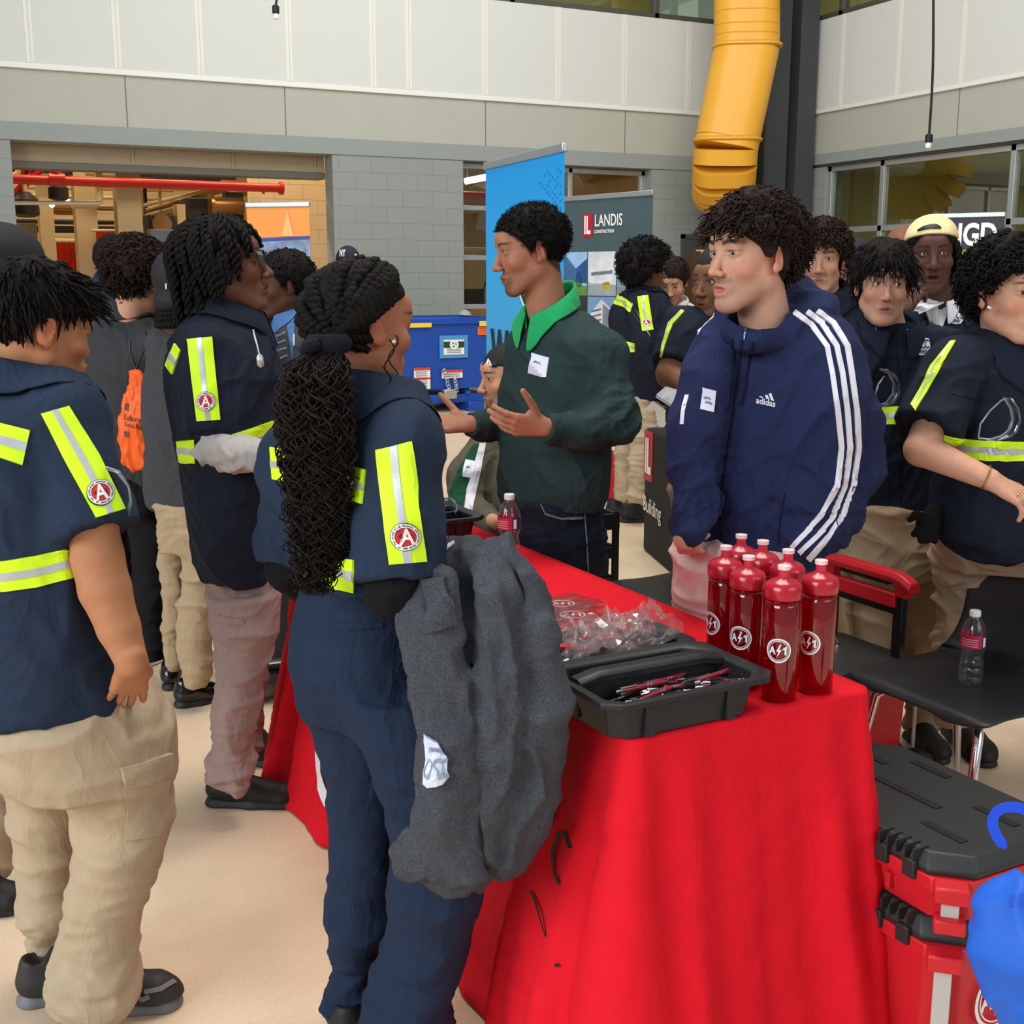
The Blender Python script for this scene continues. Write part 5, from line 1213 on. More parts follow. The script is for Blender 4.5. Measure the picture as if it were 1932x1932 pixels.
def name_tag(per, part, TL, TR, BL, rows=2, ink=None):
    t = decal(per, part, 'name_tag', M_TAG, *gridUV(8, 8), TL, TR, BL, .0055, .006)
    rng = random.Random(int(TL[0]))
    for i in range(rows):
        p = [(.16+.06*k+(.12 if i else 0), .40+.22*i+.07*math.sin(k*1.9+i)+.03*rng.random()) for k in range(9)]
        decal(per, part, 'handwriting', ink or M_THREAD, *polylineUV(p, .028), TL, TR, BL, .0075, .002, t)
    return t
FOLD = lambda yaw, amp=.007, seed=1, size=.11: [dict(amp=amp, size=size, seed=seed, yaw=yaw, an=(1.0, 1.0, .45), tilt=.55)]

# ================================================================ boy in the left foreground, seen from behind
A_ = Person('person in navy work shirt and khaki cargo trousers, hand in pocket, nearest at the left', PZ(175, 1900, 0), (178,122,88), h=.003)
H = A_.head(76, 624, 2.28, 128, 10, 0, .96, fade=0, jaw=1.08, cheek=1.25, nose_out=-.018)
A_.neck([H.w(0, -.03, -.04), P(55, 745, 2.30)], [.054, .060])
ar = Pm([(128, 800, 2.18), (172, 985, 2.12), (183, 1050, 2.11), (198, 1112, 2.10), (224, 1185, 2.09), (249, 1250, 2.08)])
A_.limb([P(60, 770, 2.3)]+ar, [.06, .055, .046, .047, .046, .038, .029], .008)
A_.body += hand_ops(P(250, 1252, 2.08), P(236, 1345, 2.17)-P(250, 1250, 2.08), right_dir(128)*-1+face_dir(128)*.2, 1, .95, curl=[(8, 8, 5)]*4, th=(.18, .45, 0))
A_.finish_body()
tor = [(715, -75, 120, 2.29, .6), (745, -140, 158, 2.29, .6), (790, -180, 180, 2.29), (860, -195, 200, 2.29), (1000, -190, 216, 2.29), (1150, -150, 236, 2.29), (1235, -134, 250, 2.29), (1302, -128, 246, 2.29)]
slv = capped(cone(P(122, 795, 2.19), P(192, 1040, 2.11), .076, .086, right_dir(128), .95), P(180, 1008, 2.12), P(192, 1040, 2.11)-P(122, 795, 2.19))
A_.part('shirt', u(0, loft(tor, 128, .62)) + u(.025, slv, cone(P(40, 745, 2.3), P(125, 790, 2.2), .07, .078)) + [('s', .01, cone(H.w(0, -.03, -.05), P(52, 705, 2.3), .062, .07))], M_NAVY, h=.006, fold=FOLD(128, .010, 3, .15))
collar(A_, P(50, 712, 2.285), 130, .096, .104, M_NAVY, hgt=.028, flap=.07, out=.05, point=.02, tilt=.025)
hivis(A_, 'shirt', [(78, 782), (128, 880), (181, 977)], [(130, 767), (186, 860), (234, 961)], .40, .60)
hivis(A_, 'shirt', [(-60, 790), (0, 800), (57, 813)], [(-60, 855), (0, 864), (41, 878)], .36, .62)
hivis(A_, 'shirt', [(-110, 1062), (-50, 1062), (10, 1058), (70, 1048), (125, 1036)], [(-110, 1112), (-50, 1116), (10, 1116), (70, 1107), (137, 1089)], .38, .64)
agc_badge(A_, 'shirt', (188, 932), 25, -14)
hip = [(1268, -70, 258, 2.28), (1330, -72, 304, 2.28), (1400, -45, 320, 2.28), (1450, -10, 322, 2.28)]
LR = [(1370, 50, 320, 2.26), (1470, 105, 323, 2.26), (1550, 140, 318, 2.26), (1640, 138, 302, 2.26), (1720, 122, 274, 2.26), (1770, 112, 260, 2.26), (1830, 103, 262, 2.26), (1868, 98, 258, 2.26), (1893, 100, 238, 2.26)]
LL = [(1370, -45, 190, 2.36), (1480, 14, 172, 2.38), (1560, 22, 165, 2.40), (1650, 29, 150, 2.40), (1740, 46, 140, 2.40), (1795, 60, 132, 2.40), (1835, 47, 130, 2.40), (1868, 52, 118, 2.40)]
slit = ell(P(240, 1300, 2.06), (.030, .030, .05))
A_.part('trousers', u(0, loft(hip, 128, .85, 2.2)) + u(.03, loft(LR, 128, .95, 2)) + u(.02, loft(LL, 128, .95, 2)), M_KHAKI, h=.006, fold=[dict(amp=.009, size=.14, seed=5, yaw=128, an=(.5, .7, .9), tilt=.9), dict(amp=.016, size=.07, seed=9, yaw=128, an=(.4, .4, 1.0), tilt=.2, mask=lambda V: np.clip((.22-V[:, 2])/.12, 0, 1))])
fl_ = strip_px(A_, 'trousers', 'cargo_flap', M_KHAKI, [(226, 1448), (270, 1438), (318, 1420)], [(234, 1484), (275, 1478), (320, 1456)], 6, .013, .016)
strip_px(A_, 'trousers', 'cargo_pocket', M_KHAKI, [(231, 1480), (240, 1530), (232, 1585)], [(316, 1458), (312, 1530), (298, 1575)], 8, .007, .010)
strip_px(A_, 'trousers', 'pocket_welt', fabric('khaki_welt', (170,146,112)), [(183, 1293), (212, 1320), (240, 1338), (262, 1300), (284, 1252)], [(187, 1291), (214, 1316), (241, 1331), (259, 1297), (280, 1250)], 1, .004, .004)
q = A_.H
def a_hair():
    cap = scalp_ops(q, .012, lump=.010, seed=11, top=.018, hl=([-.13, -.08, -.05, -.03, -.01, .01, .03, .05, .08, .1], [-.040, -.034, -.012, .012, .024, .026, .034, .05, .064, .07]))
    g = [sdf_mesh(cap, q.c-.2, q.c+.2, .003)]
    rng = np.random.default_rng(4); p, v = scalp_pts(1100, rng, ([-.13, -.06, -.03, 0, .05, .1], [-.036, -.015, .02, .03, .05, .07]), .014)
    t = np.linspace(0, 1, 7)[None, :, None]; dn = np.cross(np.cross(v, A3((0, .25, -1.))), v); dn /= np.linalg.norm(dn, axis=1)[:, None]+1e-6
    d = dn*.85 + v*.16 + rng.normal(size=v.shape)*.22; L = (.024+.022*rng.random(len(p)))[:, None, None]
    Q = p[:, None]+d[:, None]*t*L - v[:, None]*(t**2)*L*.25
    g.append(strands(q.wv(Q), np.array([.0030, .0034, .0034, .003, .0025, .0018, .0006])[None]*np.ones((len(p), 1)), 3))
    p, v = scalp_pts(140, rng, ([-.13, -.02, .03, .05, .1], [.2, .2, .05, .05, .055]), .016); Q = p[:, None]+(A3((0, .75, -.1))+v*.35+rng.normal(size=v.shape)*.2)[:, None]*t*.038 + A3((0, .05, -.6))*(t**2)*.030
    g.append(strands(q.wv(Q), np.array([.003, .0034, .0034, .003, .0025, .0018, .0006])[None]*np.ones((len(p), 1)), 3))
    hair_part(A_, g, M_HAIRK)
a_hair()
M_SNK = mat('sneaker_dark', (44,42,40), .6, noise=.2, nscale=30, bump=.2, bscale=200); M_SNS = mat('sneaker_sole_grey', (112,113,116), .55)
s_ = shoe(A_, PZ(95, 1905, 0), PZ(350, 1893, 0), w=.052, hgt=.09, m=M_SNK, ms=M_SNS, sole=.035, h=.004)
M_GREYO = mat('shoe_grey_overlay', (120,118,114), .5)
for l, r in (([(222, 1862), (226, 1885), (232, 1893)], [(229, 1861), (233, 1882), (238, 1891)]), ([(226, 1862), (245, 1876)], [(224, 1866), (240, 1880)]), ([(244, 1862), (243, 1882)], [(250, 1861), (249, 1880)]), ([(272, 1868), (300, 1862), (326, 1848)], [(274, 1876), (304, 1870), (332, 1854)]), ([(258, 1876), (268, 1882), (280, 1876)], [(262, 1886), (270, 1890), (284, 1884)])): strip_px(A_, 'shoe', 'grey_overlay', M_GREYO, l, r, 2, .004, .006)
shoe(A_, PZ(48, 1893, 0), PZ(190, 1858, 0), w=.048, hgt=.09, m=M_SNK, ms=M_SNS, sole=.035, h=.005)

# ================================================================ tall student with twists and glasses
B_ = Person('person with black rope twists and glasses, navy shirt over grey sleeves, mauve trousers', PZ(455, 1520, 0), (112,76,60), h=.0026)
H = B_.head(423, 507, 3.25, 97, -9, 0, 1.06, lips=1.25, nose=1.15, fade=.6)
B_.neck([H.w(0, -.02, -.05), P(428, 625, 3.28)], [.056, .060])
B_.limb([P(428, 640, 3.28), P(395, 680, 3.12), P(392, 838, 3.09), P(520, 862, 2.98)], [.05, .042, .034, .026])
B_.finish_body(gaze=5)
tor = [(575, 388, 470, 3.27, .8), (605, 362, 492, 3.27, .7), (640, 335, 512, 3.27), (700, 316, 528, 3.27), (780, 322, 538, 3.27), (870, 338, 538, 3.27), (950, 350, 532, 3.27), (1030, 365, 527, 3.27), (1083, 384, 522, 3.27)]
slv = capped(cone(P(388, 665, 3.12), P(402, 850, 3.08), .078, .080), P(399, 812, 3.09), P(402, 850, 3.09)-P(388, 665, 3.14))
B_.part('shirt', u(0, loft(tor, 100, .62)) + u(.03, slv, cone(P(415, 620, 3.26), P(385, 660, 3.13), .07, .076)) + [('s', .01, cone(H.w(0, -.02, -.05), P(432, 580, 3.28), .06, .064))], M_NAVYD, h=.006, fold=FOLD(100, .008, 6))
B_.part('undersleeve', u(0, *chain(Pm([(394, 740, 3.10), (398, 845, 3.08), (455, 858, 3.02), (530, 862, 2.98)]), [.050, .054, .046, .036])), M_HEATH, h=.005, fold=[dict(amp=.006, size=.05, seed=3, yaw=90, an=(1.2, 1, .6), tilt=.6)])
collar(B_, P(428, 588, 3.27), 98, .088, .096, M_NAVYD, hgt=.035, flap=.065, gap=16, point=.04, tilt=.035, out=.04)
hivis(B_, 'shirt', [(354, 641), (362, 720), (372, 795)], [(400, 636), (408, 716), (415, 792)], .40, .60)
hivis(B_, 'shirt', [(331, 648), (313, 692)], [(341, 662), (327, 706)], .4, .6, 3) if False else hivis(B_, 'shirt', [(331, 648), (341, 662)], [(313, 690), (327, 706)], .40, .62, 3)
hivis(B_, 'shirt', [(334, 832), (350, 831), (366, 830)], [(340, 872), (352, 873), (369, 873)], .36, .62, 3)
hivis(B_, 'shirt', [(430, 822), (480, 806), (530, 788)], [(440, 866), (485, 852), (532, 836)], .42, .62, 3)
agc_badge(B_, 'shirt', (389, 757), 17.5, -4)
hip = [(1065, 384, 526, 3.26), (1130, 396, 526, 3.26), (1190, 404, 518, 3.26)]
LR = [(1120, 392, 527, 3.22), (1190, 408, 517, 3.20), (1250, 408, 505, 3.20), (1320, 402, 490, 3.20), (1390, 398, 477, 3.20), (1440, 400, 475, 3.20), (1482, 407, 468, 3.20)]
LL = [(1120, 410, 524, 3.40), (1250, 420, 505, 3.45), (1340, 425, 492, 3.45), (1425, 432, 487, 3.45)]
legs(B_, M_MAUVE, hip, [LR, LL], 100, .9, fold=[dict(amp=.008, size=.10, seed=15, yaw=100, an=(.6, .7, .9), tilt=.6), dict(amp=.014, size=.06, seed=9, yaw=100, an=(.4, .4, 1.0), tilt=.2, mask=lambda V: np.clip((.30-V[:, 2])/.15, 0, 1))])
strip_px(B_, 'trousers', 'knee_pocket', M_MAUVE, [(412, 1160), (430, 1165), (460, 1168)], [(412, 1172), (430, 1177), (460, 1179)], 2, .003, .003)
shoe(B_, PZ(388, 1516, 0), PZ(574, 1520, 0), w=.046, hgt=.095, sole=.03, h=.004)
shoe(B_, PZ(455, 1438, 0), PZ(563, 1445, 0), w=.045, hgt=.095, sole=.03, h=.005)
def b_hair():
    q = B_.H; g = [sdf_mesh(scalp_ops(q, .012, lump=.008, seed=2), q.c-.2, q.c+.2, .004)]; rng = np.random.default_rng(8)
    p, v = scalp_pts(135, rng, None, .012, jit=0, ymax=.058)
    def drape(a, d, side, s, L):
        x = a + side*L*s*.9 + A3((0, 0, -1.))*L*s*(.25+.75*s)*1.1; e = x-A3((0, -.016, .035)); l = math.sqrt((e[0]/.094)**2+(e[1]/.112)**2+(max(e[2], 0)/.098)**2)
        return A3((0, -.016, .035))+e*A3((1.06/l, 1.06/l, 1.06/l if e[2] > 0 else 1)) if l > 1.06 else (A3((0, -.016, .035))+e*(.98/max(l, .3)) if l < .98 else x)
    for a, d in zip(p, v):
        L = (.052 if a[1] > -.005 else .085)+.03*rng.random(); side = A3((d[0], d[1], 0)); side = side/max(np.linalg.norm(side), .15)
        fwd = 1 if a[1] > .04 else 0
        t = np.linspace(0, 1, 7); pts = []
        for s in t: pts.append(drape(a, d, side, s, L))
        g.append(twist_rope(q.wv(pts), [.0078, .0084, .0078, .0055], .019, sides=5))
    hair_part(B_, g, M_HAIRK, label='black two-strand rope twists')
b_hair()
H = B_.H; mb = MB(); M_FRB = mat('glasses_black', (20,20,22), .25, spec=.6)
for x in (-1, 1):
    mb.tube([H.w(.079*x, -.012, .020), H.w(.078*x, .03, .022), H.w(.062*x, .086, .021)], .0026, 6)
    for k_ in range(1): mb.tube([H.w((.034+a*.026)*x, .104-.012*max(0, a), .010+b*.020) for a, b in ((-.9, .7), (-.6, .95), (.7, .95), (1, .7), (1, -.6), (.6, -.95), (-.5, -.95), (-.9, -.6))], .0024, 6, close=True)
mb.tube([H.w(-.010, .108, .022), H.w(0, .112, .024), H.w(.010, .108, .022)], .0024, 6)
gl = mb.build('eyeglasses', M_FRB, B_.e, smooth=True)
mb = MB()
for x in (-1, 1): mb.add([H.w((.034+a*.026)*x, .104-.012*max(0, a), .010+b*.020) for a, b in ((-.85, .85), (.95, .85), (.95, -.85), (-.85, -.85))], [(0, 1, 2, 3)])
mb.build('lens', glass_mat('spectacle_lens', (240,244,244), .12), gl)

# ================================================================ girl with braids, seen from behind
C_ = Person('person with long black braided ponytail, navy shirt and navy trousers, seen from behind', PZ(745, 1960, 0), (160,106,82), h=.003)
H = C_.head(684, 620, 2.15, 129, 4, 0, .92, lips=.9, cheek=1.3, nose_out=-.018, jaw=.95)
C_.neck([H.w(0, -.02, -.05), P(700, 760, 2.17)], [.048, .054])
C_.limb([P(690, 790, 2.17), P(762, 850, 2.03), P(742, 1105, 1.98), P(835, 1085, 2.06), P(880, 1072, 2.16)], [.05, .040, .036, .030, .025])
C_.body += hand_ops(P(880, 1072, 2.16), P(850, 1072, 2.32)-P(880, 1072, 2.16), (0, 0, -1), 1, .85)
C_.limb([P(640, 790, 2.19), P(545, 860, 2.24), P(545, 1070, 2.24), P(620, 1080, 2.42)], [.045, .036, .030, .026])
C_.body += hand_ops(P(620, 1080, 2.42), P(680, 1070, 2.5)-P(620, 1080, 2.42), (0, 0, 1), 1, .9)
C_.finish_body()
tor = [(738, 640, 762, 2.17, .7), (768, 590, 800, 2.17, .6), (810, 545, 822, 2.17), (870, 530, 826, 2.17), (950, 535, 818, 2.17), (1040, 552, 798, 2.17), (1085, 560, 792, 2.17), (1122, 566, 790, 2.17)]
s1 = capped(cone(P(758, 850, 2.04), P(745, 1120, 1.98), .068, .080), P(746, 1088, 1.99), P(745, 1120, 1.99)-P(758, 850, 2.04))
s2 = capped(cone(P(556, 850, 2.24), P(540, 1080, 2.25), .062, .062), P(541, 1050, 2.25), P(540, 1080, 2.25)-P(556, 850, 2.24))
C_.part('shirt', u(0, loft(tor, 150, .66)) + u(.03, s1, cone(P(690, 790, 2.13), P(762, 840, 2.04), .06, .068)) + u(.03, s2) + [('s', .01, cone(H.w(0, -.02, -.05), P(705, 735, 2.18), .054, .058))], M_NAVY, h=.006, fold=FOLD(150, .009, 8, .13))
collar(C_, P(704, 745, 2.165), 146, .082, .090, M_NAVY, hgt=.035, flap=.085, gap=14, point=.05, tilt=.02, out=.055)
C_.part('undersleeve', u(0, *chain(Pm([(750, 1000, 2.0), (742, 1112, 1.98), (800, 1098, 2.01), (868, 1078, 2.10)]), [.052, .054, .046, .034])), M_SKIRTK, h=.005, fold=[dict(amp=.005, size=.05, seed=3, yaw=150, an=(1, 1, .6), tilt=.8)])
C_.part('undersleeve', u(0, *chain(Pm([(543, 980, 2.25), (545, 1075, 2.24), (575, 1100, 2.32), (620, 1085, 2.42)]), [.044, .046, .042, .034])), M_SKIRTK, h=.005)
hivis(C_, 'shirt', [(711, 850), (722, 960), (734, 1066)], [(777, 833), (790, 950), (803, 1060)], .40, .60)
hivis(C_, 'shirt', [(512, 843), (560, 850), (637, 873), (691, 886)], [(516, 904), (560, 911), (637, 938), (684, 951)], .42, .62)
hivis(C_, 'shirt', [(566, 1042), (615, 1050), (668, 1057)], [(572, 1096), (615, 1106), (668, 1118)], .36, .60)
agc_badge(C_, 'shirt', (765, 1013), 27, -3)
hip = [(1098, 574, 790, 2.17), (1135, 562, 798, 2.17), (1190, 553, 815, 2.17, .95), (1245, 553, 832, 2.17, .98), (1300, 566, 848, 2.17, .92), (1350, 582, 862, 2.17, .8)]
LL = [(1300, 572, 770, 2.22), (1400, 604, 755, 2.22), (1490, 623, 748, 2.22), (1560, 622, 742, 2.22), (1640, 620, 738, 2.22), (1720, 619, 735, 2.22), (1785, 622, 716, 2.22), (1840, 630, 702, 2.22), (1900, 628, 692, 2.22), (1945, 630, 688, 2.22)]
LR = [(1300, 630, 852, 2.1), (1400, 680, 888, 2.08), (1490, 722, 906, 2.08), (1560, 740, 912, 2.08), (1640, 738, 908, 2.08), (1720, 733, 898, 2.08), (1790, 716, 882, 2.08), (1850, 702, 858, 2.08), (1900, 686, 842, 2.08), (1960, 676, 828, 2.08)]
legs(C_, M_NAVYP, hip, [LL, LR], 150, .85, h=.006, fold=[dict(amp=.009, size=.13, seed=25, yaw=150, an=(.5, .7, .9), tilt=.9, mask=lambda V: np.clip((.95-V[:, 2])/.2, .15, 1)), dict(amp=.018, size=.08, seed=19, yaw=150, an=(.4, .4, 1.0), tilt=.3, mask=lambda V: np.clip((.22-V[:, 2])/.14, 0, 1))])
strip_px(C_, 'trousers', 'back_pocket_welt', M_NAVYP, [(620, 1172), (660, 1178), (722, 1174)], [(620, 1182), (660, 1190), (722, 1184)], 2, .003, .004)
s_ = shoe(C_, PZ(655, 1985, 0), PZ(668, 1905, 0), w=.043, h=.005, lace=False)
MB().tube([PZ(640, 1925, .06), PZ(650, 1915, .085), PZ(660, 1918, .08), PZ(664, 1930, .06)], .004, 6).build('pink_lace', mat('pink_lace', (206,84,110), .6), s_, smooth=True)
shoe(C_, PZ(760, 2010, 0), PZ(835, 1915, 0), w=.043, h=.006, lace=False)
def c_hair():
    q = C_.H; g = [sdf_mesh(scalp_ops(q, .009, lump=.004, seed=2, hl=([-.13, -.075, -.05, -.03, -.012, .004, .014, .03, .05, .066, .08, .1], [-.078, -.072, -.05, -.03, .026, .036, .042, .052, .06, .066, .072, .078])), q.c-.2, q.c+.2, .0035)]; rng = np.random.default_rng(3)
    tie = q.loc(P(622, 648, 2.035)[None])[0]
    # rows of plaits running from the front hairline back to the tie
    for i, a in enumerate(np.linspace(-80, 82, 15)):
        r = math.radians(a); s0 = A3((math.sin(r)*.080, .058-.05*abs(math.sin(r))**2, .045+.082*math.cos(r))); pts = []
        for t in np.linspace(0, 1, 12):
            p = s0*(1-t)+tie*t; d = p-A3((0, -.016, .035)); k = .094+.008*math.sin(math.pi*t)
            l = math.sqrt((d[0]/.088)**2+(d[1]/.110)**2+(d[2]/.096)**2); pts.append(A3((0, -.016, .035))+d/l if t < .9 else p+A3((0, .0, 0)))
        g.append(braid(q.wv(pts), [.0085, .0115, .0115, .009], .024, 6))
    for i, (x, z0) in enumerate(((.078, .03), (.074, -.02), (.060, -.055), (-.05, -.05), (-.07, 0))):
        pts = []
        for t in np.linspace(0, 1, 8):
            p = A3((x, -.015, z0))*(1-t)+tie*t; d = p-A3((0, -.016, .03)); l = math.sqrt((d[0]/.08)**2+(d[1]/.102)**2+(d[2]/.092)**2); pts.append(A3((0, -.016, .03))+d/l)
        g.append(braid(q.wv(pts), [.007, .009, .008], .020, 5))
    hair_part(C_, g, M_HAIRK, label='black braids drawn back over the head')
    cen = Pm([(617, 645, 2.02), (596, 705, 1.99), (594, 780, 1.985), (598, 870, 1.985), (603, 960, 1.985), (602, 1040, 1.985), (592, 1120, 1.99)]); wid = [.028, .048, .056, .050, .044, .040, .018]
    ss = np.linspace(0, 1, 7); cen = A3(cen); G = []; N = 560; m = 64
    rt = U(Wc(1, 0)-Wc(0, 0)); fw = U(Wc(0, 1)-Wc(0, 0))
    Q = []; R = []
    for i in range(N):
        L0 = 0.0 if i < 300 else rng.random()*.3; L1 = min(1.0, .55+.5*rng.random()); t = np.linspace(L0, L1, m)
        c = np.stack([np.interp(t, ss, cen[:, k]) for k in range(3)], 1); w = np.interp(t, ss, wid)
        a = rng.random()*6.28; rr = math.sqrt(rng.random()); sp = np.minimum(1, (t-L0)*6+.25)
        o_ = (math.cos(a)*rt[None]+math.sin(a)*fw[None]*.8)*(w*rr*sp)[:, None]
        fr = 6+7*rng.random(); amp = .006+.010*rng.random()**2; ph = rng.random()*6.28; am = np.minimum(1, (t-L0)*5)*amp
        fr *= 1 if rng.random() < .5 else -1; wob = .012*np.sin(2.2*6.28*t*rng.random()+ph)
        o_ = o_ + (np.cos(fr*6.28*t*1.0+ph)*am+wob)[:, None]*rt + (np.sin(fr*6.28*t+ph)*am)[:, None]*fw
        Q.append(c+o_); R.append(np.linspace(.0021, .0011, m))
    G.append(strands(A3(Q), A3(R), 3))
    hair_part(C_, G, M_HAIRC, 'ponytail', 'long black curly ponytail')
    mb = MB(); t0 = P(620, 648, 2.025); mb.rings([[t0+rt*.036*math.cos(a)*k+A3((0, 0, 1.))*(.015*s+.022*math.sin(a)*.0)+fw*.036*math.sin(a)*k for a in np.linspace(0, 6.28, 17)[:-1]] for s, k in ((-1, .9), (-.3, 1.1), (.4, 1.1), (1, .9))]); mb.build('hair_tie', fabric('hair_tie_navy', (22,24,34)), C_.e, smooth=True)
    mb = MB(); mb.tube([P(600, 648, 1.99), P(580, 655, 1.98), P(566, 664, 1.98)], [.010, .013, .004], 8); mb.build('tie_tail', MATS['hair_tie_navy'], C_.e, smooth=True)
    # loose wisps by the ear
    Q = []
    for (x, y) in ((735, 640), (742, 632), (728, 690), (720, 720)):
        t = np.linspace(0, 1, 60); Q.append(A3([P(x+9*math.sin(7*s+x), y+75*s, 2.06) for s in t]))
    hair_part(C_, [strands(A3(Q), .0012, 4)], M_HAIRK, 'loose_curl')
    MB().ball(P(743, 645, 2.055), .004).build('earring', mat('earring_silver', (230,230,235), .15, .9), C_.e, smooth=True)
c_hair()

# ================================================================ man in the green sweater behind the table
D_ = Person('person in dark green sweater over bright green collar, palms out, talking behind the red table', PZ(1040, 1400, 0), (168,116,90), h=.0026)
H = D_.head(1000, 476, 3.6, -76, 9, 0, 1.02, eye_open=1.15, stubble=.22, mustache=.55, goatee=.75, lips=1.1, nose=1.05, fade=.85, brow_w=1.1)
D_.neck([H.w(0, -.025, -.04), P(1040, 640, 3.64)], [.057, .062])
D_.limb([P(1045, 650, 3.64), P(1120, 672, 3.60), P(1158, 790, 3.52), P(1030, 806, 3.36)], [.05, .036, .034, .027])
w1 = P(1030, 806, 3.36); D_.body += hand_ops(w1, P(925, 796, 3.30)-w1, A3((0, 0, .60))+Wc(0, .75)-Wc(0, 0), 1, 1.0, curl=[(14, 18, 12), (18, 22, 14), (22, 24, 16), (28, 26, 18)], th=(1.0, .1, .1)) if False else []
def pick(w, d, n, up, **k):
    t = np.cross(U(d), U(n-U(d)*(n@U(d)))); return hand_ops(w, d, n, 1 if t@up > 0 else -1, **k)
UPZ = A3((0, 0, 1.)); TOC = Wc(0, -1); RGT = Wc(1, 0)
D_.body += pick(w1, P(922, 797, 3.32)-w1, UPZ*.45-TOC*.8, UPZ, sc=1.02, curl=[(12, 14, 10), (16, 18, 12), (20, 20, 14), (26, 22, 16)], th=(1.0, .1, .12))
w2 = P(888, 800, 3.62); D_.limb([P(1000, 650, 3.7), P(985, 695, 3.74), P(970, 800, 3.79), w2], [.05, .034, .032, .027])
D_.body += pick(w2, P(797, 800, 3.58)-w2, UPZ*.75+TOC*.6, UPZ, sc=.98, curl=[(10, 12, 10), (14, 14, 10), (14, 16, 10), (18, 18, 12)], th=(.95, .25, .05))
D_.finish_body(gaze=10)
M_GRNS = fabric('green_sweater', (44,62,62)); M_COLG = fabric('bright_green_collar', (36,164,96), sheen=.1)
tor = [(585, 1002, 1082, 3.64, .85), (612, 975, 1120, 3.64, .65), (650, 955, 1152, 3.64), (740, 950, 1155, 3.64), (850, 948, 1148, 3.64), (925, 946, 1142, 3.64), (957, 952, 1134, 3.64)]
D_.part('sweater', u(0, loft(tor, -38, .62)) + u(.03, *chain(Pm([(1080, 640, 3.62), (1138, 672, 3.57), (1160, 795, 3.51), (1100, 815, 3.44), (1048, 808, 3.38)]), [.065, .066, .062, .054, .043])) + u(.02, *chain(Pm([(985, 690, 3.72), (968, 800, 3.80), (905, 803, 3.65)]), [.055, .054, .042])) + [('s', .008, cone(H.w(0, -.025, -.04), P(1034, 590, 3.64), .06, .066))], M_GRNS, h=.006, fold=[dict(amp=.008, size=.13, seed=2, yaw=-38, an=(.9, 1, .5), tilt=-.6), dict(amp=.012, size=.06, seed=12, yaw=-38, an=(.8, .8, 1), tilt=.8, mask=lambda V: np.clip(1-np.linalg.norm(V-P(1165, 790, 3.5), axis=1)/.17, 0, 1))])
for a, b2, r in (((1053, 808, 3.385), (1030, 806, 3.36), .043), ((908, 803, 3.655), (886, 801, 3.62), .042)): D_.part('cuff', u(0, capped(cone(P(*a), P(*b2), r, r-.004), P(*b2), P(*b2)-P(*a))), M_GRNS, h=.005)
collar(D_, P(1036, 592, 3.63), -52, .066, .078, M_COLG, hgt=.050, flap=.062, gap=12, point=.05, tilt=.050, out=.024)
name_tag(D_, 'sweater', (1004, 666), (1037, 675), (998, 703), 1, mat('tag_ink_black', (40,40,50), .6))
strip_px(D_, 'sweater', 'neck_seam', fabric('green_seam', (34,48,48)), [(994, 618), (985, 635), (977, 655)], [(996, 619), (987, 636), (979, 656)], 1, .003, .003); strip_px(D_, 'sweater', 'neck_seam', MATS['green_seam'], [(985, 622), (990, 638), (999, 655)], [(983, 623), (988, 639), (997, 656)], 1, .003, .003)
yb = row(3.7, .05)
legs(D_, M_JEANS, [(940, 956, 1134, 3.66), (1020, 954, 1136, 3.66), (1080, 958, 1138, 3.66)], [[(1050, 955, 1060, 3.62), (1200, 965, 1045, 3.6), (yb, 975, 1035, 3.6)], [(1050, 1030, 1140, 3.72), (1200, 1045, 1130, 3.72), (yb, 1055, 1120, 3.72)]], -38, .8)
strip_px(D_, 'trousers', 'pocket_edge', mat('jeans_stitch', (120,130,150), .7), [(1020, 950), (1030, 968), (1060, 977), (1100, 975)], [(1020, 953), (1029, 971), (1060, 980), (1100, 978)], 1, .003, .003)
strip_px(D_, 'trousers', 'side_seam', MATS['jeans_stitch'], [(1101, 960), (1106, 1020), (1109, 1080)], [(1103, 960), (1108, 1020), (1111, 1080)], 1, .002, .003)
for c in ((1005, 3.6), (1088, 3.72)): b2 = P(c[0], yb, c[1]); shoe(D_, b2-face_dir(-38)*.1, b2+face_dir(-38)*.17, h=.009, lace=False)
HLS = ([-.13, -.075, -.05, -.03, -.012, .004, .014, .03, .05, .066, .08, .1], [-.066, -.06, -.045, -.03, .022, .018, .000, .026, .05, .064, .070, .074])
hair_part(D_, [sdf_mesh(scalp_ops(D_.H, .011, hl=HLS, lump=.003, top=.016), D_.H.c-.2, D_.H.c+.2, .0028), curls(D_.H, 1500, .016, .0035, 1.2, .0018, 6, HLS, grav=0, m=5, t=.008)], M_HAIRK)
print('people1', round(time.time()-T0, 1))
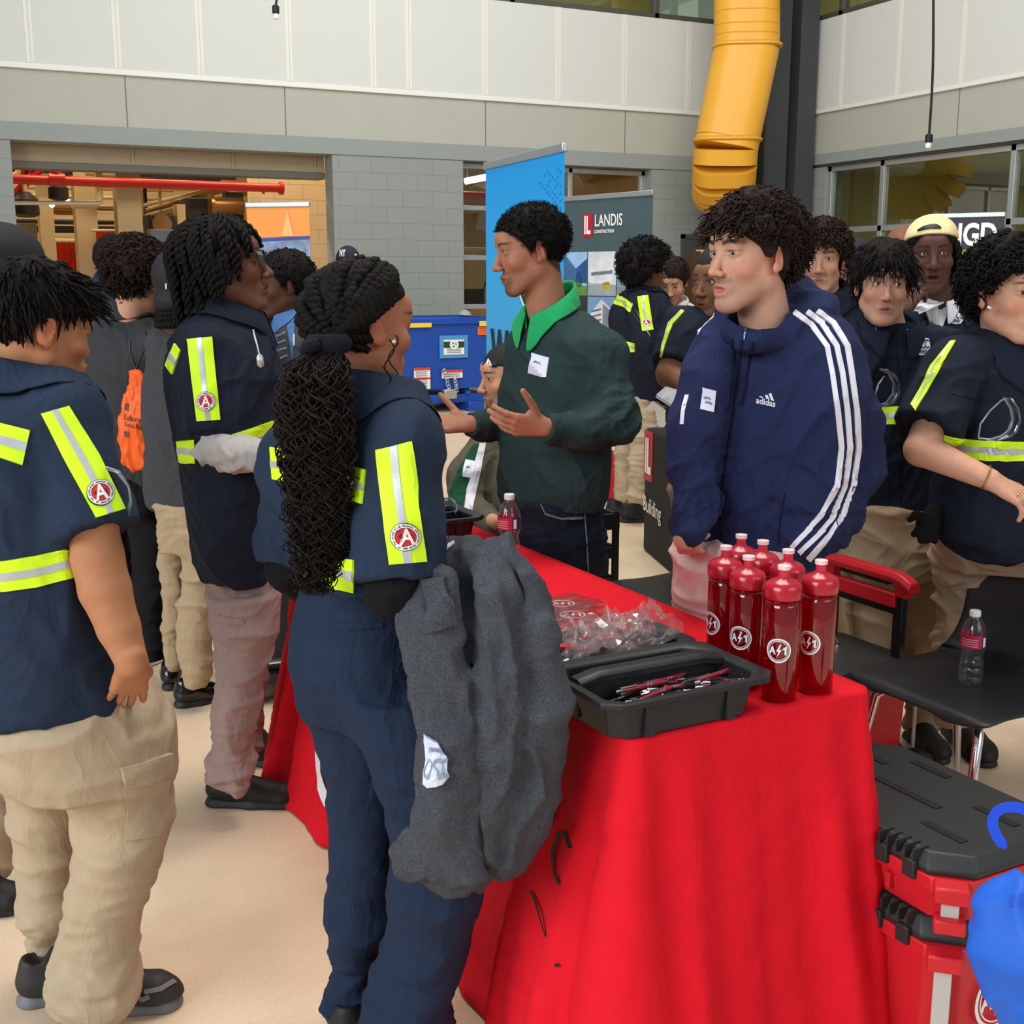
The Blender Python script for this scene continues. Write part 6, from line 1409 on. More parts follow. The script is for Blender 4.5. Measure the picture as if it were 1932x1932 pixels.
# ================================================================ man in the striped hoodie behind the table
E_ = Person('person in navy zip hoodie with three white sleeve stripes, standing behind the red bottles', PZ(1450, 1640, 0), (204,156,132), h=.0023)
H = E_.head(1418, 487, 2.85, -60, 1, 0, 1.06, mouth_open=.008, stubble=.32, mustache=.45, brow_w=1.5, nose=.95, jaw=.95, wide=.95, cheek=.85, eye_open=1.1, lip=(196,120,112))
E_.neck([H.w(0, -.02, -.05), P(1448, 640, 2.90)], [.058, .062])
E_.limb([P(1448, 650, 2.92), P(1540, 710, 2.95), P(1600, 885, 2.98), P(1560, 970, 2.88)], [.045, .04, .035, .02])
E_.limb([P(1440, 655, 2.92), P(1365, 700, 2.92), P(1318, 880, 2.85), P(1292, 1018, 2.74)], [.045, .04, .035, .027])
E_.body += pick(P(1292, 1018, 2.74), P(1325, 1085, 2.92)-P(1292, 1018, 2.74), TOC*-1+RGT*.3, UPZ, sc=.8, curl=[(15, 15, 10)]*4, th=(.2, .4, 0))
E_.finish_body(gaze=-22)
M_HOOD = fabric('navy_hoodie', (36,44,78), noise=.06, nscale=60); M_STRIPE = fabric('white_stripe', (232,232,242), noise=.02)
tor = [(585, 1385, 1535, 2.93, .85), (610, 1350, 1580, 2.93, .7), (650, 1322, 1602, 2.93), (720, 1308, 1612, 2.93), (820, 1304, 1600, 2.93), (930, 1302, 1572, 2.92), (1010, 1308, 1550, 2.91), (1048, 1322, 1530, 2.90), (1068, 1336, 1512, 2.90)]
armL = chain(Pm([(1500, 640, 2.93), (1562, 705, 2.94), (1596, 800, 2.97), (1604, 880, 2.98), (1575, 965, 2.88), (1515, 1025, 2.78)]), [.075, .080, .075, .072, .062, .052])
armR = chain(Pm([(1385, 660, 2.92), (1338, 710, 2.88), (1318, 800, 2.86), (1312, 880, 2.85), (1306, 960, 2.79), (1300, 1005, 2.75)]), [.070, .068, .060, .056, .050, .042])
hood = u(0, loft(tor, -32, .62)) + u(.022, *armL) + u(.022, *armR) + u(.04, cone(P(1505, 590, 3.0), P(1440, 610, 3.02), .060, .055), cone(P(1535, 600, 2.98), P(1500, 560, 3.01), .045, .04)) + u(.02, *chain(Pm([(1512, 560, 2.98), (1545, 590, 2.92), (1500, 622, 2.83), (1425, 640, 2.78)]), [.030, .034, .030, .022])) + u(.02, *chain(Pm([(1420, 560, 3.0), (1385, 590, 2.93), (1382, 620, 2.84), (1405, 640, 2.79)]), [.028, .03, .026, .02]))
E_.part('hoodie', hood + [('s', .012, cone(H.w(0, -.02, -.03), P(1432, 605, 2.84), .066, .066)), ('s', .012, cone(P(1425, 565, 2.78), P(1406, 632, 2.70), .082, .022))], M_HOOD, h=.0055, fold=[dict(amp=.012, size=.14, seed=21, yaw=-32, an=(.9, 1, .5), tilt=.5), dict(amp=.018, size=.06, seed=12, yaw=-32, an=(.8, .8, 1.1), tilt=-.7, mask=lambda V: np.clip(1-np.linalg.norm(V-P(1560, 970, 2.85), axis=1)/.22, 0, 1)), dict(amp=.014, size=.06, seed=14, yaw=-32, an=(.8, .8, 1.1), tilt=.5, mask=lambda V: np.clip(1-np.linalg.norm(V-P(1300, 960, 2.8), axis=1)/.2, 0, 1))])
for k, cs in enumerate(([(1499, 590), (1530, 612), (1560, 653), (1570, 703), (1580, 774), (1587, 844), (1579, 915), (1551, 968), (1522, 1003), (1494, 1033)], [(1522, 588), (1550, 610), (1578, 653), (1589, 703), (1598, 774), (1603, 844), (1594, 915), (1568, 980), (1543, 1010), (1508, 1043)], [(1541, 587), (1572, 610), (1598, 653), (1606, 703), (1616, 774), (1619, 844), (1610, 915), (1589, 972), (1566, 1008), (1524, 1056)])):
    c = A3(cs, float); t = np.gradient(c, axis=0); nn = np.stack([-t[:, 1], t[:, 0]], 1); nn /= np.linalg.norm(nn, axis=1)[:, None]
    strip_px(E_, 'hoodie', 'sleeve_stripe', M_STRIPE, c+nn*4.6, c-nn*4.6, 2, .0038, .005)
for off in (0, 7):
    strip_px(E_, 'hoodie', 'sleeve_stripe', M_STRIPE, [(1344+off*.3, 588+off), (1325, 601+off), (1312+off*.3, 622+off)], [(1345+off*.3, 592+off), (1328, 605+off), (1315+off*.3, 625+off)], 1, .002, .004)
c = A3([(1297, 745), (1289, 775), (1287, 800)], float); strip_px(E_, 'hoodie', 'sleeve_stripe', M_STRIPE, c-A3((4, 0)), c+A3((3, 0)), 1, .002, .004)
name_tag(E_, 'hoodie', (1326, 731), (1350, 737), (1321, 772), 2)
TL, TR, BL = (1429, 733), (1466, 741), (1427, 754)
lg = [[(.42, .42), (.55, .36), (.66, .72), (.50, .72)], [(.60, .22), (.72, .14), (.90, .78), (.75, .76)], [(.14, .62), (.28, .60), (.33, .70), (.16, .70)]]
for q_ in lg: decal(E_, 'hoodie', 'chest_logo_bar', M_STRIPE, q_, [(0, 1, 2, 3)], TL, TR, BL, .002, .003)
decal(E_, 'hoodie', 'chest_lettering', M_STRIPE, *textUV('adidas', 0, .98, .74, 1.30, .015), TL, TR, BL, .002, .003)
M_SEAMN = fabric('navy_seam', (20,25,46))
z = A3([(1406, 622), (1399, 650), (1390, 720), (1380, 800), (1368, 880), (1359, 960), (1362, 1060)], float); strip_px(E_, 'hoodie', 'zip', M_SEAMN, z-A3((2, 0)), z+A3((2, 0)), 1, .002, .003)
strip_px(E_, 'hoodie', 'zip_pull', mat('zip_metal', (120,124,140), .3, .8), [(1405, 621), (1402, 640)], [(1409, 622), (1405, 642)], 1, .004, .004)
for s in ([(1383, 640), (1382, 700), (1378, 760), (1368, 778)], [(1420, 645), (1412, 700), (1401, 750), (1398, 765)]):
    c = A3(s, float); strip_px(E_, 'hoodie', 'drawstring', M_SEAMN, c-A3((1.5, 0)), c+A3((1.5, 0)), 1, .006, .006)
strip_px(E_, 'hoodie', 'pocket_seam', M_SEAMN, [(1480, 930), (1470, 985), (1468, 1030)], [(1482, 930), (1472, 985), (1470, 1030)], 1, .002, .003)
yb = row(2.95, .05)
legs(E_, M_PINKT, [(1020, 1278, 1520, 2.90), (1100, 1274, 1525, 2.90), (1170, 1274, 1522, 2.90)], [[(1120, 1274, 1410, 2.88), (1350, 1290, 1395, 2.9), (yb, 1305, 1390, 2.9)], [(1120, 1395, 1525, 2.96), (1350, 1410, 1515, 3.0), (yb, 1425, 1505, 3.0)]], -32, .8)
for c in ((1345, 2.9), (1465, 3.0)): b2 = P(c[0], yb, c[1]); shoe(E_, b2-face_dir(-32)*.1, b2+face_dir(-32)*.17, h=.009, lace=False)
def curly(per, n=700, t=.02, lump=.022, L=.05, rad=.009, turns=1.5, thick=.0036, seed=1, m=None, fringe=0, hl=None, fz=-.4, fl=.07, top=None, h=.004, mm=11, grav=.3, sides=4, hlc=None):
    q = per.H; g = [sdf_mesh(scalp_ops(q, t, lump=lump, seed=seed, hl=hl, top=top), q.c-.22, q.c+.22, h)]
    g.append(curls(q, n, L, rad, turns, thick, seed, hl=hlc or hl, t=t*.8, m=mm, sides=sides, grav=grav))
    if fringe:
        rng = np.random.default_rng(seed+5); p, v = scalp_pts(fringe, rng, ([-.13, .0, .03, .05, .08, .1], [.2, .12, .06, .055, .06, .06]), t*.8); tt = np.linspace(0, 1, mm)[None, :, None]
        e1 = A3((1., 0, 0))+rng.normal(size=v.shape)*.3; e2 = np.cross(v, e1); ph = rng.random(fringe)[:, None, None]*6.28; r = rad*.9*np.minimum(1, tt*3)*(.5+.8*rng.random(fringe))[:, None, None]; Lf = fl*(.7+.5*rng.random(fringe))[:, None, None]
        Q = p[:, None]+(v*.55+A3((0, .55, fz))+rng.normal(size=v.shape)*.25)[:, None]*tt*Lf + A3((0, 0, -1.))*tt**2*Lf*.55 + e1[:, None]*np.sin(turns*5.5*tt+ph)*r + e2[:, None]*np.cos(turns*5.5*tt+ph)*r
        g.append(strands(q.wv(Q), thick*(1-.55*np.linspace(0, 1, mm)**2)[None]*np.ones((fringe, 1))*q.s, sides))
    return hair_part(per, g, m or M_HAIRK)
HLE = ([-.13, -.075, -.05, -.03, -.012, .004, .014, .03, .05, .066, .08, .1], [-.085, -.078, -.055, -.035, .022, .012, .0, .022, .038, .050, .056, .06])
HLR = ([-.13, -.075, -.05, -.03, -.012, .004, .014, .03, .05, .066, .08, .1], [-.075, -.068, -.03, .020, .044, .046, .042, .045, .046, .05, .056, .06])
curly(E_, 1900, .016, .024, .030, .0060, 1.0, .0024, 3, M_HAIRB, 240, HLE, -.1, .036, top=.026, h=.0032, hlc=HLR)
print('E', round(time.time()-T0, 1))

# ================================================================ people standing further back
def back_person(label, base, skin, h=.005): return Person(label, base, skin, h=h)
# seated man in cap and varsity-striped jacket
K_ = Person('person seated in a backwards black cap and green, white and olive jacket', PZ(930, 1180, 0), (196,146,116), h=.0035)
H = K_.head(958, 716, 4.5, -70, 4, 0, 1.04, mustache=.5, goatee=.95, stubble=.3, brow_w=1.2)
K_.neck([H.w(0, -.02, -.05), P(968, 820, 4.52)], [.055, .06]); K_.limb([P(960, 830, 4.52), P(900, 860, 4.45), P(880, 960, 4.35), P(930, 985, 4.15)], [.06, .05, .045, .03]); K_.finish_body(gaze=-8)
K_.part('jacket', u(0, loft([(812, 930, 1000, 4.52, .8), (835, 890, 1025, 4.52), (880, 862, 1035, 4.5), (950, 850, 1040, 4.48), (1060, 855, 1040, 4.45)], -30, .65)) + u(.03, *chain(Pm([(915, 850, 4.46), (880, 900, 4.40), (875, 965, 4.33), (925, 985, 4.18)]), [.07, .07, .065, .05])) + u(.03, *chain(Pm([(1010, 850, 4.5), (1030, 950, 4.4), (990, 990, 4.25)]), [.07, .065, .05])), fabric('olive_jacket', (92,88,72)), h=.008, fold=FOLD(-30, .01, 4))
strip_px(K_, 'jacket', 'green_panel', fabric('varsity_green', (30,78,56)), [(893, 838), (868, 880), (850, 925), (846, 965), (850, 985)], [(912, 838), (893, 880), (878, 925), (872, 965), (868, 985)], 4, .003, .004)
strip_px(K_, 'jacket', 'white_stripe', M_WSHIRT, [(905, 836), (893, 880), (880, 925), (876, 975)], [(917, 836), (908, 880), (898, 925), (890, 975)], 2, .0045, .004)
name_tag(K_, 'jacket', (878, 868), (897, 872), (872, 898), 1)
H = K_.H; K_.part('cap', u(0, H.e((0, -.014, .050), (.081, .100, .084))) + [('i', .004, plane(H.w(0, 0, .052), H.R@A3((0, .12, -1.))))] + u(.004, cone(H.w(-.05, -.11, .052), H.w(.05, -.11, .052), .012, .012), cone(H.w(-.04, -.155, .03), H.w(.04, -.155, .03), .008, .008)) + u(.006, H.k((0, .085, .062), (.05, .065, .06), .008, .008), H.k((0, .085, .062), (-.05, .065, .06), .008, .008)), mat('cap_black', (24,24,26), .8), h=.004)
strip_px(K_, 'cap', 'cap_mark', M_WHT, [(917, 688), (922, 676), (925, 690)], [(920, 688), (924, 680), (928, 690)], 1, .003, .003)
cs = P(965, 1085, 4.45); K_.part('trousers', u(0, rbox((cs[0], cs[1], .52), (.2, .18, .1), None, .08)) + seg([A3((cs[0], cs[1], .52)), A3((cs[0], cs[1], .50))+face_dir(-30)*.42+right_dir(-30)*.1, A3((cs[0], cs[1], .06))+face_dir(-30)*.42+right_dir(-30)*.1], [.09, .075, .06]) + seg([A3((cs[0], cs[1], .52)), A3((cs[0], cs[1], .50))+face_dir(-30)*.42-right_dir(-30)*.1, A3((cs[0], cs[1], .06))+face_dir(-30)*.42-right_dir(-30)*.1], [.09, .075, .06]), M_BLACKT, h=.012)
for s in (-1, 1): b2 = A3((cs[0], cs[1], 0))+face_dir(-30)*.40+right_dir(-30)*.1*s; shoe(K_, b2-face_dir(-30)*.08, b2+face_dir(-30)*.18, h=.010, lace=False)

# curly-haired student seen from behind, hand raised to the face
F_ = Person('person with dark curly hair and charcoal jacket seen from behind, hand raised to face', PZ(285, 1235, 0), (196,150,124), h=.0038)
H = F_.head(264, 532, 4.3, 152, 12, 0, 1.1, fine=False, stubble=.5)
F_.neck([H.w(0, -.02, -.05), P(235, 640, 4.33)], [.056, .062]); ws = P(318, 610, 4.42)
F_.limb([P(235, 650, 4.33), P(302, 665, 4.25), P(330, 780, 4.36), ws], [.06, .05, .045, .03]); F_.body += pick(ws, P(306, 562, 4.44)-ws, A3(RGT)*-1, UPZ, sc=.95, curl=[(40, 40, 30)]*4); F_.finish_body()
tor = [(585, 190, 285, 4.33, .7), (615, 155, 310, 4.33), (665, 135, 325, 4.33), (760, 128, 325, 4.33), (850, 130, 322, 4.33), (905, 140, 320, 4.33)]
F_.part('jacket', u(0, loft(tor, 168, .62)) + u(.03, *chain(Pm([(300, 660, 4.27), (330, 785, 4.36), (318, 640, 4.41)]), [.075, .066, .05])) + u(.03, *chain(Pm([(160, 650, 4.38), (140, 780, 4.45), (170, 880, 4.5)]), [.075, .066, .05])), M_CHAR, h=.007, fold=FOLD(168, .012, 8, .16))
collar(F_, P(236, 600, 4.33), 165, .074, .08, M_CHAR, hgt=.04, flap=.05, gap=30, tilt=.02)
yb = row(4.4, .05)
legs(F_, M_BLACKT, [(895, 165, 318, 4.33), (960, 160, 320, 4.33)], [[(930, 165, 245, 4.4), (1080, 180, 245, 4.4), (yb, 190, 240, 4.4)], [(930, 238, 320, 4.35), (1080, 250, 318, 4.38), (yb-20, 262, 312, 4.42)]], 168, .8)
shoe(F_, PZ(262, 1262, 0), PZ(312, 1238, 0), m=M_SHOEK, ms=M_WHT, h=.008); shoe(F_, PZ(205, 1262, 0), PZ(215, 1222, 0), h=.010, lace=False)
curly(F_, 1300, .018, .02, .026, .006, 1.2, .0030, 9, M_HAIRB, h=.005, mm=8)
# orange drawstring bag on his back
ob = empty('drawstring_bag', P(255, 890, 4.12), 'orange drawstring bag with faint black lettering hanging between two students seen from behind', 'bag')
class Bag: pass
bg_ = Person.__new__(Person); bg_.e = ob; bg_.geo = {}; bg_.h = .005
bops = u(0, loft([(692, 252, 262, 4.13, .6), (715, 244, 272, 4.13, .5), (760, 234, 278, 4.13, .4), (820, 226, 283, 4.13, .45), (865, 229, 284, 4.13, .45), (890, 246, 282, 4.13, .4)], 168, .45, 2.2, kcap=.02))
bg_.part('sack', bops, mat('orange_nylon', (236,96,30), .5, noise=.05, nscale=20, spec=.4), h=.006, fold=[dict(amp=.010, size=.05, seed=4, yaw=168, an=(1.5, 1, .35), tilt=.1)])
decal(bg_, 'sack', 'lettering', mat('bag_ink', (110,56,40), .6), *textUV('Laborers', .12, .85, .44, .50), (232, 700), (284, 712), (226, 880), .002, .003); decal(bg_, 'sack', 'lettering', MATS['bag_ink'], *textUV('Local Fund', .15, .85, .52, .57), (232, 700), (284, 712), (226, 880), .002, .003)
decal(bg_, 'sack', 'logo_mark', MATS['bag_ink'], *gridUV(2, 2, .12, .28, .62, .68), (232, 700), (284, 712), (226, 880), .002, .003); decal(bg_, 'sack', 'logo_mark', MATS['bag_ink'], *gridUV(2, 2, .12, .25, .33, .40), (232, 700), (284, 712), (226, 880), .002, .003)
for a in ((245, 640, 4.14), (275, 625, 4.14)): MB().tube(Pm([(257, 696, 4.13), (a[0], a[1]+25, 4.13), a]), .004, 6).build('cord_strap', M_BLK, ob, smooth=True)

# student in a black head wrap
G_ = Person('person in black head wrap and charcoal pullover seen from behind, khaki trousers, shiny black shoes', PZ(355, 1325, 0), (110,76,58), h=.004)
H = G_.head(345, 548, 4.1, 165, 0, 0, 1.05, fine=False); G_.neck([H.w(0, -.02, -.05), P(335, 640, 4.12)], [.055, .06]); G_.finish_body()
G_.part('head_wrap', u(0, H.e((0, -.014, .046), (.083, .104, .090))) + u(.02, H.e((0, -.075, -.03), (.06, .04, .035))) + [('i', .004, plane(H.w(0, 0, -.0), H.R@A3((0, -.0, -1.)))) if False else ('i', .006, plane(H.w(0, -.05, -.045), H.R@A3((0, .8, -1.))))], mat('wrap_black', (22,22,25), .75), h=.005)
strip_px(G_, 'head_wrap', 'white_mark', M_WHT, [(318, 508), (323, 500), (331, 496)], [(321, 511), (326, 504), (333, 499)], 1, .003, .003); strip_px(G_, 'head_wrap', 'white_mark', M_WHT, [(312, 535), (313, 545)], [(315, 535), (315, 545)], 1, .003, .003)
rng = np.random.default_rng(2); g = []
for i in range(16):
    a = math.radians(-75+150*i/15); p0 = A3((.062*math.sin(a), -.06*math.cos(a)-.02, -.045)); g.append(twist_rope(H.wv([p0, p0*1.12+A3((0, -.004, -.03)), p0*1.18+A3((0, -.004, -.062))]), .009, .018))
hair_part(G_, g, M_HAIRK, label='short black rope twists at the nape')
tor = [(600, 312, 378, 4.12, .8), (622, 292, 405, 4.12), (670, 276, 425, 4.12), (780, 274, 428, 4.12), (880, 274, 425, 4.12), (950, 282, 418, 4.12), (962, 292, 412, 4.12)]
G_.part('pullover', u(0, loft(tor, 172, .62)) + u(.02, cone(P(330, 618, 4.13), P(352, 618, 4.13), .052, .052)) + u(.03, *chain(Pm([(405, 660, 4.15), (430, 790, 4.2), (440, 880, 4.3)]), [.07, .06, .045])), fabric('charcoal_pullover', (66,66,70)), h=.007, fold=FOLD(172, .012, 18, .16))
legs(G_, M_KHAKI2, [(950, 293, 412, 4.12), (1010, 298, 412, 4.12), (1040, 302, 412, 4.12)], [[(1000, 300, 352, 4.2), (1080, 303, 349, 4.2), (1160, 306, 343, 4.2), (1225, 312, 342, 4.2), (1262, 317, 343, 4.2)], [(1000, 330, 412, 4.1), (1070, 345, 410, 4.1), (1150, 337, 408, 4.1), (1220, 338, 402, 4.1), (1270, 341, 395, 4.1), (1298, 346, 390, 4.1)]], 172, .8, fold=[dict(amp=.010, size=.09, seed=5, yaw=172, an=(.5, .7, 1.0), tilt=.5)])
M_PATENT = mat('patent_black', (18,18,19), .12, spec=.7)
shoe(G_, PZ(338, 1334, 0), PZ(412, 1318, 0), w=.048, hgt=.09, m=M_PATENT, sole=.032, h=.006, lace=False); shoe(G_, PZ(320, 1304, 0), PZ(335, 1268, 0), w=.044, hgt=.09, m=M_PATENT, sole=.03, h=.007, lace=False)

# student at the left edge, mostly hidden
H_ = Person('person in black cap at the far left edge, half hidden behind the nearest boy', PZ(-50, 1700, 0), (150,105,80), h=.005)
H = H_.head(16, 527, 2.85, 150, 0, 0, .98, fine=False); H_.neck([H.w(0, -.02, -.05), P(0, 640, 2.87)], [.055, .06])
wr = P(-30, 1120, 2.5); H_.limb([P(-10, 650, 2.87), P(-90, 720, 2.85), P(-110, 960, 2.75), wr], [.06, .05, .045, .03]); H_.body += pick(wr, P(8, 1128, 2.45)-wr, A3((0, 0, 1.)), UPZ, curl=[(30, 30, 20)]*4); H_.finish_body()
H_.part('cap', u(0, H.e((0, -.014, .046), (.085, .106, .088))) + [('i', .006, plane(H.w(0, 0, .0), H.R@A3((0, .35, -1.))))], mat('cap_black', (24,24,26), .8), h=.006)
H_.part('shirt', u(0, loft([(630, -45, 45, 2.88, .8), (665, -110, 80, 2.88), (760, -140, 105, 2.88), (1000, -150, 60, 2.88), (1280, -150, 30, 2.88)], 150, .62)), M_NAVYD, h=.009, fold=FOLD(150, .01, 3))
strip_px(H_, 'shirt', 'x', M_HIVIS, [(0, 0)]*2, [(1, 1)]*2, 1) if False else None
legs(H_, M_KHAKI, [(1250, -150, 25, 2.86), (1360, -150, 16, 2.86)], [[(1330, -60, 14, 2.84), (1480, -55, 19, 2.80), (1600, -50, 22, 2.78), (1655, -45, 24, 2.76)], [(1330, -150, -50, 2.9), (1500, -145, -60, 2.9), (1640, -140, -70, 2.9)]], 120, .85)
shoe(H_, PZ(-60, 1722, 0), PZ(49, 1716, 0), h=.006); shoe(H_, PZ(-170, 1700, 0), PZ(-70, 1690, 0), h=.009, lace=False)
w_ = MB(); a = P(-6, 1136, 2.42); w_.obox(a, RGT*.05+UPZ*.008, TOC*-.03+UPZ*.004, A3((0, 0, .001))); tag(w_.build('paper_slip', M_WSHIRT), 'white paper slip held in a hand at the far left edge', 'paper')

# man in a grey suit
I_ = Person('person in grey suit, blue shirt and striped tie, behind the student with rope twists', PZ(540, 1180, 0), (96,64,48), h=.0045)
H = I_.head(536, 541, 4.9, -70, 4, 0, 1.05, fine=False, fade=.8); I_.neck([H.w(0, -.02, -.05), P(540, 620, 4.93)], [.055, .06]); I_.finish_body()
M_SUIT = fabric('grey_suit', (84,84,94)); M_BLUS = fabric('blue_shirt', (92,134,190))
tor = [(585, 508, 575, 4.94, .8), (608, 485, 605, 4.94), (650, 474, 618, 4.94), (760, 472, 620, 4.94), (900, 476, 616, 4.94), (960, 478, 614, 4.94)]
I_.part('jacket', u(0, loft(tor, -22, .62)) + u(.03, *chain(Pm([(490, 640, 4.9), (470, 760, 4.92), (478, 860, 4.85)]), [.07, .06, .045])) + u(.03, *chain(Pm([(605, 640, 4.97), (622, 760, 5), (612, 860, 4.95)]), [.07, .06, .045])), M_SUIT, h=.009, fold=FOLD(-22, .008, 3))
strip_px(I_, 'jacket', 'shirt_front', M_BLUS, [(513, 588), (512, 620), (522, 680), (535, 735)], [(556, 588), (556, 610), (553, 670), (546, 735)], 5, .003, .004)
collar(I_, P(538, 592, 4.92), -35, .062, .07, M_BLUS, hgt=.03, flap=.05, gap=10, point=.03, tilt=.03, out=.02)
t_ = strip_px(I_, 'jacket', 'tie', mat('tie_charcoal', (62,64,72), .6), [(527, 594), (521, 612), (529, 680), (538, 740)], [(540, 594), (541, 612), (551, 680), (552, 740)], 4, .007, .004)
for i in range(9): y = 612+14*i; strip_px(I_, 'jacket', 'tie_stripe', mat('tie_silver', (150,152,158), .5), [(523+i*1.6, y+6), (538+i*1.5, y)], [(523+i*1.6, y+9), (538+i*1.5, y+3)], 2, .009, .003, parent=t_)
strip_px(I_, 'jacket', 'pocket_card', M_WHT, [(553, 630), (553, 652)], [(556, 630), (556, 652)], 1, .004, .004)
legs(I_, M_SUIT, [(940, 482, 612, 4.94), (1000, 482, 612, 4.94)], [[(980, 484, 548, 4.94), (1165, 495, 540, 4.94)], [(980, 546, 612, 4.96), (1165, 558, 602, 4.96)]], -22, .8, h=.012)
for c in (515, 580): b2 = P(c, 1172, 4.94); shoe(I_, b2-face_dir(-22)*.1, b2+face_dir(-22)*.18, h=.010, lace=False)
hair_part(I_, [sdf_mesh(scalp_ops(H, .016, lump=.004, top=.022, hl=HLS), H.c-.2, H.c+.2, .005), curls(H, 500, .014, .004, 1.2, .0028, 6, HLS, grav=0, m=5, t=.012)], M_HAIRK)

# far man in a navy ball cap
J_ = Person('person in navy ball cap with white letters, far away before the grey block pillar', PZ(657, 900, 0), (136,94,70), h=.006)
H = J_.head(657, 507, 8.4, 6, 0, 0, 1.05, fine=True); J_.neck([H.w(0, -.02, -.05), P(657, 545, 8.42)], [.055, .06]); J_.finish_body()
J_.part('cap', u(0, H.e((0, -.012, .052), (.082, .102, .098))) + [('i', .004, plane(H.w(0, 0, .040), (0, 0, -1.)))] + u(.006, ell(H.w(.015, .115, .042), (.068, .06, .008), H.R)), mat('cap_navy', (24,28,46), .8), h=.005)
decal(J_, 'cap', 'cap_letters', M_WHT, *textUV('NY', 0, 1, 0, 1, .04), (641, 471), (652, 471), (641, 484), .004, .004); strip_px(J_, 'cap', 'cap_mark', M_WHT, [(669, 479), (674, 481)], [(669, 482), (674, 484)], 1, .003, .003)
J_.part('jacket', u(0, loft([(536, 640, 674, 8.43, .8), (548, 622, 692, 8.43), (580, 612, 702, 8.43), (680, 615, 698, 8.43)], 0, .62)), M_NAVYD, h=.014); simple_legs(J_, M_BLACKT, 657, 80, 8.43, 675, 0, h=.016)

# student with afro in long-sleeved taped jacket, and the man beside him
L_ = Person('person with short afro, navy taped jacket and khaki trousers, by the grey photo banner', PZ(1200, 972, 0), (112,76,56), h=.0045)
H = L_.head(1221, 513, 7.45, 112, -2, 0, 1.15, fine=False, lips=1.2); L_.neck([H.w(0, -.02, -.05), P(1215, 562, 7.47)], [.055, .06])
wl = P(1255, 752, 7.4); L_.limb([P(1215, 565, 7.47), P(1213, 585, 7.30), P(1225, 670, 7.28), wl], [.06, .055, .05, .032]); L_.body += pick(wl, P(1246, 782, 7.42)-wl, RGT, RGT*-1, sc=1.05, curl=[(25, 25, 20)]*4); L_.finish_body()
tor = [(545, 1198, 1240, 7.47, .8), (558, 1175, 1255, 7.47), (600, 1158, 1264, 7.47), (660, 1166, 1262, 7.47), (720, 1182, 1262, 7.47), (752, 1188, 1260, 7.47)]
L_.part('jacket', u(0, loft(tor, 118, .62)) + u(.03, *chain(Pm([(1212, 578, 7.32), (1222, 640, 7.28), (1232, 690, 7.28), (1255, 752, 7.38)]), [.085, .085, .07, .05])), M_NAVYD, h=.009, fold=FOLD(118, .014, 4, .14))
collar(L_, P(1216, 552, 7.46), 115, .075, .08, M_NAVYD, hgt=.03, flap=.05, gap=20)
hivis(L_, 'jacket', [(1203, 560), (1212, 625)], [(1222, 557), (1232, 622)], .40, .60, 3); hivis(L_, 'jacket', [(1164, 556), (1180, 563), (1194, 575)], [(1158, 573), (1178, 580), (1189, 590)], .38, .62, 3); hivis(L_, 'jacket', [(1173, 642), (1186, 645), (1198, 648)], [(1174, 664), (1187, 665), (1198, 664)], .38, .62, 3)
agc_badge(L_, 'jacket', (1220, 608), 8, -4)
legs(L_, M_KHAKI, [(745, 1188, 1258, 7.47), (790, 1184, 1252, 7.47)], [[(770, 1170, 1225, 7.55), (850, 1162, 1200, 7.6), (942, 1160, 1192, 7.6)], [(770, 1190, 1252, 7.4), (850, 1188, 1228, 7.35), (950, 1184, 1218, 7.33)]], 115, .85, fold=[dict(amp=.014, size=.12, seed=5, yaw=115, an=(.5, .7, 1.0), tilt=.5)])
shoe(L_, PZ(1170, 985, 0), PZ(1260, 983, 0), w=.055, hgt=.10, h=.008); shoe(L_, PZ(1148, 972, 0), PZ(1190, 976, 0), w=.05, hgt=.10, h=.009)
hair_part(L_, [sdf_mesh(scalp_ops(H, .052, lump=.022, top=.060, edge=.03), H.c-.25, H.c+.25, .007), curls(H, 700, .03, .006, 1.5, .004, 3, None, grav=0, m=6, t=.045)], M_HAIRK)
MB().ball(P(1224, 520, 7.36), .008).build('earring', mat('earring_silver', (230,230,235), .15, .9), L_.e, smooth=True)
pp = empty('paper_sheet', P(1235, 800, 7.35), 'buff paper sheet held low by the student with the afro', 'paper')
w_ = MB(); w_.add(Pm([(1197, 792, 7.3), (1232, 756, 7.3), (1266, 782, 7.32), (1236, 838, 7.32)]), [(0, 1, 2, 3)]); o_ = w_.build('sheet', mat('buff_paper', (206,196,184), .7), pp); md = o_.modifiers.new('s', 'SOLIDIFY'); md.thickness = .002
N_ = Person('person in navy taped jacket, mostly hidden behind the student with the afro', PZ(1248, 925, 0), (150,110,84), h=.008)
H = N_.head(1238, 520, 8.2, 40, 0, 0, .95, fine=False); N_.neck([H.w(0, -.02, -.05), P(1240, 560, 8.2)], [.05, .06]); N_.finish_body()
N_.part('jacket', u(0, loft([(550, 1225, 1255, 8.22, .8), (562, 1212, 1268, 8.22), (620, 1206, 1272, 8.22), (720, 1210, 1268, 8.22)], 40, .62)), M_NAVYD, h=.012); hivis(N_, 'jacket', [(1256, 560), (1262, 600)], [(1262, 558), (1268, 598)], .4, .6, 2); hivis(N_, 'jacket', [(1232, 566), (1248, 568)], [(1235, 578), (1247, 576)], .4, .6, 2); hivis(N_, 'jacket', [(1240, 642), (1252, 640)], [(1244, 664), (1254, 655)], .4, .6, 2)
simple_legs(N_, M_KHAKI, 1240, 62, 8.22, 715, 40, h=.014)
M_ = Person('person in off-white half-zip pullover looking down, beyond the student with the afro', PZ(1275, 930, 0), (206,160,134), h=.0055)
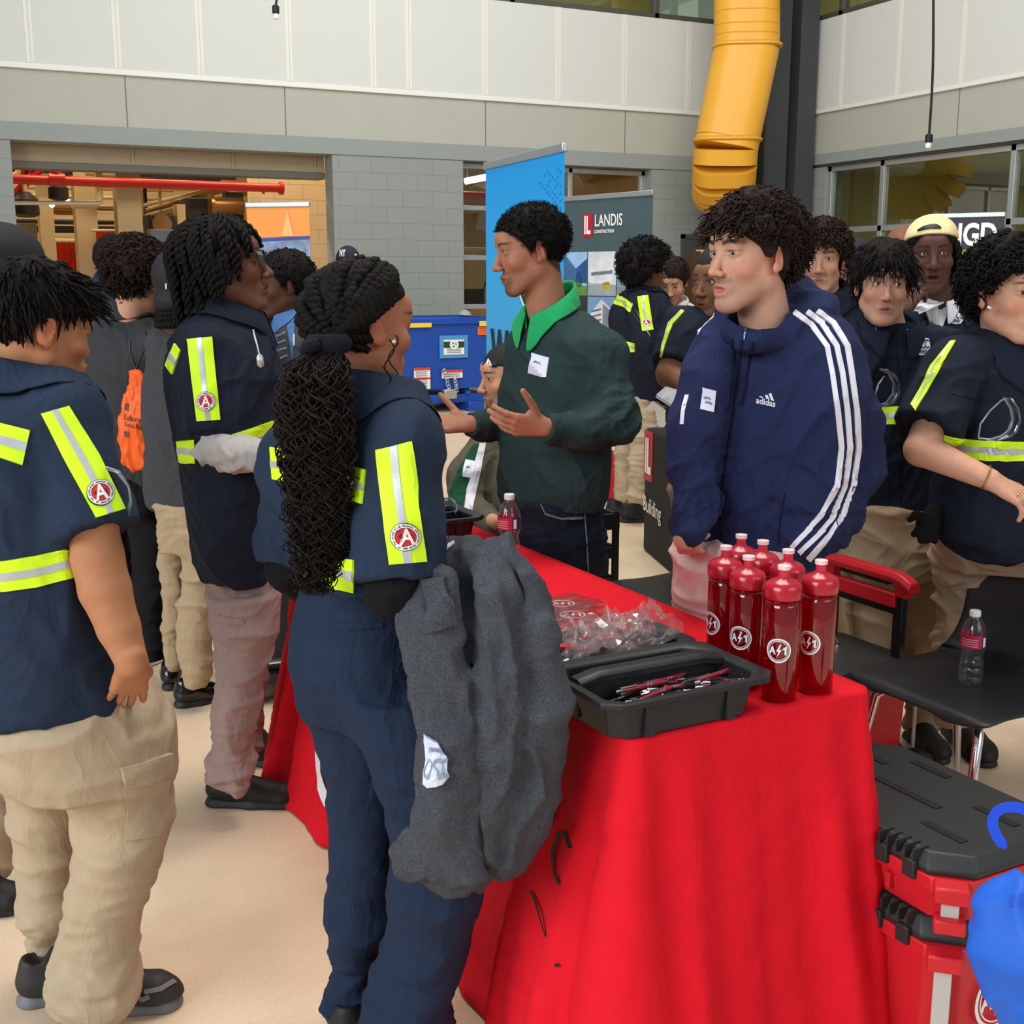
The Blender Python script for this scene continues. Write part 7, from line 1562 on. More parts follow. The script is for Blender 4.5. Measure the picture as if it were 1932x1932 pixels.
H = M_.head(1269, 533, 8.0, -18, 26, 0, 1.12, fine=True, stubble=.6, mustache=.6, brow_w=1.4); M_.neck([H.w(0, -.02, -.05), P(1276, 580, 8.05)], [.055, .06]); M_.finish_body()
M_.part('pullover', u(0, loft([(566, 1258, 1294, 8.06, .8), (580, 1236, 1312, 8.06), (640, 1230, 1316, 8.06), (730, 1236, 1312, 8.06)], -10, .62)), fabric('offwhite_fleece', (218,214,206)), h=.010); collar(M_, P(1275, 572, 8.04), -10, .07, .075, MATS['offwhite_fleece'], hgt=.03, flap=.03, gap=20, out=.01)
simple_legs(M_, M_BLACKT, 1274, 74, 8.06, 725, -10, h=.014)
hair_part(M_, [sdf_mesh(scalp_ops(H, .018, lump=.008, top=.026), H.c-.2, H.c+.2, .006), curls(H, 400, .02, .005, 1, .003, 3, None, grav=.1, m=5, t=.014)], M_HAIRB)
print('back1', round(time.time()-T0, 1))
# man with a black cap behind the hoodie
O_ = Person('person in black cap and short-sleeved navy taped shirt holding white papers, behind the striped hoodie', PZ(1320, 1060, 0), (126,86,64), h=.0042)
H = O_.head(1357, 538, 4.2, -50, 0, 0, 1.02, fine=True, stubble=.4, lips=1.2); O_.neck([H.w(0, -.02, -.05), P(1362, 625, 4.22)], [.056, .062])
wl = P(1305, 738, 3.98); O_.limb([P(1362, 635, 4.22), P(1290, 630, 4.15), P(1266, 705, 4.08), wl], [.06, .055, .048, .034]); O_.body += pick(wl, P(1345, 748, 3.95)-wl, UPZ, UPZ, curl=[(35, 30, 20)]*4); O_.finish_body()
O_.part('cap', u(0, H.e((0, -.012, .050), (.082, .102, .090))) + [('i', .004, plane(H.w(0, 0, .03), (0, 0, -1.)))], mat('cap_black', (24,24,26), .8), h=.006)
O_.part('shirt', u(0, loft([(592, 1325, 1402, 4.22, .8), (612, 1290, 1435, 4.22), (660, 1268, 1450, 4.22), (740, 1268, 1450, 4.22), (822, 1266, 1446, 4.22)], -30, .62)) + u(.02, capped(cone(P(1300, 622, 4.16), P(1266, 712, 4.08), .085, .085), P(1272, 692, 4.10), P(1266, 712, 4.08)-P(1300, 622, 4.16))), M_NAVYD, h=.008, fold=FOLD(-30, .012, 3))
collar(O_, P(1358, 604, 4.2), -45, .07, .078, M_NAVYD, hgt=.03, flap=.06, gap=15)
hivis(O_, 'shirt', [(1285, 586), (1262, 610), (1250, 650), (1246, 672)], [(1291, 588), (1269, 612), (1255, 650), (1249, 674)], .3, .6, 2)
strip_px(O_, 'shirt', 'belt_edge', M_BLACKT, [(1268, 815), (1300, 818)], [(1268, 826), (1300, 828)], 2, .004, .005)
simple_legs(O_, M_KHAKI2, 1352, 160, 4.42, 815, -30, h=.012)
pp = empty('paper_sheet', P(1270, 760, 3.95), 'white paper sheets held by the man in the black cap', 'paper')
for d in (0, 1):
    w_ = MB(); w_.add(Pm([(1238-d, 745+d*2, 3.95), (1256, 729-d, 3.95), (1300, 742, 3.92), (1294, 783+d, 3.9)]), [(0, 1, 2, 3)]); o_ = w_.build('sheet', M_WSHIRT, pp); md = o_.modifiers.new('s', 'SOLIDIFY'); md.thickness = .0015; o_.location = (0, 0, -.004*d)

# students on the right
P_ = Person('person with dark curly hair and thin moustache in navy shirt, directly behind the striped hoodie', PZ(1560, 1040, 0), (196,148,122), h=.0036)
H = P_.head(1549, 492, 4.5, -18, 4, 0, 1.02, fine=True, mustache=.75, brow_w=1.3); P_.neck([H.w(0, -.02, -.05), P(1560, 590, 4.53)], [.055, .062]); P_.finish_body(gaze=-4)
P_.part('shirt', u(0, loft([(548, 1520, 1592, 4.54, .8), (570, 1482, 1628, 4.54), (620, 1460, 1652, 4.54), (740, 1462, 1650, 4.54), (880, 1468, 1645, 4.54)], -10, .62)), M_NAVYD, h=.009, fold=FOLD(-10, .01, 2))
collar(P_, P(1556, 556, 4.51), -12, .068, .078, M_NAVYD, hgt=.04, flap=.07, gap=18, point=.04, tilt=.035, out=.045)
strip_px(P_, 'shirt', 'undershirt', M_HEATH, [(1543, 545), (1545, 556)], [(1562, 543), (1556, 556)], 2, .004, .004); strip_px(P_, 'shirt', 'patch_edge', M_PATCH, [(1564, 566), (1571, 570)], [(1563, 570), (1570, 573)], 1, .004, .004)
simple_legs(P_, M_KHAKI2, 1556, 165, 4.54, 870, -10, h=.014)
curly(P_, 1000, .020, .022, .032, .007, 1.2, .0032, 13, M_HAIRB, 110, HLE, -.1, .040, top=.030, h=.005, mm=8)

Q_ = Person('person with wavy black fringe, navy shirt with waist tape and silver chest patch', PZ(1690, 1280, 0), (198,150,126), h=.0033)
H = Q_.head(1666, 541, 3.72, -9, 2, 2, .98, fine=True, mustache=.35, brow_w=1.1, jaw=1.05); Q_.neck([H.w(0, -.02, -.05), P(1680, 650, 3.75)], [.054, .062]); Q_.finish_body(gaze=-28)
tor = [(606, 1638, 1722, 3.76, .8), (632, 1592, 1768, 3.76), (680, 1570, 1790, 3.76), (770, 1572, 1790, 3.76), (880, 1576, 1790, 3.76), (972, 1588, 1792, 3.76)]
Q_.part('shirt', u(0, loft(tor, 6, .60)) + u(.02, cone(P(1590, 660, 3.76), P(1560, 810, 3.72), .075, .08), cone(P(1772, 660, 3.78), P(1806, 810, 3.75), .075, .08)), M_NAVYD, h=.007, fold=FOLD(6, .011, 5))
collar(Q_, P(1678, 626, 3.73), 2, .068, .078, M_NAVYD, hgt=.035, flap=.055, gap=20, point=.03, tilt=.035, out=.03)
strip_px(Q_, 'shirt', 'undershirt', M_SKIRTK, [(1664, 622), (1672, 640)], [(1694, 620), (1682, 640)], 3, .004, .004)
hivis(Q_, 'shirt', [(1610, 770), (1640, 769), (1692, 767), (1740, 764)], [(1610, 802), (1640, 802), (1692, 800), (1740, 797)], .36, .66)
nocc_badge(Q_, 'shirt', (1718, 639), (1752, 635), (1721, 673))
strip_px(Q_, 'shirt', 'placket', fabric('navy_placket', (20,26,38)), [(1690, 640), (1697, 720), (1700, 800), (1698, 960)], [(1692, 640), (1699, 720), (1702, 800), (1700, 960)], 1, .002, .003)
for p in ((1656, 629), (1708, 622)): decal(Q_, 'shirt', 'snap', mat('snap_metal', (170,172,176), .3, .8), *discUV(.5, 10, 1), (p[0]-2, p[1]-2), (p[0]+2, p[1]-2), (p[0]-2, p[1]+2), .022, .01)
yb = row(3.8, .05)
legs(Q_, M_KHAKI2, [(950, 1592, 1788, 3.76), (1040, 1590, 1790, 3.76), (1080, 1592, 1788, 3.76)], [[(1050, 1592, 1692, 3.74), (1200, 1604, 1690, 3.74), (yb, 1620, 1685, 3.74)], [(1050, 1690, 1788, 3.8), (1200, 1698, 1780, 3.8), (yb, 1710, 1770, 3.8)]], 6, .8)
for c in (1652, 1740): b2 = P(c, yb, 3.77); shoe(Q_, b2-face_dir(6)*.1, b2+face_dir(6)*.18, h=.009)
def q_hair():
    q = Q_.H; g = [sdf_mesh(scalp_ops(q, .020, lump=.016, seed=3, hl=HLE, top=.028), q.c-.2, q.c+.2, .004)]; rng = np.random.default_rng(14); mm = 9; t = np.linspace(0, 1, mm)[None, :, None]
    for n, hl, lo in ((520, HLE, 0), (190, ([-.13, .0, .03, .05, .08, .1], [.2, .14, .075, .062, .06, .06]), 1)):
        p, v = scalp_pts(n, rng, hl, .016); dn = np.cross(np.cross(v, A3((0, .5 if lo else .1, -1.))), v); dn /= np.linalg.norm(dn, axis=1)[:, None]+1e-6
        L = ((.046 if lo else .046)*(.6+.5*rng.random(n)))[:, None, None]; w = rng.random(n)[:, None, None]*6.28
        Q = p[:, None]+(dn+v*.35+rng.normal(size=v.shape)*.25)[:, None]*t*L + A3((0, 0, -1.))*t**2*L*.4 + np.sin(5*t+w)*A3((1, .3, 0))*.006
        g.append(strands(q.wv(Q), np.linspace(1, .25, mm)[None]*.0034*np.ones((n, 1)), 4))
    hair_part(Q_, g, M_HAIRK)
q_hair()

R_ = Person('person in backwards tan cap and white collar under navy shirt, hand at mouth', PZ(1760, 1060, 0), (86,58,50), h=.0038)
H = R_.head(1757, 484, 4.6, -14, 2, -2, 1.13, fine=True, mouth_open=.006, lips=1.5, nose=1.3, cheek=1.1); R_.neck([H.w(0, -.02, -.05), P(1772, 590, 4.63)], [.058, .064])
wl = P(1702, 585, 4.35); R_.limb([P(1772, 600, 4.63), P(1700, 640, 4.6), P(1690, 720, 4.45), wl], [.06, .055, .05, .033]); R_.body += pick(wl, P(1752, 512, 4.40)-wl, RGT*.6+TOC*-.6, UPZ, sc=1.05, curl=[(25, 40, 30), (35, 45, 30), (45, 50, 30), (50, 50, 30)]); R_.finish_body(gaze=-6)
R_.part('shirt', u(0, loft([(570, 1735, 1822, 4.65, .8), (596, 1700, 1862, 4.65), (650, 1684, 1880, 4.65), (780, 1690, 1876, 4.65), (900, 1694, 1870, 4.65)], -5, .62)) + u(.03, *chain(Pm([(1705, 630, 4.62), (1690, 715, 4.46), (1700, 605, 4.36)]), [.07, .062, .05])), M_NAVYD, h=.008, fold=FOLD(-5, .01, 5))
strip_px(R_, 'shirt', 'white_shirt_front', M_WSHIRT, [(1738, 560), (1745, 580), (1757, 602), (1768, 640)], [(1800, 560), (1795, 580), (1783, 604), (1770, 640)], 5, .004, .005)
collar(R_, P(1770, 568, 4.62), -8, .068, .078, M_WSHIRT, hgt=.040, flap=.05, gap=12, point=.035, tilt=.040, out=.016); collar(R_, P(1771, 574, 4.64), -8, .085, .09, M_NAVYD, hgt=.03, flap=.06, gap=34, point=.03, tilt=.03, out=.05)
nocc_badge(R_, 'shirt', (1788, 581), (1822, 585), (1784, 610))
M_CAPT = fabric('tan_cap', (232,214,160), bump=.3)
tilt = H.R@A3((0, .22, -1.))
co = R_.part('cap', u(0, H.e((0, -.012, .056), (.086, .106, .082))) + [('i', .003, plane(H.w(0, .05, .066), tilt))] + u(.004, ell(H.w(0, -.125, .058), (.07, .06, .008), H.R)), M_CAPT, h=.0042)
strip_px(R_, 'cap', 'cap_opening', M_BLK, [(1731, 435), (1742, 428), (1755, 424), (1767, 424), (1775, 429)], [(1733, 437), (1744, 434), (1756, 432), (1767, 432), (1775, 432)], 3, .005, .006)
rng = np.random.default_rng(5); g = [sdf_mesh(scalp_ops(H, .008), H.c-.2, H.c+.2, .006)]
for i in range(34):
    a = math.radians(-118+236*i/33); rr = A3((.079*math.sin(a+math.pi), .09*math.cos(a+math.pi)-.012, .045)); 
    if rr[1] > .048: continue
    L = .12+.03*rng.random(); g.append(twist_rope(H.wv([rr, rr*1.12+A3((0, 0, -.03)), rr*1.16+A3((0, 0, -.08)), rr*1.10+A3((0, 0, -L))]), [.010, .011, .008], .03, sides=4))
hair_part(R_, g, M_HAIRK, label='shoulder length dark locks')
ch = [P(1736+i*1.6, 560+i*4.2, 4.53) for i in range(14)]; MB().tube(ch, .003, 5).build('necklace', mat('necklace_silver', (190,180,150), .3, .8), R_.e, smooth=True)

S_ = Person('person with black curls at the far right edge, one bare arm across the body', PZ(1850, 1440, 0), (204,154,128), h=.003)
H = S_.head(1904, 558, 3.25, 20, 2, 0, 1.05, fine=True, brow_w=.9); S_.neck([H.w(0, -.02, -.05), P(1905, 680, 3.3)], [.056, .064])
wl = P(1868, 905, 2.98); S_.limb([P(1905, 690, 3.3), P(1796, 700, 3.22), P(1738, 848, 3.10), wl], [.055, .047, .044, .028], .008)
S_.body += pick(wl, P(1940, 945, 2.95)-wl, A3((0, 0, -1.))+TOC*-.5, UPZ, sc=1.0, curl=[(20, 25, 15), (22, 28, 18), (26, 30, 20), (30, 32, 22)], th=(.75, .3, .1)); S_.finish_body(gaze=10)
tor = [(640, 1842, 1985, 3.3, .8), (668, 1800, 2035, 3.3), (710, 1778, 2062, 3.3), (780, 1768, 2070, 3.3), (860, 1768, 2070, 3.3), (960, 1762, 2070, 3.3), (1000, 1768, 2066, 3.3), (1040, 1800, 2040, 3.3)]
slv = capped(cone(P(1800, 695, 3.22), P(1732, 850, 3.10), .080, .085), P(1742, 808, 3.13), P(1732, 850, 3.10)-P(1800, 695, 3.22))
S_.part('shirt', u(0, loft(tor, 22, .62)) + u(.025, slv, cone(P(1860, 680, 3.28), P(1800, 690, 3.22), .07, .078)), M_NAVYD, h=.0065, fold=FOLD(22, .012, 15, .13))
collar(S_, P(1908, 664, 3.28), 18, .072, .082, M_NAVYD, hgt=.04, flap=.08, gap=16, point=.045, tilt=.035, out=.05)
strip_px(S_, 'shirt', 'undershirt', M_SKIRTK, [(1902, 650), (1912, 672)], [(1945, 650), (1935, 672)], 3, .006, .004)
hivis(S_, 'shirt', [(1792, 646), (1757, 690), (1735, 735), (1718, 764)], [(1803, 644), (1776, 690), (1749, 740), (1727, 775)], .35, .55, 3)
hivis(S_, 'shirt', [(1770, 818), (1800, 826), (1860, 832), (1945, 834)], [(1782, 848), (1806, 862), (1860, 869), (1945, 871)], .35, .66)
strip_px(S_, 'shirt', 'placket', MATS['navy_placket'], [(1930, 690), (1936, 780), (1938, 960)], [(1932, 690), (1938, 780), (1940, 960)], 1, .002, .003); strip_px(S_, 'shirt', 'pocket_edge', MATS['navy_placket'], [(1795, 742), (1840, 752), (1890, 756)], [(1795, 744), (1840, 754), (1890, 758)], 1, .002, .003)
LR = [(1000, 1766, 1930, 3.42), (1080, 1768, 1915, 3.50), (1150, 1766, 1895, 3.54), (1220, 1762, 1872, 3.56), (1280, 1756, 1860, 3.56), (1340, 1762, 1850, 3.56), (1362, 1768, 1842, 3.56)]
LL = [(1000, 1900, 2060, 3.42), (1200, 1930, 2040, 3.55), (1360, 1945, 2025, 3.58)]
legs(S_, M_KHAKI, [(985, 1768, 2062, 3.36), (1060, 1768, 2062, 3.48)], [LR, LL], 22, .8, fold=[dict(amp=.012, size=.10, seed=5, yaw=22, an=(.5, .7, 1.0), tilt=.6)])
shoe(S_, PZ(1790, 1375, 0), PZ(1868, 1455, 0), w=.056, hgt=.10, sole=.032, h=.006); shoe(S_, PZ(1960, 1380, 0), PZ(2010, 1450, 0), w=.05, h=.009)
MB().ball(P(1866, 581, 3.17), .007).build('earring', mat('earring_silver', (230,230,235), .15, .9), S_.e, smooth=True)
d_ = U(P(1940, 945, 2.95)-wl); x_ = U(np.cross(d_, UPZ)); y_ = np.cross(d_, x_); c_ = wl-d_*.012
MB().tube([c_+(x_*math.cos(t)+y_*math.sin(t))*.031+d_*.006*math.sin(t) for t in np.linspace(0, 6.28, 21)[:-1]], .002, 6, close=True).build('bracelet', mat('bracelet_gold', (200,160,80), .25, .9), S_.e, smooth=True)
c_ = P(1921, 932, 2.94); MB().tube([c_+(x_*math.cos(t)+y_*math.sin(t))*.0105 for t in np.linspace(0, 6.28, 17)[:-1]], .002, 6, close=True).build('ring', MATS['bracelet_gold'], S_.e, smooth=True)
curly(S_, 1300, .020, .026, .032, .0075, 1.3, .0030, 23, M_HAIRK, 80, HLS, -.1, .034, top=.034, h=.004)

# heads glimpsed further back
T_ = Person('person in navy work shirt glimpsed behind the curly-haired student in charcoal', PZ(215, 1120, 0), (150,106,80), h=.007)
H = T_.head(228, 500, 5.5, 140, 0, 0, 1.0, fine=False); T_.neck([H.w(0, -.02, -.05), P(222, 560, 5.52)], [.055, .06]); T_.finish_body()
T_.part('shirt', u(0, loft([(540, 195, 255, 5.53, .8), (558, 172, 275, 5.53), (620, 160, 285, 5.53), (880, 168, 280, 5.53)], 150, .62)), M_NAVY, h=.012); collar(T_, P(220, 545, 5.52), 150, .075, .08, M_NAVY, hgt=.05, flap=.05); simple_legs(T_, M_KHAKI2, 222, 100, 5.53, 875, 150, h=.016)
hair_part(T_, [sdf_mesh(scalp_ops(H, .015, lump=.008), H.c-.2, H.c+.2, .008)], M_HAIRK)
V_ = Person('person with shaved brown head glimpsed behind the tan cap, before the right-hand windows', PZ(1702, 985, 0), (126,84,62), h=.006)
H = V_.head(1700, 478, 6.0, 170, 0, 0, 1.06, fine=False); V_.neck([H.w(0, -.02, -.05), P(1698, 560, 6.02)], [.058, .064]); V_.finish_body()
V_.part('shirt', u(0, loft([(540, 1672, 1722, 6.03, .8), (556, 1650, 1745, 6.03), (640, 1640, 1755, 6.03), (800, 1645, 1750, 6.03)], 170, .62)), M_NAVYD, h=.014); simple_legs(V_, M_KHAKI2, 1697, 100, 6.03, 795, 170, h=.018)
X_ = Person('person in dark navy cap glimpsed between two curly-haired students on the right', PZ(1612, 1010, 0), (150,108,84), h=.006)
H = X_.head(1611, 503, 5.8, 160, 4, 0, 1.0, fine=False); X_.neck([H.w(0, -.02, -.05), P(1610, 580, 5.82)], [.055, .062]); X_.finish_body()
X_.part('cap', u(0, H.e((0, -.012, .048), (.083, .104, .085))) + [('i', .004, plane(H.w(0, 0, .015), (0, 0, -1.)))] + u(.006, ell(H.w(0, .115, .03), (.068, .06, .008), H.R)), mat('cap_navy', (24,28,46), .8), h=.008)
X_.part('shirt', u(0, loft([(558, 1585, 1636, 5.83, .8), (574, 1565, 1655, 5.83), (650, 1555, 1665, 5.83), (810, 1560, 1660, 5.83)], 160, .62)), M_NAVYD, h=.014); simple_legs(X_, M_KHAKI2, 1610, 100, 5.83, 805, 160, h=.018)
print('people', round(time.time()-T0, 1))
# ================================================================ table, cloth and what lies on it
DX, WX_ = (-.47, .8827), (.8827, .47)
def tp(l, w, z): return Wc(.208+DX[0]*l+WX_[0]*w, 1.970+DX[1]*l+WX_[1]*w, z)
UL = U(tp(1, 0, 0)-tp(0, 0, 0)); UW = U(tp(0, 1, 0)-tp(0, 0, 0)); TL_, TW_, TZ = 1.83, .566, .74
t = empty('folding_table', tp(.9, .28, 0), 'folding table hidden under the long red tablecloth', 'table')
MB().obox(tp(.915, .283, .718), UL*.905, UW*.275, UPZ*.016).build('tabletop', M_WHT, t, bevel=.006)
for l in (.2, 1.63):
    for w in (.06, .50): MB().cyl(tp(l, w, 0), tp(l, w, .702), .014).build('leg', mat('leg_grey', (120,122,126), .4, .5), t)
M_RED = fabric('red_cloth', (222,20,38), crease=.2, rough=.8, noise=.03, nscale=40, bump=.2, bscale=700)
def cloth():
    r = .03; per_ = []; corners = ((0, 0, 180), (TL_, 0, 270), (TL_, TW_, 0), (0, TW_, 90))   # (l, w)
    def seg_(a, b, n): return [(a[0]+(b[0]-a[0])*i/n, a[1]+(b[1]-a[1])*i/n) for i in range(n)]
    pts = []; nrm = []
    cs = [((r, r), 180), ((TL_-r, r), 270), ((TL_-r, TW_-r), 0), ((r, TW_-r), 90)]
    for i, ((cl, cw), a0) in enumerate(cs):
        for k in range(14):
            a = math.radians(a0+90*k/13); pts.append((cl+r*math.cos(a), cw+r*math.sin(a))); nrm.append((math.cos(a), math.sin(a)))
        (nl, nw), na = cs[(i+1) % 4]; a = math.radians(a0+90); p0 = (cl+r*math.cos(a), cw+r*math.sin(a)); p1 = (nl+r*math.cos(a), nw+r*math.sin(a)); n = int(math.hypot(p1[0]-p0[0], p1[1]-p0[1])/.009)
        for k in range(1, n): pts.append((p0[0]+(p1[0]-p0[0])*k/n, p0[1]+(p1[1]-p0[1])*k/n)); nrm.append((math.cos(a), math.sin(a)))
    N = len(pts); pts = A3(pts); nrm = A3(nrm); arc = np.concatenate([[0], np.cumsum(np.linalg.norm(np.diff(pts, axis=0), axis=1))])
    cd = np.min([np.hypot(pts[:, 0]-x, pts[:, 1]-y) for x, y in ((0, 0), (TL_, 0), (TL_, TW_), (0, TW_))], axis=0)
    long_front = np.clip(-nrm[:, 1], 0, 1); short = np.clip(-nrm[:, 0], 0, 1); M = 64; V = []; 
    for j in range(M+1):
        v = j/M; z = (TZ+.004)*(1-v)+.006*v
        if v < .03: z = TZ+.004-.02*(v/.03)**2; z = TZ + .004 - .022*(v/.03)**2
        back = np.clip(nrm[:, 1], 0, 1); flare = (.085*long_front+.075*short+.03*(1-back))*v**1.15
        rdg = lambda q: (1-np.abs(2*q-1))**2
        w1 = vnoise(np.stack([arc/.16, np.full(N, v*.5), np.zeros(N)], 1), 5)-.5; w3 = rdg(vnoise(np.stack([arc/.13, np.full(N, v*.35), np.full(N, .5)], 1), 17))-.4; w2 = vnoise(np.stack([arc/.07, np.full(N, v*.8), np.zeros(N)], 1), 9)-.5
        cw_ = np.exp(-(cd/.17)**2)
        amp = (.018+.05*long_front+.012*short)*v**.75
        fold = (w1*.9+w2*.4+w3*(.5+.6*long_front))*amp*(1-cw_)*(1-.7*back) + cw_*(1-.8*back)*((.030*v**.7)*np.cos(cd/.021+1.2*v) + .055*v)
        V.append((pts+nrm*(flare+fold+.004)[:, None], np.full(N, z)))
    P3 = []
    for p, z in V:
        for (l, w), zz in zip(p, z): P3.append(tp(l, w, zz))
    P3 = A3(P3); F = [(j*N+i, j*N+(i+1) % N, (j+1)*N+(i+1) % N, (j+1)*N+i) for j in range(M) for i in range(N)]
    F = [f[::-1] for f in F]
    nt_ = len(P3); nl, nw = 60, 22; top = []; q = []
    # top sheet as a fan of rings towards the middle line
    K = 10; rings_ = [P3[:N]]
    c = A3([tp(min(max(l, .28), TL_-.28), TW_/2, TZ+.004) for l, w in pts])
    base = nt_; allp = [P3]
    for k in range(1, K+1):
        s = k/K; rp = P3[:N]*(1-s)+c*s; rp[:, 2] = TZ+.004+.0015*(vnoise(rp[:, :3]/.09, 3)-.5); allp.append(rp)
        o0 = 0 if k == 1 else base+(k-2)*N; o1 = base+(k-1)*N
        F += [(o0+i, o1+i, o1+(i+1) % N, o0+(i+1) % N)[::-1] for i in range(N)]
    Vv = np.concatenate(allp)
    z = Vv[:, 2]; sk = z < TZ-.03
    cre = folds(Vv, .006, .17, 31, 30, an=(.55, .55, 1.3), tilt=.35)
    N_ = np.zeros_like(Vv); a = Vv[A3(F)[:, 2]]-Vv[A3(F)[:, 0]]; b2 = Vv[A3(F)[:, 3]]-Vv[A3(F)[:, 1]]; cc = np.cross(a, b2)
    for k in range(4): np.add.at(N_, A3(F)[:, k], cc)
    N_ /= np.maximum(np.linalg.norm(N_, axis=1), 1e-12)[:, None]
    Vv = Vv + N_*(cre*np.clip((TZ-.02-z)/.15, 0, 1))[:, None]
    Vv[:, 2] = np.maximum(Vv[:, 2], .004)
    return Vv, A3(F)
CV, CF_ = cloth()
me = fast_mesh('tablecloth', CV, CF_); b_ = bmesh.new(); b_.from_mesh(me); bmesh.ops.remove_doubles(b_, verts=b_.verts, dist=.0004); bmesh.ops.recalc_face_normals(b_, faces=b_.faces); b_.to_mesh(me); b_.free()
cl = tag(obj('tablecloth', me, M_RED, None, True), 'long red tablecloth draped to the floor, printed with a white ring logo and black script', 'tablecloth')
md = cl.modifiers.new('s', 'SOLIDIFY'); md.thickness = .003; md.offset = -1
CBV = BVHTree.FromPolygons(CV.tolist(), CF_.tolist())
def cloth_print(name, m, V2, F2, l0, l1, z0, z1):
    vs = []
    for u_, v_ in V2:
        o = tp(l0+(l1-l0)*u_, -.6, z1+(z0-z1)*v_); h, n, i, d = CBV.ray_cast(Vector(o), Vector(UW)); vs.append(A3(h)-UW*.004 if h is not None else o+UW*.5)
    w = MB(); w.add(vs, F2); return w.build(name, m, cl, smooth=True)
M_CLW = mat('print_white', (236,232,236), .6); M_CLK = mat('print_black', (30,18,20), .6)
cloth_print('ring_logo', M_CLW, *discUV(.5, 48, 1, .43), 1.50, 1.00, .10, .60); cloth_print('ring_logo', M_CLK, *discUV(.425, 48, 2, .36), 1.50, 1.00, .10, .60); cloth_print('ring_logo', M_CLW, *discUV(.355, 48, 2, .30), 1.50, 1.00, .10, .60)
cloth_print('logo_lettering', M_CLW, *textUV('A 1', .26, .74, .33, .67, .02), 1.50, 1.00, .10, .60)
cloth_print('script_lettering', M_CLK, *polylineUV([(.62, .05), (.66, .0), (.70, .30), (.66, .34), (.69, .02), (.74, .05), (.77, .3)], .035), .52, .10, .34, .60)
cloth_print('script_lettering', M_CLK, *polylineUV([(.98, .36), (.92, .30), (.84, .36), (.82, .52), (.88, .64), (.97, .62)], .035), .52, .10, .34, .60)
cloth_print('script_lettering', M_CLK, *textUV('Electric', -.35, .45, .05, .55), .52, .10, .34, .60)
cloth_print('script_underline', M_CLK, *polylineUV([(.1, .85), (.45, .84), (.75, .88), (.92, 1.02), (1.05, 1.18)], .025), .52, .10, .34, .60)
cloth_print('script_stop', M_CLK, *discUV(.02, 10, 1), .52-.18, .10-.18, .31, .57)
# moulded tool trays
M_TRAY = mat('tray_black', (28,30,33), .42, noise=.05, nscale=30, spec=.5, bump=.15, bscale=600)
def tray(l0, l1, w0, w1, h, label, z=TZ+.006, divider=.52, rim=.022, handle=True, yaw_l=None):
    c = tp((l0+l1)/2, (w0+w1)/2, z); e = empty('tool_tray', c, label, 'tray', None)
    A, B = UL*(l1-l0)/2, UW*(w1-w0)/2; ch = .028
    def oct_(s, zz, g=0):
        a, b2 = np.linalg.norm(A)*s+g, np.linalg.norm(B)*s+g; k = ch
        return [c+UL*x+UW*y+UPZ*zz for x, y in ((a-k, b2), (-a+k, b2), (-a, b2-k), (-a, -b2+k), (-a+k, -b2), (a-k, -b2), (a, -b2+k), (a, b2-k))]
    w = MB(); w.rings([oct_(.86, 0), oct_(.93, h), oct_(.93, h, rim), oct_(.93, h+.012, rim), oct_(.93, h+.012, rim*.35), oct_(.93, h+.006, -.004), oct_(.86, .006, -.004)], False, True)
    o = w.build('body', M_TRAY, e, bevel=.0025); 
    if divider:
        p = (divider-.5)*2; cen = c+UL*np.linalg.norm(A)*p; L = np.linalg.norm(B)*.9
        w = MB(); w.obox(cen+UPZ*(h*.5+.004), UL*.008, UW*L, UPZ*h*.48); w.build('divider', M_TRAY, e, bevel=.002)
        if handle:
            w = MB(); n = 14; rs = []
            for i in range(n+1):
                s = -1+2*i/n; zz = h+.004+.010*(1-max(0, abs(s)-.72)/.28 if abs(s) > .72 else 1); rs.append([cen+UW*L*1.02*s+UL*x+UPZ*(zz+y) for x, y in ((-.020, -.010), (.020, -.010), (.020, .004), (.012, .010), (-.012, .010), (-.020, .004))])
            w.rings(rs); w.build('carry_handle', M_TRAY, e, bevel=.002)
    for s in (-1, 1):
        for f in (-.5, .5): w = MB(); w.obox(c+UL*np.linalg.norm(A)*.90*s+UW*np.linalg.norm(B)*f+UPZ*h*.5, UL*.006, UW*.010, UPZ*h*.46); w.build('corner_rib', M_TRAY, e)
    return e
tray(-.015, .215, -.055, .30, .066, 'black moulded tool tray with handle full of pens, nearest the table corner', divider=.62)
tray(.235, .40, -.02, .31, .060, 'black moulded tray holding clear plastic bags, directly behind the pen tray', divider=None)
tray(1.47, 1.77, .15, .45, .085, 'black tray of clear safety glasses at the far end of the red table', divider=.5, handle=False)
# pens
M_PENM = mat('pen_maroon', (140,26,48), .3, spec=.6, coat=.5); M_PENK = mat('pen_black', (22,22,24), .35, spec=.5); M_CHR = mat('chrome', (226,226,230), .12, 1.0)
def pen(m):
    e = bpy.data.objects.new('pen', None); COL.objects.link(e)
    x = A3((1., 0, 0))
    MB().tube([x*-.045, x*-.04, x*.02, x*.055], [.0035, .0048, .0048, .0045], 10).build('barrel', m, e, smooth=True)
    MB().tube([x*.055, x*.066, x*.072], [.0045, .002, .0008], 10).build('tip', M_CHR, e, smooth=True)
    MB().tube([x*-.045, x*-.058, x*-.06], [.0038, .0034, .0015], 10).build('clicker', M_CHR, e, smooth=True)
    w = MB(); w.box((-.05, -.002, .0045), (-.012, .002, .0062)); w.build('clip', M_CHR, e)
    for q in (.012, .02): MB().tube([x*q, x*(q+.003)], .0052, 10).build('ring', M_CHR, e, smooth=True)
    return e
rng = random.Random(5); protos = [pen(M_PENK), pen(M_PENM)]; first = [True, True]
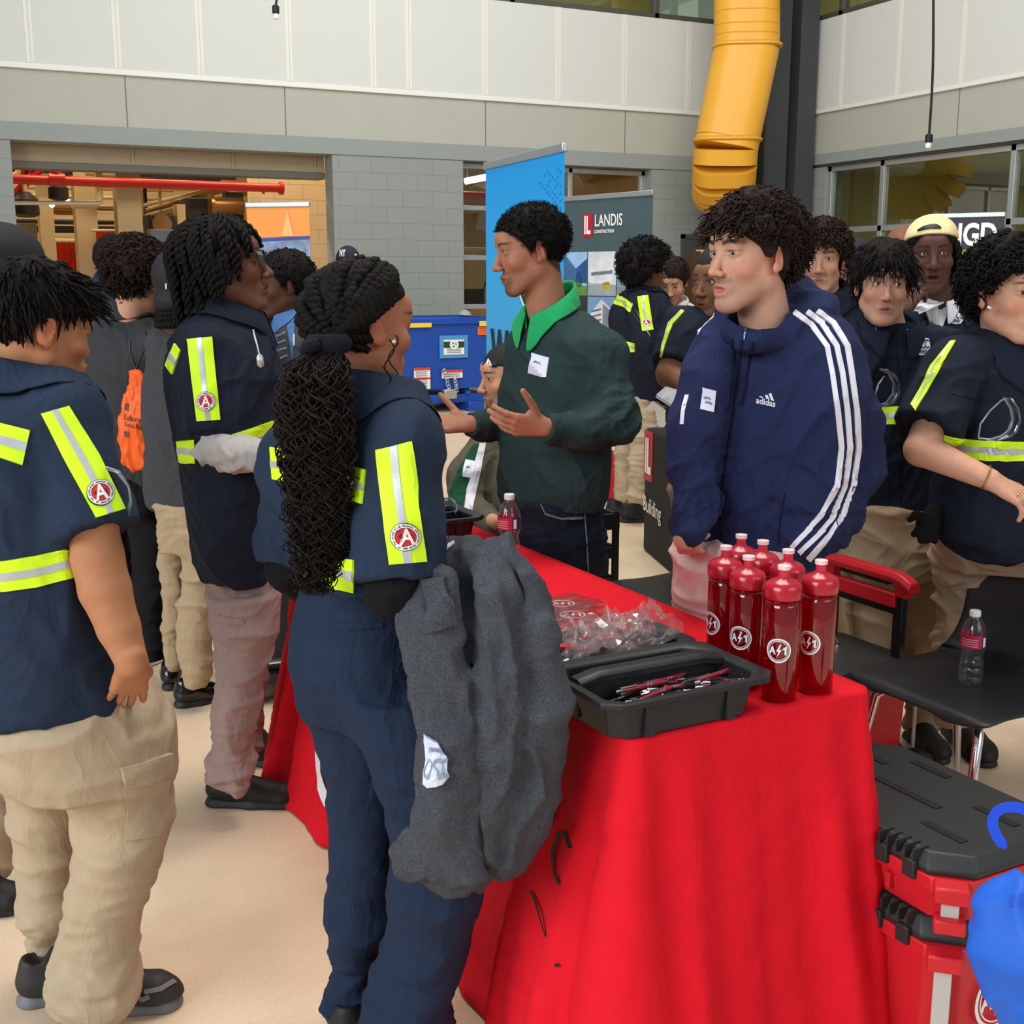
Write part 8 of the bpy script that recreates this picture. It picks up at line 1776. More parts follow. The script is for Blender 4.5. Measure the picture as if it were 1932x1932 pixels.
for i in range(26):
    k = 1 if (i % 3 == 2 or i > 21) else 0; p = protos[k]
    if first[k]: r_ = p; first[k] = False
    else:
        r_ = p.copy(); COL.objects.link(r_)
        for chd in p.children: cc_ = chd.copy(); COL.objects.link(cc_); cc_.parent = r_
    row_ = i % 9; lay = i//9
    r_.location = [float(v) for v in tp(.028+.011*row_+.003*rng.random(), .075+.055*((i*5) % 4)+.012*rng.random(), TZ+.040+.010*lay)]
    r_.rotation_euler = (rng.uniform(-.6, .6), rng.uniform(-.06, .06), math.atan2(UW[1], UW[0])+rng.uniform(-.30, .30)+(math.pi if rng.random() < .3 else 0))
    tag(r_, 'black click pen with chrome tip lying in the pen tray' if k == 0 else 'maroon click pen with chrome tip lying in the pen tray', 'pen', 'black pens in the tray' if k == 0 else 'maroon pens in the tray')
# crumpled clear bags
M_FILM = glass_mat('clear_film', (250,248,248), .09, .12)
def veil(m, k, col):
    nt = m.node_tree; mx = nt.nodes['Mix Shader']; tr = nt.nodes['Transparent BSDF']; d = nt.nodes.new('ShaderNodeBsdfTranslucent'); d.inputs[0].default_value = lin(col)+[1]; m2 = nt.nodes.new('ShaderNodeMixShader'); m2.inputs[0].default_value = k
    nt.links.new(tr.outputs[0], m2.inputs[1]); nt.links.new(d.outputs[0], m2.inputs[2]); nt.links.new(m2.outputs[0], mx.inputs[1])
veil(M_FILM, .10, (250,246,246))
def film(name, c, A, B, amp, seed, label, fold=.5, n=26, closed=True):
    rng = np.random.default_rng(seed); us = np.linspace(-1, 1, n); g = np.stack(np.meshgrid(us, us, indexing='ij'), -1).reshape(-1, 2)
    nn = U(np.cross(A, B)); nn = nn if nn[2] > 0 else -nn
    base = c + g[:, :1]*A + g[:, 1:]*B; q = np.concatenate([g*2.2, np.full((len(g), 1), seed*1.7)], 1)
    hgt = (np.abs(vnoise(q*1.3, seed)-.5)*1.3 + np.abs(vnoise(q*2.7, seed+3)-.5)*.8)*amp*(1-.35*(g**2).max(1)); lat = (np.stack([vnoise(q, seed+1), vnoise(q, seed+2)], 1)-.5)*.5
    top = base + nn*(hgt+.002)[:, None] + lat[:, :1]*A*fold + lat[:, 1:]*B*fold
    bot = base + lat[:, :1]*A*fold + lat[:, 1:]*B*fold + nn*.001
    F = [(i*n+j, (i+1)*n+j, (i+1)*n+j+1, i*n+j+1) for i in range(n-1) for j in range(n-1)]; m = n*n
    F2 = [tuple(m+x for x in f[::-1]) for f in F]; brd = [i for i in range(n)]+[i*n+n-1 for i in range(1, n)]+[(n-1)*n+j for j in range(n-2, -1, -1)]+[i*n for i in range(n-2, 0, -1)]
    F3 = [(brd[k], brd[(k+1) % len(brd)], m+brd[(k+1) % len(brd)], m+brd[k]) for k in range(len(brd))]
    w = MB(); w.add(list(top)+list(bot), F+F2+F3); return w, top
def a1_logo(mb_fn, parent, m, s=1.0):
    """ring, letters and bolt in a unit square, sent through mb_fn(name, V, F)"""
    mb_fn('logo_ring', *discUV(.5, 36, 1, .435)); mb_fn('logo_ring', *discUV(.40, 36, 1, .375)) if s > 1 else None
    mb_fn('logo_letter', *textUV('A', .12, .40, .33, .66, .03)); mb_fn('logo_digit', [(.66, .41), (.76, .33), (.82, .33), (.82, .66), (.74, .66), (.74, .43), (.68, .47)], [(0, 1, 5, 6), (1, 2, 3, 4, 5)])
    mb_fn('logo_bolt', [(.56, .22), (.42, .53), (.51, .53), (.43, .80), (.63, .46), (.53, .46), (.60, .24)], [(0, 1, 2, 5), (6, 0, 5, 5)[:3], (2, 3, 4, 5)])
M_PKT = mat('packet_red', (198,28,44), .45, noise=.06, nscale=60)
for i, (l, w, r, sd, lab) in enumerate(((.80, .33, .15, 1, 'red logo packet in clear film, farthest from the trays'), (.70, .30, .05, 2, 'red logo packet in clear film, in the middle of the spread pile'), (.72, .20, .25, 3, 'red logo packet in clear film beside the grey jacket sleeve'), (.60, .18, .1, 4, 'red logo packet in clear film touching the black bag tray'))):
    c = tp(l, w, TZ+.008+.001*i); cr_, sr_ = math.cos(r), math.sin(r); A = (UW*cr_+UL*sr_)*.075; B = (-UW*sr_+UL*cr_)*.055
    e = empty('sealed_packet', c, lab, 'packet', None); MB().obox(c+UPZ*.001, A*.9, B*.86, UPZ*.003).build('red_insert', M_PKT, e, bevel=.002)
    fw, tp_ = film('f', c+UPZ*.004, A*1.15, B*1.15, .012, sd, ''); fw.build('clear_film', M_FILM, e, smooth=True)
    def put(nm, V, F, c=c, A=A, B=B, e=e):
        w_ = MB(); w_.add([c+UPZ*.0055+(-A/np.linalg.norm(A)*0)+U(-TOC)*0+ (RGT*(u_-.5)*.062 + Wc(0, 1)*(.5-v_)*.062) for u_, v_ in V], F); w_.build(nm, M_CLW, e)
    a1_logo(put, e, M_CLW)
for i, (l, w, a, b2, am, sd, z, lab) in enumerate(((.33, .08, .09, .06, .085, 11, .06, 'crumpled clear zip bag at the near end of the black bag tray'), (.34, .16, .09, .07, .095, 12, .065, 'large crumpled clear zip bag heaped in the middle of the black bag tray'), (.35, .245, .08, .06, .085, 13, .07, 'crumpled clear zip bag with red contents at the far end of the black bag tray'))):
    c = tp(l, w, TZ+z); e = empty('zip_bag', c, lab, 'bag', None); fw, _ = film('f', c, (UW*.9+UPZ*.25)*a, (UL+UPZ*.2*(i-1))*b2, am, sd, '', .9); fw.build('clear_film', M_FILM, e, smooth=True)
    for k in range(3): MB().obox(c+UW*(.03*(k-1))+UPZ*(.016-.006*k), (UW*.8+UL*.5*(k-1))*.022, UL*.012, UPZ*.003).build('red_card', M_PKT, e, bevel=.001)
c = tp(.83, .235, TZ+.009); e = empty('handout_card', c, 'white printed card on the red cloth beside the grey jacket', 'card'); MB().obox(c, UW*.05, UL*.045, UPZ*.0012).build('card', M_WSHIRT, e)
w_ = MB(); [w_.obox(c+UPZ*.0018+UL*(.02*k), UW*.035, UL*.002, UPZ*.0004) for k in (-1, 0, 1)]; w_.build('printed_line', mat('print_grey', (150,150,160), .6), e)
# red translucent sports bottles
def red_glass():
    m = glass_mat('red_bottle', (206,18,40), .10); nt = m.node_tree; mx = nt.nodes['Mix Shader']; d = nt.nodes.new('ShaderNodeBsdfTranslucent'); d.inputs[0].default_value = lin((215,10,36))+[1]; df = nt.nodes.new('ShaderNodeBsdfDiffuse'); df.inputs[0].default_value = lin((150,4,24))+[1]
    ad = nt.nodes.new('ShaderNodeAddShader'); nt.links.new(d.outputs[0], ad.inputs[0]); nt.links.new(df.outputs[0], ad.inputs[1]); m2 = nt.nodes.new('ShaderNodeMixShader'); m2.inputs[0].default_value = .22
    tr = nt.nodes['Transparent BSDF']; nt.links.new(tr.outputs[0], m2.inputs[1]); nt.links.new(ad.outputs[0], m2.inputs[2]); nt.links.new(m2.outputs[0], mx.inputs[1]); return m
M_REDG = red_glass(); M_REDL = mat('bottle_lid_red', (196,22,46), .25, spec=.6, trans=.25, coat=.3); M_REDS = mat('bottle_spout', (208,40,62), .3, spec=.5); M_TIP = mat('spout_tip', (236,206,206), .4); M_LOGO = mat('bottle_print', (238,236,238), .5)
def sports_bottle(c, yaw, label, z0=TZ+.006):
    e = empty('sports_bottle', (c[0], c[1], z0), label, 'bottle', None); c = A3((c[0], c[1], z0)); r = .0335
    MB().lathe(c, [(.004, .0), (r-.004, .0), (r, .004), (r, .185), (r-.002, .190), (r+.0012, .193), (r-.003, .197), (r-.0005, .2), (r-.006, .205), (r-.008, .205), (r-.006, .197), (r-.004, .185), (r-.003, .006), (.004, .004)], 40, caps=False).build('bottle_body', M_REDG, e, smooth=True, auto=50)
    MB().lathe(c, [(r+.001, .200), (r+.002, .202), (r+.002, .222), (r-.002, .229), (r-.008, .233), (.014, .238), (.012, .240)], 40).build('lid', M_REDL, e, smooth=True, auto=45)
    MB().lathe(c, [(.013, .237), (.0095, .241), (.0095, .253), (.012, .255)], 24).build('spout', M_REDS, e, smooth=True); MB().lathe(c, [(.012, .2545), (.0122, .262), (.006, .2635), (.001, .2635)], 24).build('spout_tip', M_TIP, e, smooth=True)
    f = face_dir(yaw); rr = right_dir(yaw)
    def put(nm, V, F):
        vs = []
        for u_, v_ in V:
            a = (u_-.5)*.0475/r; vs.append(c + (f*math.cos(a)-rr*math.sin(a))*(r+.0007) + UPZ*(.104+(.5-v_)*.0475))
        w = MB(); w.add(vs, F); w.build(nm, M_LOGO, e, smooth=True)
    a1_logo(put, e, M_LOGO, 2); return e
for px, py, yw, lab in ((1480, 1066, -20, 'red sports bottle standing frontmost, nearest the pen tray corner'), (1550, 1056, -45, 'red sports bottle at the right end of the cluster, nearest the toolbox handle'), (1413, 1048, -32, 'red sports bottle in the middle of the front row, just behind the pen tray'), (1370, 1029, -62, 'red sports bottle at the left end of the cluster, beside the pink trousers'), (1399, 1008, -40, 'red sports bottle standing farthest back in the cluster'), (1440, 1019, -40, 'red sports bottle in the back row, second from the farthest one'), (1488, 1036, -40, 'red sports bottle in the back row hidden behind the frontmost one')):
    sports_bottle(PZ(px, py, 1.0085), yw, lab)
# water bottles
M_PET = glass_mat('clear_pet', (248,250,250), .07, .03); veil(M_PET, .06, (240,244,248)); M_WATER = glass_mat('water', (246,250,252), .03, .0); M_LBL = mat('label_crimson', (176,30,66), .45); M_LBLN = mat('label_navy', (40,36,84), .45)
def water_bottle(c, z0, label, yaw=0, sc=1.0):
    e = empty('water_bottle', (c[0], c[1], z0), label, 'bottle', None); c = A3((c[0], c[1], z0)); k = sc
    pr = [(.004, .003), (.024, .0), (.031, .006), (.0315, .02), (.029, .026), (.0315, .032), (.0315, .044), (.0285, .05), (.031, .056), (.030, .066), (.0265, .078), (.0275, .09), (.031, .10), (.0325, .106), (.0325, .142), (.031, .148), (.026, .166), (.017, .180), (.0125, .186), (.0125, .196)]
    MB().lathe(c, [(r*k, z*k) for r, z in pr], 32, caps=False).build('bottle_body', M_PET, e, smooth=True)
    MB().lathe(c, [((r-.0012)*k, z*k) for r, z in [(.004, .005), (.024, .002), (.0305, .008), (.0305, .02), (.028, .026), (.0305, .032), (.0305, .044), (.0275, .05), (.030, .056), (.001, .0565)]], 32, caps=False).build('water', M_WATER, e, smooth=True)
    def lab(nm, a0, a1, z1, z2, m, off):
        n = 24; w = MB(); f = face_dir(yaw); rr = right_dir(yaw); vs = []
        for i in range(n+1):
            a = math.radians(a0+(a1-a0)*i/n); d = f*math.cos(a)-rr*math.sin(a); vs += [c+d*(.0327+off)*k+UPZ*z1*k, c+d*(.0327+off)*k+UPZ*z2*k]
        w.add(vs, [(2*i, 2*i+2, 2*i+3, 2*i+1) for i in range(n)]); return w.build(nm, m, e, smooth=True)
    lb = lab('label', -180, 150, .106, .141, M_LBL, .0003); lab('label_panel', 40, 95, .106, .141, M_LBLN, .0006); lab('bar_code', 46, 62, .110, .136, M_WHT, .0009); 
    for q in range(4): lab('label_lettering', -60, 20, .111+.006*q, .113+.006*q, mat('label_ink', (226,170,180), .5), .0006)
    MB().lathe(c, [(.0142*k, .188*k), (.0145*k, .189*k), (.0145*k, .202*k), (.013*k, .2035*k), (.001, .2035*k)], 24).build('cap', M_WHT, e, smooth=True, auto=40); return e
water_bottle(PZ(961, 1066, TZ+.006), TZ+.006, 'clear water bottle with crimson label standing on the red tablecloth', -25)
# crumpled red gloves at the far end
c = tp(1.32, .155, TZ); g_ = Person.__new__(Person); g_.e = empty('crumpled_cloth', c, 'crumpled bright red cloth lying on the table before the far tray', 'cloth'); g_.geo = {}; g_.h = .005
g_.part('cloth', u(0, ell(c+UPZ*.035, (.075, .06, .04))) + u(.02, ell(c+UW*.05+UPZ*.045, (.045, .035, .035)), ell(c-UW*.06+UPZ*.03, (.05, .05, .03))), fabric('scarlet_cloth', (214,26,30)), h=.006, fold=[dict(amp=.03, size=.06, seed=3, yaw=0, an=(1, 1, 1), tilt=.6)])
# clear safety glasses
M_LENS = glass_mat('clear_lens', (226,232,236), .16, .0); M_FRM = mat('clear_frame', (200,206,212), .15, trans=.7, spec=.8)
def safety_glasses(pts, wlen, label, cf, group=None):
    """pts: pixel loop of the folded temples, wlen: pixel arc of the lens edge"""
    e = empty('safety_glasses', P(pts[0][0], pts[0][1], cf), label, 'safety glasses', group)
    a = Pm([(x, y, cf) for x, y in pts]); MB().tube(a, .0022, 8).build('temple', M_FRM, e, smooth=True)
    b2 = Pm([(x, y, cf-.015) for x, y in wlen]); w = MB(); n = len(b2); o = RGT*.012-TOC*-.02
    vs = [q for q in b2]+[q+TOC*.028+RGT*.010 for q in b2]; w.add(vs, [(i, i+1, n+i+1, n+i) for i in range(n-1)]); l_ = w.build('lens', M_LENS, e, smooth=True); md = l_.modifiers.new('s', 'SOLIDIFY'); md.thickness = .002
    MB().tube(b2, .0024, 8).build('brow_bar', M_FRM, e, smooth=True); return e
safety_glasses([(1846, 826), (1850, 800), (1868, 775), (1890, 755), (1900, 752)], [(1894, 750), (1906, 770), (1910, 790), (1902, 812), (1890, 822), (1868, 829), (1846, 827)], 'clear safety glasses hooked on the shirt pocket of the student at the right edge', 3.06)
safety_glasses([(1653, 764), (1652, 745), (1657, 725), (1668, 710)], [(1660, 696), (1676, 704), (1686, 724), (1684, 742), (1672, 760), (1655, 765)], 'clear safety glasses hooked on the shirt of the student with the wavy black fringe', 3.53)
safety_glasses([(202, 884), (222, 892), (240, 915)], [(200, 882), (225, 890), (243, 918), (247, 945), (240, 968)], 'clear safety glasses at the chest of the boy in the left foreground', 2.12)
for i, (l, w, s) in enumerate(((1.56, .22, 5), (1.58, .27, 6), (1.63, .31, 7), (1.66, .25, 8), (1.69, .36, 9), (1.60, .36, 10))):
    c = tp(l, w, TZ+.06+.006*(i % 3)); rng = np.random.default_rng(s); a0 = rng.random()*6; e = empty('safety_glasses', c, 'clear safety glasses piled loosely in the far black tray', 'safety glasses', 'glasses in the far tray')
    arc_ = [c+A3((math.cos(a0+t)*.06, math.sin(a0+t)*.05, .03*math.sin(t*1.3))) for t in np.linspace(0, 2.8, 14)]; n = len(arc_)
    w_ = MB(); w_.add(arc_+[q+UPZ*.032 for q in arc_], [(i_, i_+1, n+i_+1, n+i_) for i_ in range(n-1)]); l_ = w_.build('lens', M_LENS, e, smooth=True); md = l_.modifiers.new('s', 'SOLIDIFY'); md.thickness = .002
    MB().tube([q+UPZ*.032 for q in arc_], .0025, 6).build('brow_bar', M_FRM, e, smooth=True)
# whistle chain of the student with twists, glove in the pocket
ch = Pm([(478, 622, 2.98), (482, 640, 2.97), (486, 655, 2.97), (489, 668, 2.97)]); MB().tube(ch, .0022, 6).build('chain', mat('chain_steel', (190,190,188), .3, .8), B_.e, smooth=True)
MB().tube(Pm([(489, 668, 2.97), (490, 674, 2.97), (492, 688, 2.97), (493, 693, 2.97)]), [.004, .009, .009, .004], 8).build('tag', mat('dog_tag', (206,206,200), .3, .6), B_.e, smooth=True)
gp = P(1752, 978, 3.22); g_ = Person.__new__(Person); g_.e = empty('work_glove', gp, 'black work glove hanging out of the pocket of the student at the right edge', 'glove'); g_.geo = {}; g_.h = .004
ops = seg([P(1766, 966, 3.24), P(1750, 990, 3.20)], [.028, .032])
for a, b2, c3 in (((1745, 975), (1728, 972), (1717, 980)), ((1740, 990), (1733, 1003), (1724, 1008)), ((1747, 995), (1742, 1010), (1737, 1020)), ((1756, 998), (1752, 1012), (1748, 1020)), ((1762, 998), (1762, 1010), (1764, 1021))): ops += u(.01, *chain(Pm([(a[0], a[1], 3.2), (b2[0], b2[1], 3.18), (c3[0], c3[1], 3.18)]), [.012, .011, .009]))
g_.part('glove', ops, fabric('glove_black', (20,20,22)), h=.004)
# grey fleece jacket over the girl's arm
g_ = Person.__new__(Person); g_.e = empty('fleece_jacket', P(890, 1650, 1.98), 'dark grey fleece jacket with pale shield patch, draped over a forearm by the table', 'jacket'); g_.geo = {}; g_.h = .005; J = g_
M_FLC = mat('grey_fleece', (70,73,79), .95, noise=.30, nscale=260, bump=.6, bscale=500, spec=.2)
js = [(1012, 866, 915, 2.03, .9), (1024, 842, 948, 2.03, .7), (1050, 822, 976, 2.03, .58), (1085, 806, 990, 2.03, .48), (1130, 788, 1002, 2.02, .42), (1200, 782, 1026, 2.00, .38), (1290, 784, 1048, 1.99, .36), (1360, 792, 1056, 1.99, .34), (1430, 797, 1050, 1.99, .34), (1500, 792, 1036, 1.99, .36), (1550, 775, 1018, 1.99, .36), (1600, 762, 1000, 1.99, .36), (1632, 780, 980, 1.99, .36), (1645, 800, 960, 1.99, .4)]
jo = u(0, loft(js, 160, .40, 2.2, kcap=.02)) + u(.02, capped(cone(P(845, 1560, 1.95), P(772, 1610, 1.95), .05, .035), P(738, 1626, 1.95), P(738, 1626, 1.95)-P(800, 1585, 1.95))) + u(.015, loft([(1560, 770, 900, 1.93, .3), (1600, 738, 898, 1.93, .3), (1640, 775, 892, 1.93, .3), (1690, 848, 878, 1.93, .4)], 165, .3, 2.4))
jo += u(.012, *chain(Pm([(830, 1095, 1.965), (828, 1180, 1.94), (838, 1300, 1.93), (850, 1440, 1.93), (845, 1540, 1.93), (850, 1620, 1.92)]), [.036, .046, .050, .054, .052, .036], face_dir(160), .7)) + u(.012, *chain(Pm([(905, 1040, 2.0), (935, 1130, 1.95), (942, 1280, 1.93), (940, 1430, 1.93), (915, 1590, 1.94)]), [.030, .036, .042, .046, .036], face_dir(160), .8)) + u(.012, *chain(Pm([(960, 1080, 2.01), (995, 1200, 1.96), (1010, 1350, 1.95), (995, 1480, 1.95), (960, 1600, 1.96)]), [.026, .034, .040, .042, .036], face_dir(160), .8))
J.part('fleece', jo, M_FLC, h=.006, fold=[dict(amp=.023, size=.13, seed=42, yaw=160, an=(1.5, 1, .22), tilt=.15), dict(amp=.006, size=.05, seed=12, yaw=160, an=(1, 1, .6), tilt=.5)])
strip_px(J, 'fleece', 'cuff_tab', M_FLC, [(797, 1092), (806, 1150), (806, 1190)], [(838, 1088), (850, 1140), (856, 1180)], 4, .010, .012)
strip_px(J, 'fleece', 'zip_edge', mat('cream_tape', (214,206,190), .6), [(822, 1040), (840, 1030), (856, 1022)], [(826, 1044), (844, 1036), (858, 1026)], 1, .005, .005)
sh = [(.02, 0), (.62, .16), (.9, .42), (1, .80), (.72, .94), (.30, 1.0), (.12, .92), (.10, .5)]
d0 = decal(J, 'fleece', 'shield_patch', mat('patch_pale', (214,222,240), .5), *polyUV(sh, 8, 4), (800, 1385), (843, 1385), (800, 1482), .009, .010)
MI = mat('patch_emboss', (150,160,182), .5); decal(J, 'fleece', 'patch_lettering', MI, *textUV('OCC', .16, .94, .46, .84, .01), (800, 1385), (843, 1385), (800, 1482), .0115, .002, d0); decal(J, 'fleece', 'patch_lettering', MI, *textUV('TRAIN', .18, .80, .26, .36), (800, 1385), (843, 1385), (800, 1482), .0115, .002, d0)

# ================================================================ tool boxes, chairs, crates
M_BOXR = mat('toolbox_red', (200,30,42), .42, noise=.03, nscale=20, spec=.5); M_BOXB = mat('toolbox_lid', (40,42,42), .5, noise=.05, nscale=30, bump=.15, bscale=400)
def b3(p, l, w, z): return Wc(p[0]+DX[0]*l+WX_[0]*w, p[1]+DX[1]*l+WX_[1]*w, z)
def toolbox(p, Ld, Wd, z0, z1, zl, label, name='tool_box', pockets=True, logo=None):
    """p: corner nearest the camera in (right, forward); runs Ld along the table and Wd away from it"""
    e = empty(name, b3(p, Ld/2, Wd/2, z0), label, 'tool box', None)
    def oct_(g, z, ch=.05):
        a0, a1, c0, c1 = -g, Ld+g, -g, Wd+g
        return [b3(p, l, w, z) for l, w in ((a0+ch, c0), (a1-ch, c0), (a1, c0+ch), (a1, c1-ch), (a1-ch, c1), (a0+ch, c1), (a0, c1-ch), (a0, c0+ch))]
    w = MB(); w.rings([oct_(-.02, z0), oct_(-.012, zl-.03), oct_(.0, zl-.03), oct_(.0, zl)]); w.build('tub', M_BOXR, e, bevel=.003)
    w = MB(); w.rings([oct_(-.004, zl, .06), oct_(-.002, zl+.012, .06), oct_(-.018, z1, .06)]); ld = w.build('lid', M_BOXB, e, bevel=.004)
    if pockets:
        for (l, ww, ll) in ((.07, .10, .10), (.07, .24, .10), (.20, .17, .20), (.42, .10, .10), (.42, .24, .10), (.30, .30, .10), (.30, .05, .10)):
            if l+ll < Ld: w = MB(); w.obox(b3(p, l+ll/2, ww*Wd/.36, z1+.0005), UL*ll/2, UW*.010, UPZ*.0015); w.build('lid_slot', mat('slot_black', (14,14,15), .6), ld)
        for k in range(5): w = MB(); w.obox(b3(p, .09+.022*k, .012, z1-.008), UL*.002, UW*.02, UPZ*.012); w.build('lid_rib', M_BOXB, ld)
        for k in (.10, .17): w = MB(); w.obox(b3(p, k, -.004, zl+.0), UL*.015, UW*.006, UPZ*.018); w.build('latch', M_BOXB, e, bevel=.002)
    for l, ww in ((.012, .012), (Ld-.012, .012), (.012, Wd-.012)):
        w = MB(); w.obox(b3(p, l, ww, zl-.014), (UL+UW)*.016, (UL-UW)*.022, UPZ*.016); w.build('corner_block', M_BOXR, e, bevel=.004)
        dl, dw = (-1 if l < .1 else 1), (-1 if ww < .1 else 1); n_ = U(UL*dl+UW*dw)
        zt_ = zl-.030; w = MB(); w.obox(b3(p, l, ww, (z0+zt_)/2+.005)+n_*-.004, U(UL*dl-UW*dw)*.016, n_*.005, UPZ*((zt_-z0)/2-.008)); w.build('corner_strip', mat('strip_grey', (186,184,178), .4), e, bevel=.002)
        w = MB(); w.obox(b3(p, l, ww, z0+.014), (UL+UW)*.014, (UL-UW)*.020, UPZ*.014); w.build('corner_foot', M_BOXR, e, bevel=.004)
    for k in (.16, .30, .44): w = MB(); w.obox(b3(p, k, .010, (z0+zl)/2-.01), UL*.006, UW*.008, UPZ*((zl-z0)/2-.03)); w.build('side_rib', M_BOXR, e, bevel=.002)
    if logo:
        def put(nm, V, F):
            w = MB(); w.add([b3(p, .0075, logo[0]+(u_-.5)*logo[2], logo[1]+(.5-v_)*logo[2])-UL*.0015 for u_, v_ in V], F); w.build(nm, M_LOGO, e)
        a1_logo(put, e, M_LOGO, 2)
    return e
C0 = (.808, 2.012)
toolbox(C0, .56, .38, .345, .475, .437, 'flat red and black tool box, upper one of the stack beside the red table', logo=None)
toolbox((C0[0]-.004, C0[1]), .56, .38, .0, .343, .30, 'tall red and black tool box under the flat one, white ring logo on its end', pockets=True, logo=(.165, .165, .13))
# rolling tool box with raised handle
rp = (.818, 3.16); e = toolbox(rp, .40, .46, .10, .43, .38, 'rolling red and black tool box with a raised red handle, behind the table end', 'rolling_tool_box', pockets=False)
w = MB(); w.obox(b3(rp, .10, .05, .4312), UL*.045, UW*.02, UPZ*.001); w.build('red_plate', M_BOXR, e); w = MB(); text_on(w, 'Milwaukee', b3(rp, .10, .05, .4335), UW*-1 if False else U(UL*-1), UW, .03, .001, width=.075); w.build('plate_lettering', M_WINK, e)
for l in (.06, .34): MB().obox(b3(rp, l, .405, .52), UL*.018, UW*.012, UPZ*.10).build('handle_post', M_BLK, e, bevel=.004)
MB().obox(b3(rp, .20, .405, .575), UL*.14, UW*.013, UPZ*.016).build('cross_bar', M_BLK, e, bevel=.003); MB().obox(b3(rp, .20, .398, .603), UL*.135, UW*.016, UPZ*.022).build('cross_bar_cover', M_BOXR, e, bevel=.004)
rs = []
for s in np.linspace(-1, 1, 13): zz = .672-.022*max(0, abs(s)-.75)/.25; rs.append([b3(rp, .20+.19*s, .405, zz)+UW*a+UPZ*b2 for a, b2 in ((-.022, -.016), (.022, -.016), (.026, 0), (.016, .016), (-.016, .016), (-.026, 0))])
MB().rings(rs).build('grip', M_BOXR, e, bevel=.003); MB().obox(b3(rp, .20, .403, .652), UL*.10, UW*.016, UPZ*.008).build('grip_pad', M_BLK, e, bevel=.003)
for l in (.05, .35): MB().obox(b3(rp, l, .405, .645), UL*.022, UW*.018, UPZ*.03).build('grip_arm', M_BOXR, e, bevel=.004)
for l in (-.03, .43): wc = b3(rp, l, .40, .085); MB().cyl(wc-UL*.022, wc+UL*.022, .085, 28).build('wheel', mat('tyre_black', (20,20,20), .7, noise=.15, nscale=60), e, bevel=.008)
MB().obox(b3(rp, .20, .10, .05), UL*.15, UW*.03, UPZ*.05).build('front_foot', M_BLK, e, bevel=.004)
MB().tube([b3(rp, .30, .30, .43), b3(rp, .30, .32, .455), b3(rp, .27, .34, .46), b3(rp, .24, .34, .43)], .005, 6).build('wire_loop', M_CHR, e, smooth=True)
# shell chairs
M_SHELL = mat('chair_shell', (34,35,38), .45, bump=.1, bscale=900, spec=.5)
def chair(c, yaw, label, r=.225, zs=.45, back=True, hole=True, legs_=True, bh=.40, caster=False):
    """c (right, forward); yaw faces; one-piece shell with tubular legs"""
    e = empty('shell_chair', Wc(c[0], c[1], 0), label, 'chair', None); o = Wc(c[0], c[1], 0); f = face_dir(yaw); s = right_dir(yaw); n = 26; m = 30; V = []; F = []
    prof = [(r*.98, zs-.028), (r*.90, zs-.008), (r*.6, zs), (0, zs-.006), (-r*.6, zs), (-r*.88, zs+.03), (-r*1.02, zs+.10), (-r*1.10, zs+.22), (-r*1.16, zs+.33), (-r*1.20, zs+bh)]
    if not back: prof = prof[:5]+[(-r*.9, zs+.01)]
    t = np.linspace(0, len(prof)-1, m); px_ = np.interp(t, range(len(prof)), [p[0] for p in prof]); pz_ = np.interp(t, range(len(prof)), [p[1] for p in prof])
    for i in range(m):
        k = t[i]/(len(prof)-1); wd = r*1.05*(1-.5*max(0, (.12-k)/.12)**2); 
        if back and k > .5: wd = r*(1.0-.10*math.sin((k-.5)*6.28))*math.sqrt(max(.06, 1-max(0, (k-.80)/.21)**2.2))
        for j in range(n+1):
            q = -1+2*j/n; cz = .03*q*q if k < .55 else 0; cx = .045*q*q if k > .5 else 0
            V.append(o+f*(px_[i]+cx)+s*wd*q+UPZ*(pz_[i]+(cz*.4 if k < .5 else 0)-(.02*abs(q)**3 if k < .45 else 0)))
    for i in range(m-1):
        for j in range(n):
            q = -1+2*(j+.5)/n; k = (t[i]+t[i+1])/2/(len(prof)-1)
            if hole and back and .84 < k < .93 and abs(q) < .24: continue
            F.append((i*(n+1)+j, i*(n+1)+j+1, (i+1)*(n+1)+j+1, (i+1)*(n+1)+j))
    sh = obj('seat_shell', fast_mesh('seat_shell', V, F), M_SHELL, e, True); md = sh.modifiers.new('s', 'SOLIDIFY'); md.thickness = .008; md = sh.modifiers.new('b', 'SUBSURF'); md.levels = 1; md.render_levels = 1
    if legs_:
        for a, b2 in ((.75, .8), (.75, -.8), (-.7, .8), (-.7, -.8)):
            top = o+f*r*a*.55+s*r*b2*.6+UPZ*(zs-.03); mid = o+f*r*a*.95+s*r*b2*.95+UPZ*(zs-.07); bot = o+f*r*a*1.35+s*r*b2*1.12+UPZ*.012
            MB().tube([top, top*.4+mid*.6+UPZ*.012, mid, mid*.6+bot*.4, bot], .0125, 10).build('leg', M_CHR, e, smooth=True); MB().ball(bot+UPZ*.002, (.018, .018, .014)).build('foot', M_BLK, e, smooth=True)
        MB().tube([o+f*r*.4+s*r*.5+UPZ*(zs-.035), o+f*r*.4-s*r*.5+UPZ*(zs-.035)], .011, 8).build('under_frame', M_CHR, e, smooth=True)
    return e
chair((1.262, 3.13), -62, 'black shell chair with chrome legs holding a water bottle, right of the red table', r=.235)
chair((.60, 4.10), -62, 'black shell chair just behind the red table, half hidden by the striped hoodie', r=.225, hole=False)
chair((-.24, 4.85), 60, 'black shell chair with a handle hole in its back, beyond the far table end', r=.225, zs=.46, bh=.44)
chair((-.01, 4.46), -30, 'black shell chair under the seated man in the cap', r=.21, zs=.43, hole=False)
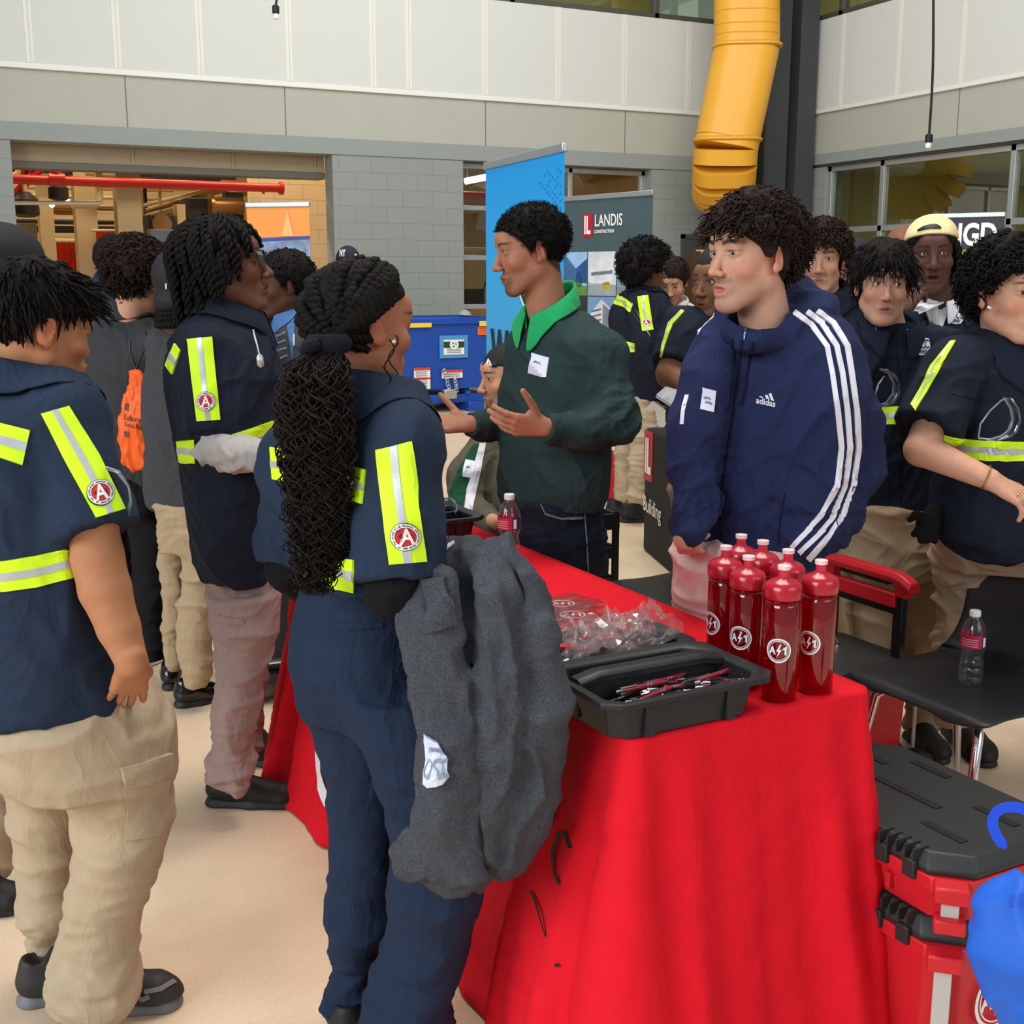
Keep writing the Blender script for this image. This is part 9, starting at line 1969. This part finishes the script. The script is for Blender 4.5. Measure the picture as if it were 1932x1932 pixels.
water_bottle(PZ(1830, 1288, .455), .452, 'clear water bottle with crimson label standing on a black chair seat', -20, 1.02)
# black crates behind the man in green
M_CRATE = mat('crate_black', (20,21,22), .5)
cx0, cf0 = .405, 4.42
for i, lab in enumerate(('black milk crate at the bottom of the stack behind the man in green', 'black open milk crate on top of the stack behind the man in green')):
    z0 = .0+.335*i; e = empty('milk_crate', Wc(cx0-.16, cf0+.12, z0), lab, 'crate', None); A, B = U(Wc(.88, .47)), U(Wc(-.47, .88)); c = Wc(cx0, cf0, 0)-A*.17+B*.17
    for s in (-1, 1):
        for v1, v2 in ((A, B), (B, A)):
            w = MB(); w.obox(c+v1*.165*s+UPZ*(z0+.04), v2*.17, v1*.006, UPZ*.04); w.obox(c+v1*.165*s+UPZ*(z0+.30), v2*.17, v1*.008, UPZ*.03); w.obox(c+v1*.165*s+UPZ*(z0+.18), v2*.17, v1*.006, UPZ*.022); [w.obox(c+v1*.165*s+v2*q+UPZ*(z0+.17), v2*.012, v1*.007, UPZ*.16) for q in (-.158, -.05, .05, .158)]; w.build('side_panel', M_CRATE, e)
    MB().obox(c+UPZ*(z0+.006), A*.165, B*.165, UPZ*.006).build('base', M_CRATE, e)
# dark rolling cart behind the student with twists
q = Wc(-.86, 4.40, 0); e = empty('rolling_cart', q, 'black rolling cart with casters standing behind the student with rope twists', 'cart', None)
MB().obox(q+UPZ*.42, RGT*.17, TOC*.22, UPZ*.30).build('cart_body', mat('cart_black', (18,17,18), .7), e, bevel=.02); MB().obox(q+UPZ*.10, RGT*.19, TOC*.25, UPZ*.02).build('base_tray', M_BLK, e, bevel=.006)
MB().tube([q+TOC*.26+RGT*-.02+UPZ*.17, q+TOC*.26+RGT*.20+UPZ*.20], .010, 8).build('chrome_rail', M_CHR, e, smooth=True)
for a in (-.1, .13):
    for b2 in (-.2, .25):
        c = q+RGT*a+TOC*b2+UPZ*.035; cs_ = MB().cyl(c-RGT*.014, c+RGT*.014, .035, 18).build('caster', M_BLK, e, bevel=.004); MB().obox(c+UPZ*.035, RGT*.018, TOC*.02, UPZ*.014).build('caster_fork', M_BLK, cs_, bevel=.003)
# cable and box on the floor further left
pts = [PZ(276, 1222, .01), PZ(290, 1225, .01), PZ(305, 1215, .01), PZ(318, 1200, .012), PZ(330, 1196, .015)]; tag(MB().tube(pts, .009, 8).build('white_cable', M_WHT, smooth=True), 'white cable looping on the floor behind the khaki trousers', 'cable')
# blue tote bag in the right foreground
g_ = Person.__new__(Person); g_.e = empty('tote_bag', Wc(.95, 1.74, 0), 'bright blue tote bag standing in the right foreground corner', 'bag'); g_.geo = {}; g_.h = .006
M_TOTE = mat('tote_blue', (20,98,208), .55, noise=.03, nscale=30, bump=.25, bscale=500)
ts = [(1682, 1900, 2080, 1.74, .30), (1700, 1872, 2085, 1.74, .34), (1720, 1858, 2090, 1.74, .40), (1780, 1856, 2090, 1.73, .45), (1850, 1866, 2085, 1.73, .5), (1930, 1896, 2075, 1.73, .5), (2100, 1960, 2060, 1.73, .5), (row(1.73, .0), 1985, 2040, 1.73, .5)]
g_.part('bag_body', u(0, loft(ts, -30, .4, 2.6, kcap=.01)), M_TOTE, h=.007, fold=[dict(amp=.012, size=.10, seed=8, yaw=-30, an=(1, 1, .6), tilt=.5)])
strip_px(g_, 'bag_body', 'top_hem', mat('tote_blue_dark', (16,80,190), .55), [(1905, 1690), (1935, 1686)], [(1905, 1712), (1935, 1708)], 2, .003, .004)
hp = Pm([(1960, 1690, 1.72), (1965, 1600, 1.70), (1945, 1530, 1.69), (1910, 1521, 1.69), (1882, 1527, 1.69), (1870, 1550, 1.69), (1880, 1578, 1.69), (1897, 1600, 1.69)]); w = MB(); rs = []
for _ in range(2): hp = [hp[0]]+[x for i in range(len(hp)-1) for x in (hp[i]*.75+hp[i+1]*.25, hp[i]*.25+hp[i+1]*.75)]+[hp[-1]]
for i, q in enumerate(hp):
    t_ = U(hp[min(i+1, len(hp)-1)]-hp[max(i-1, 0)]); n_ = U(np.cross(t_, TOC)); a = .008 if i < len(hp)-3 else .004; rs.append([q+n_*a+TOC*.001, q-n_*a+TOC*.001, q-n_*a-TOC*.001, q+n_*a-TOC*.001])
w.rings(rs).build('strap', mat('strap_blue', (14,76,226), .45), g_.e, smooth=True, auto=60)
print('objects', round(time.time()-T0, 1), len(bpy.data.objects))
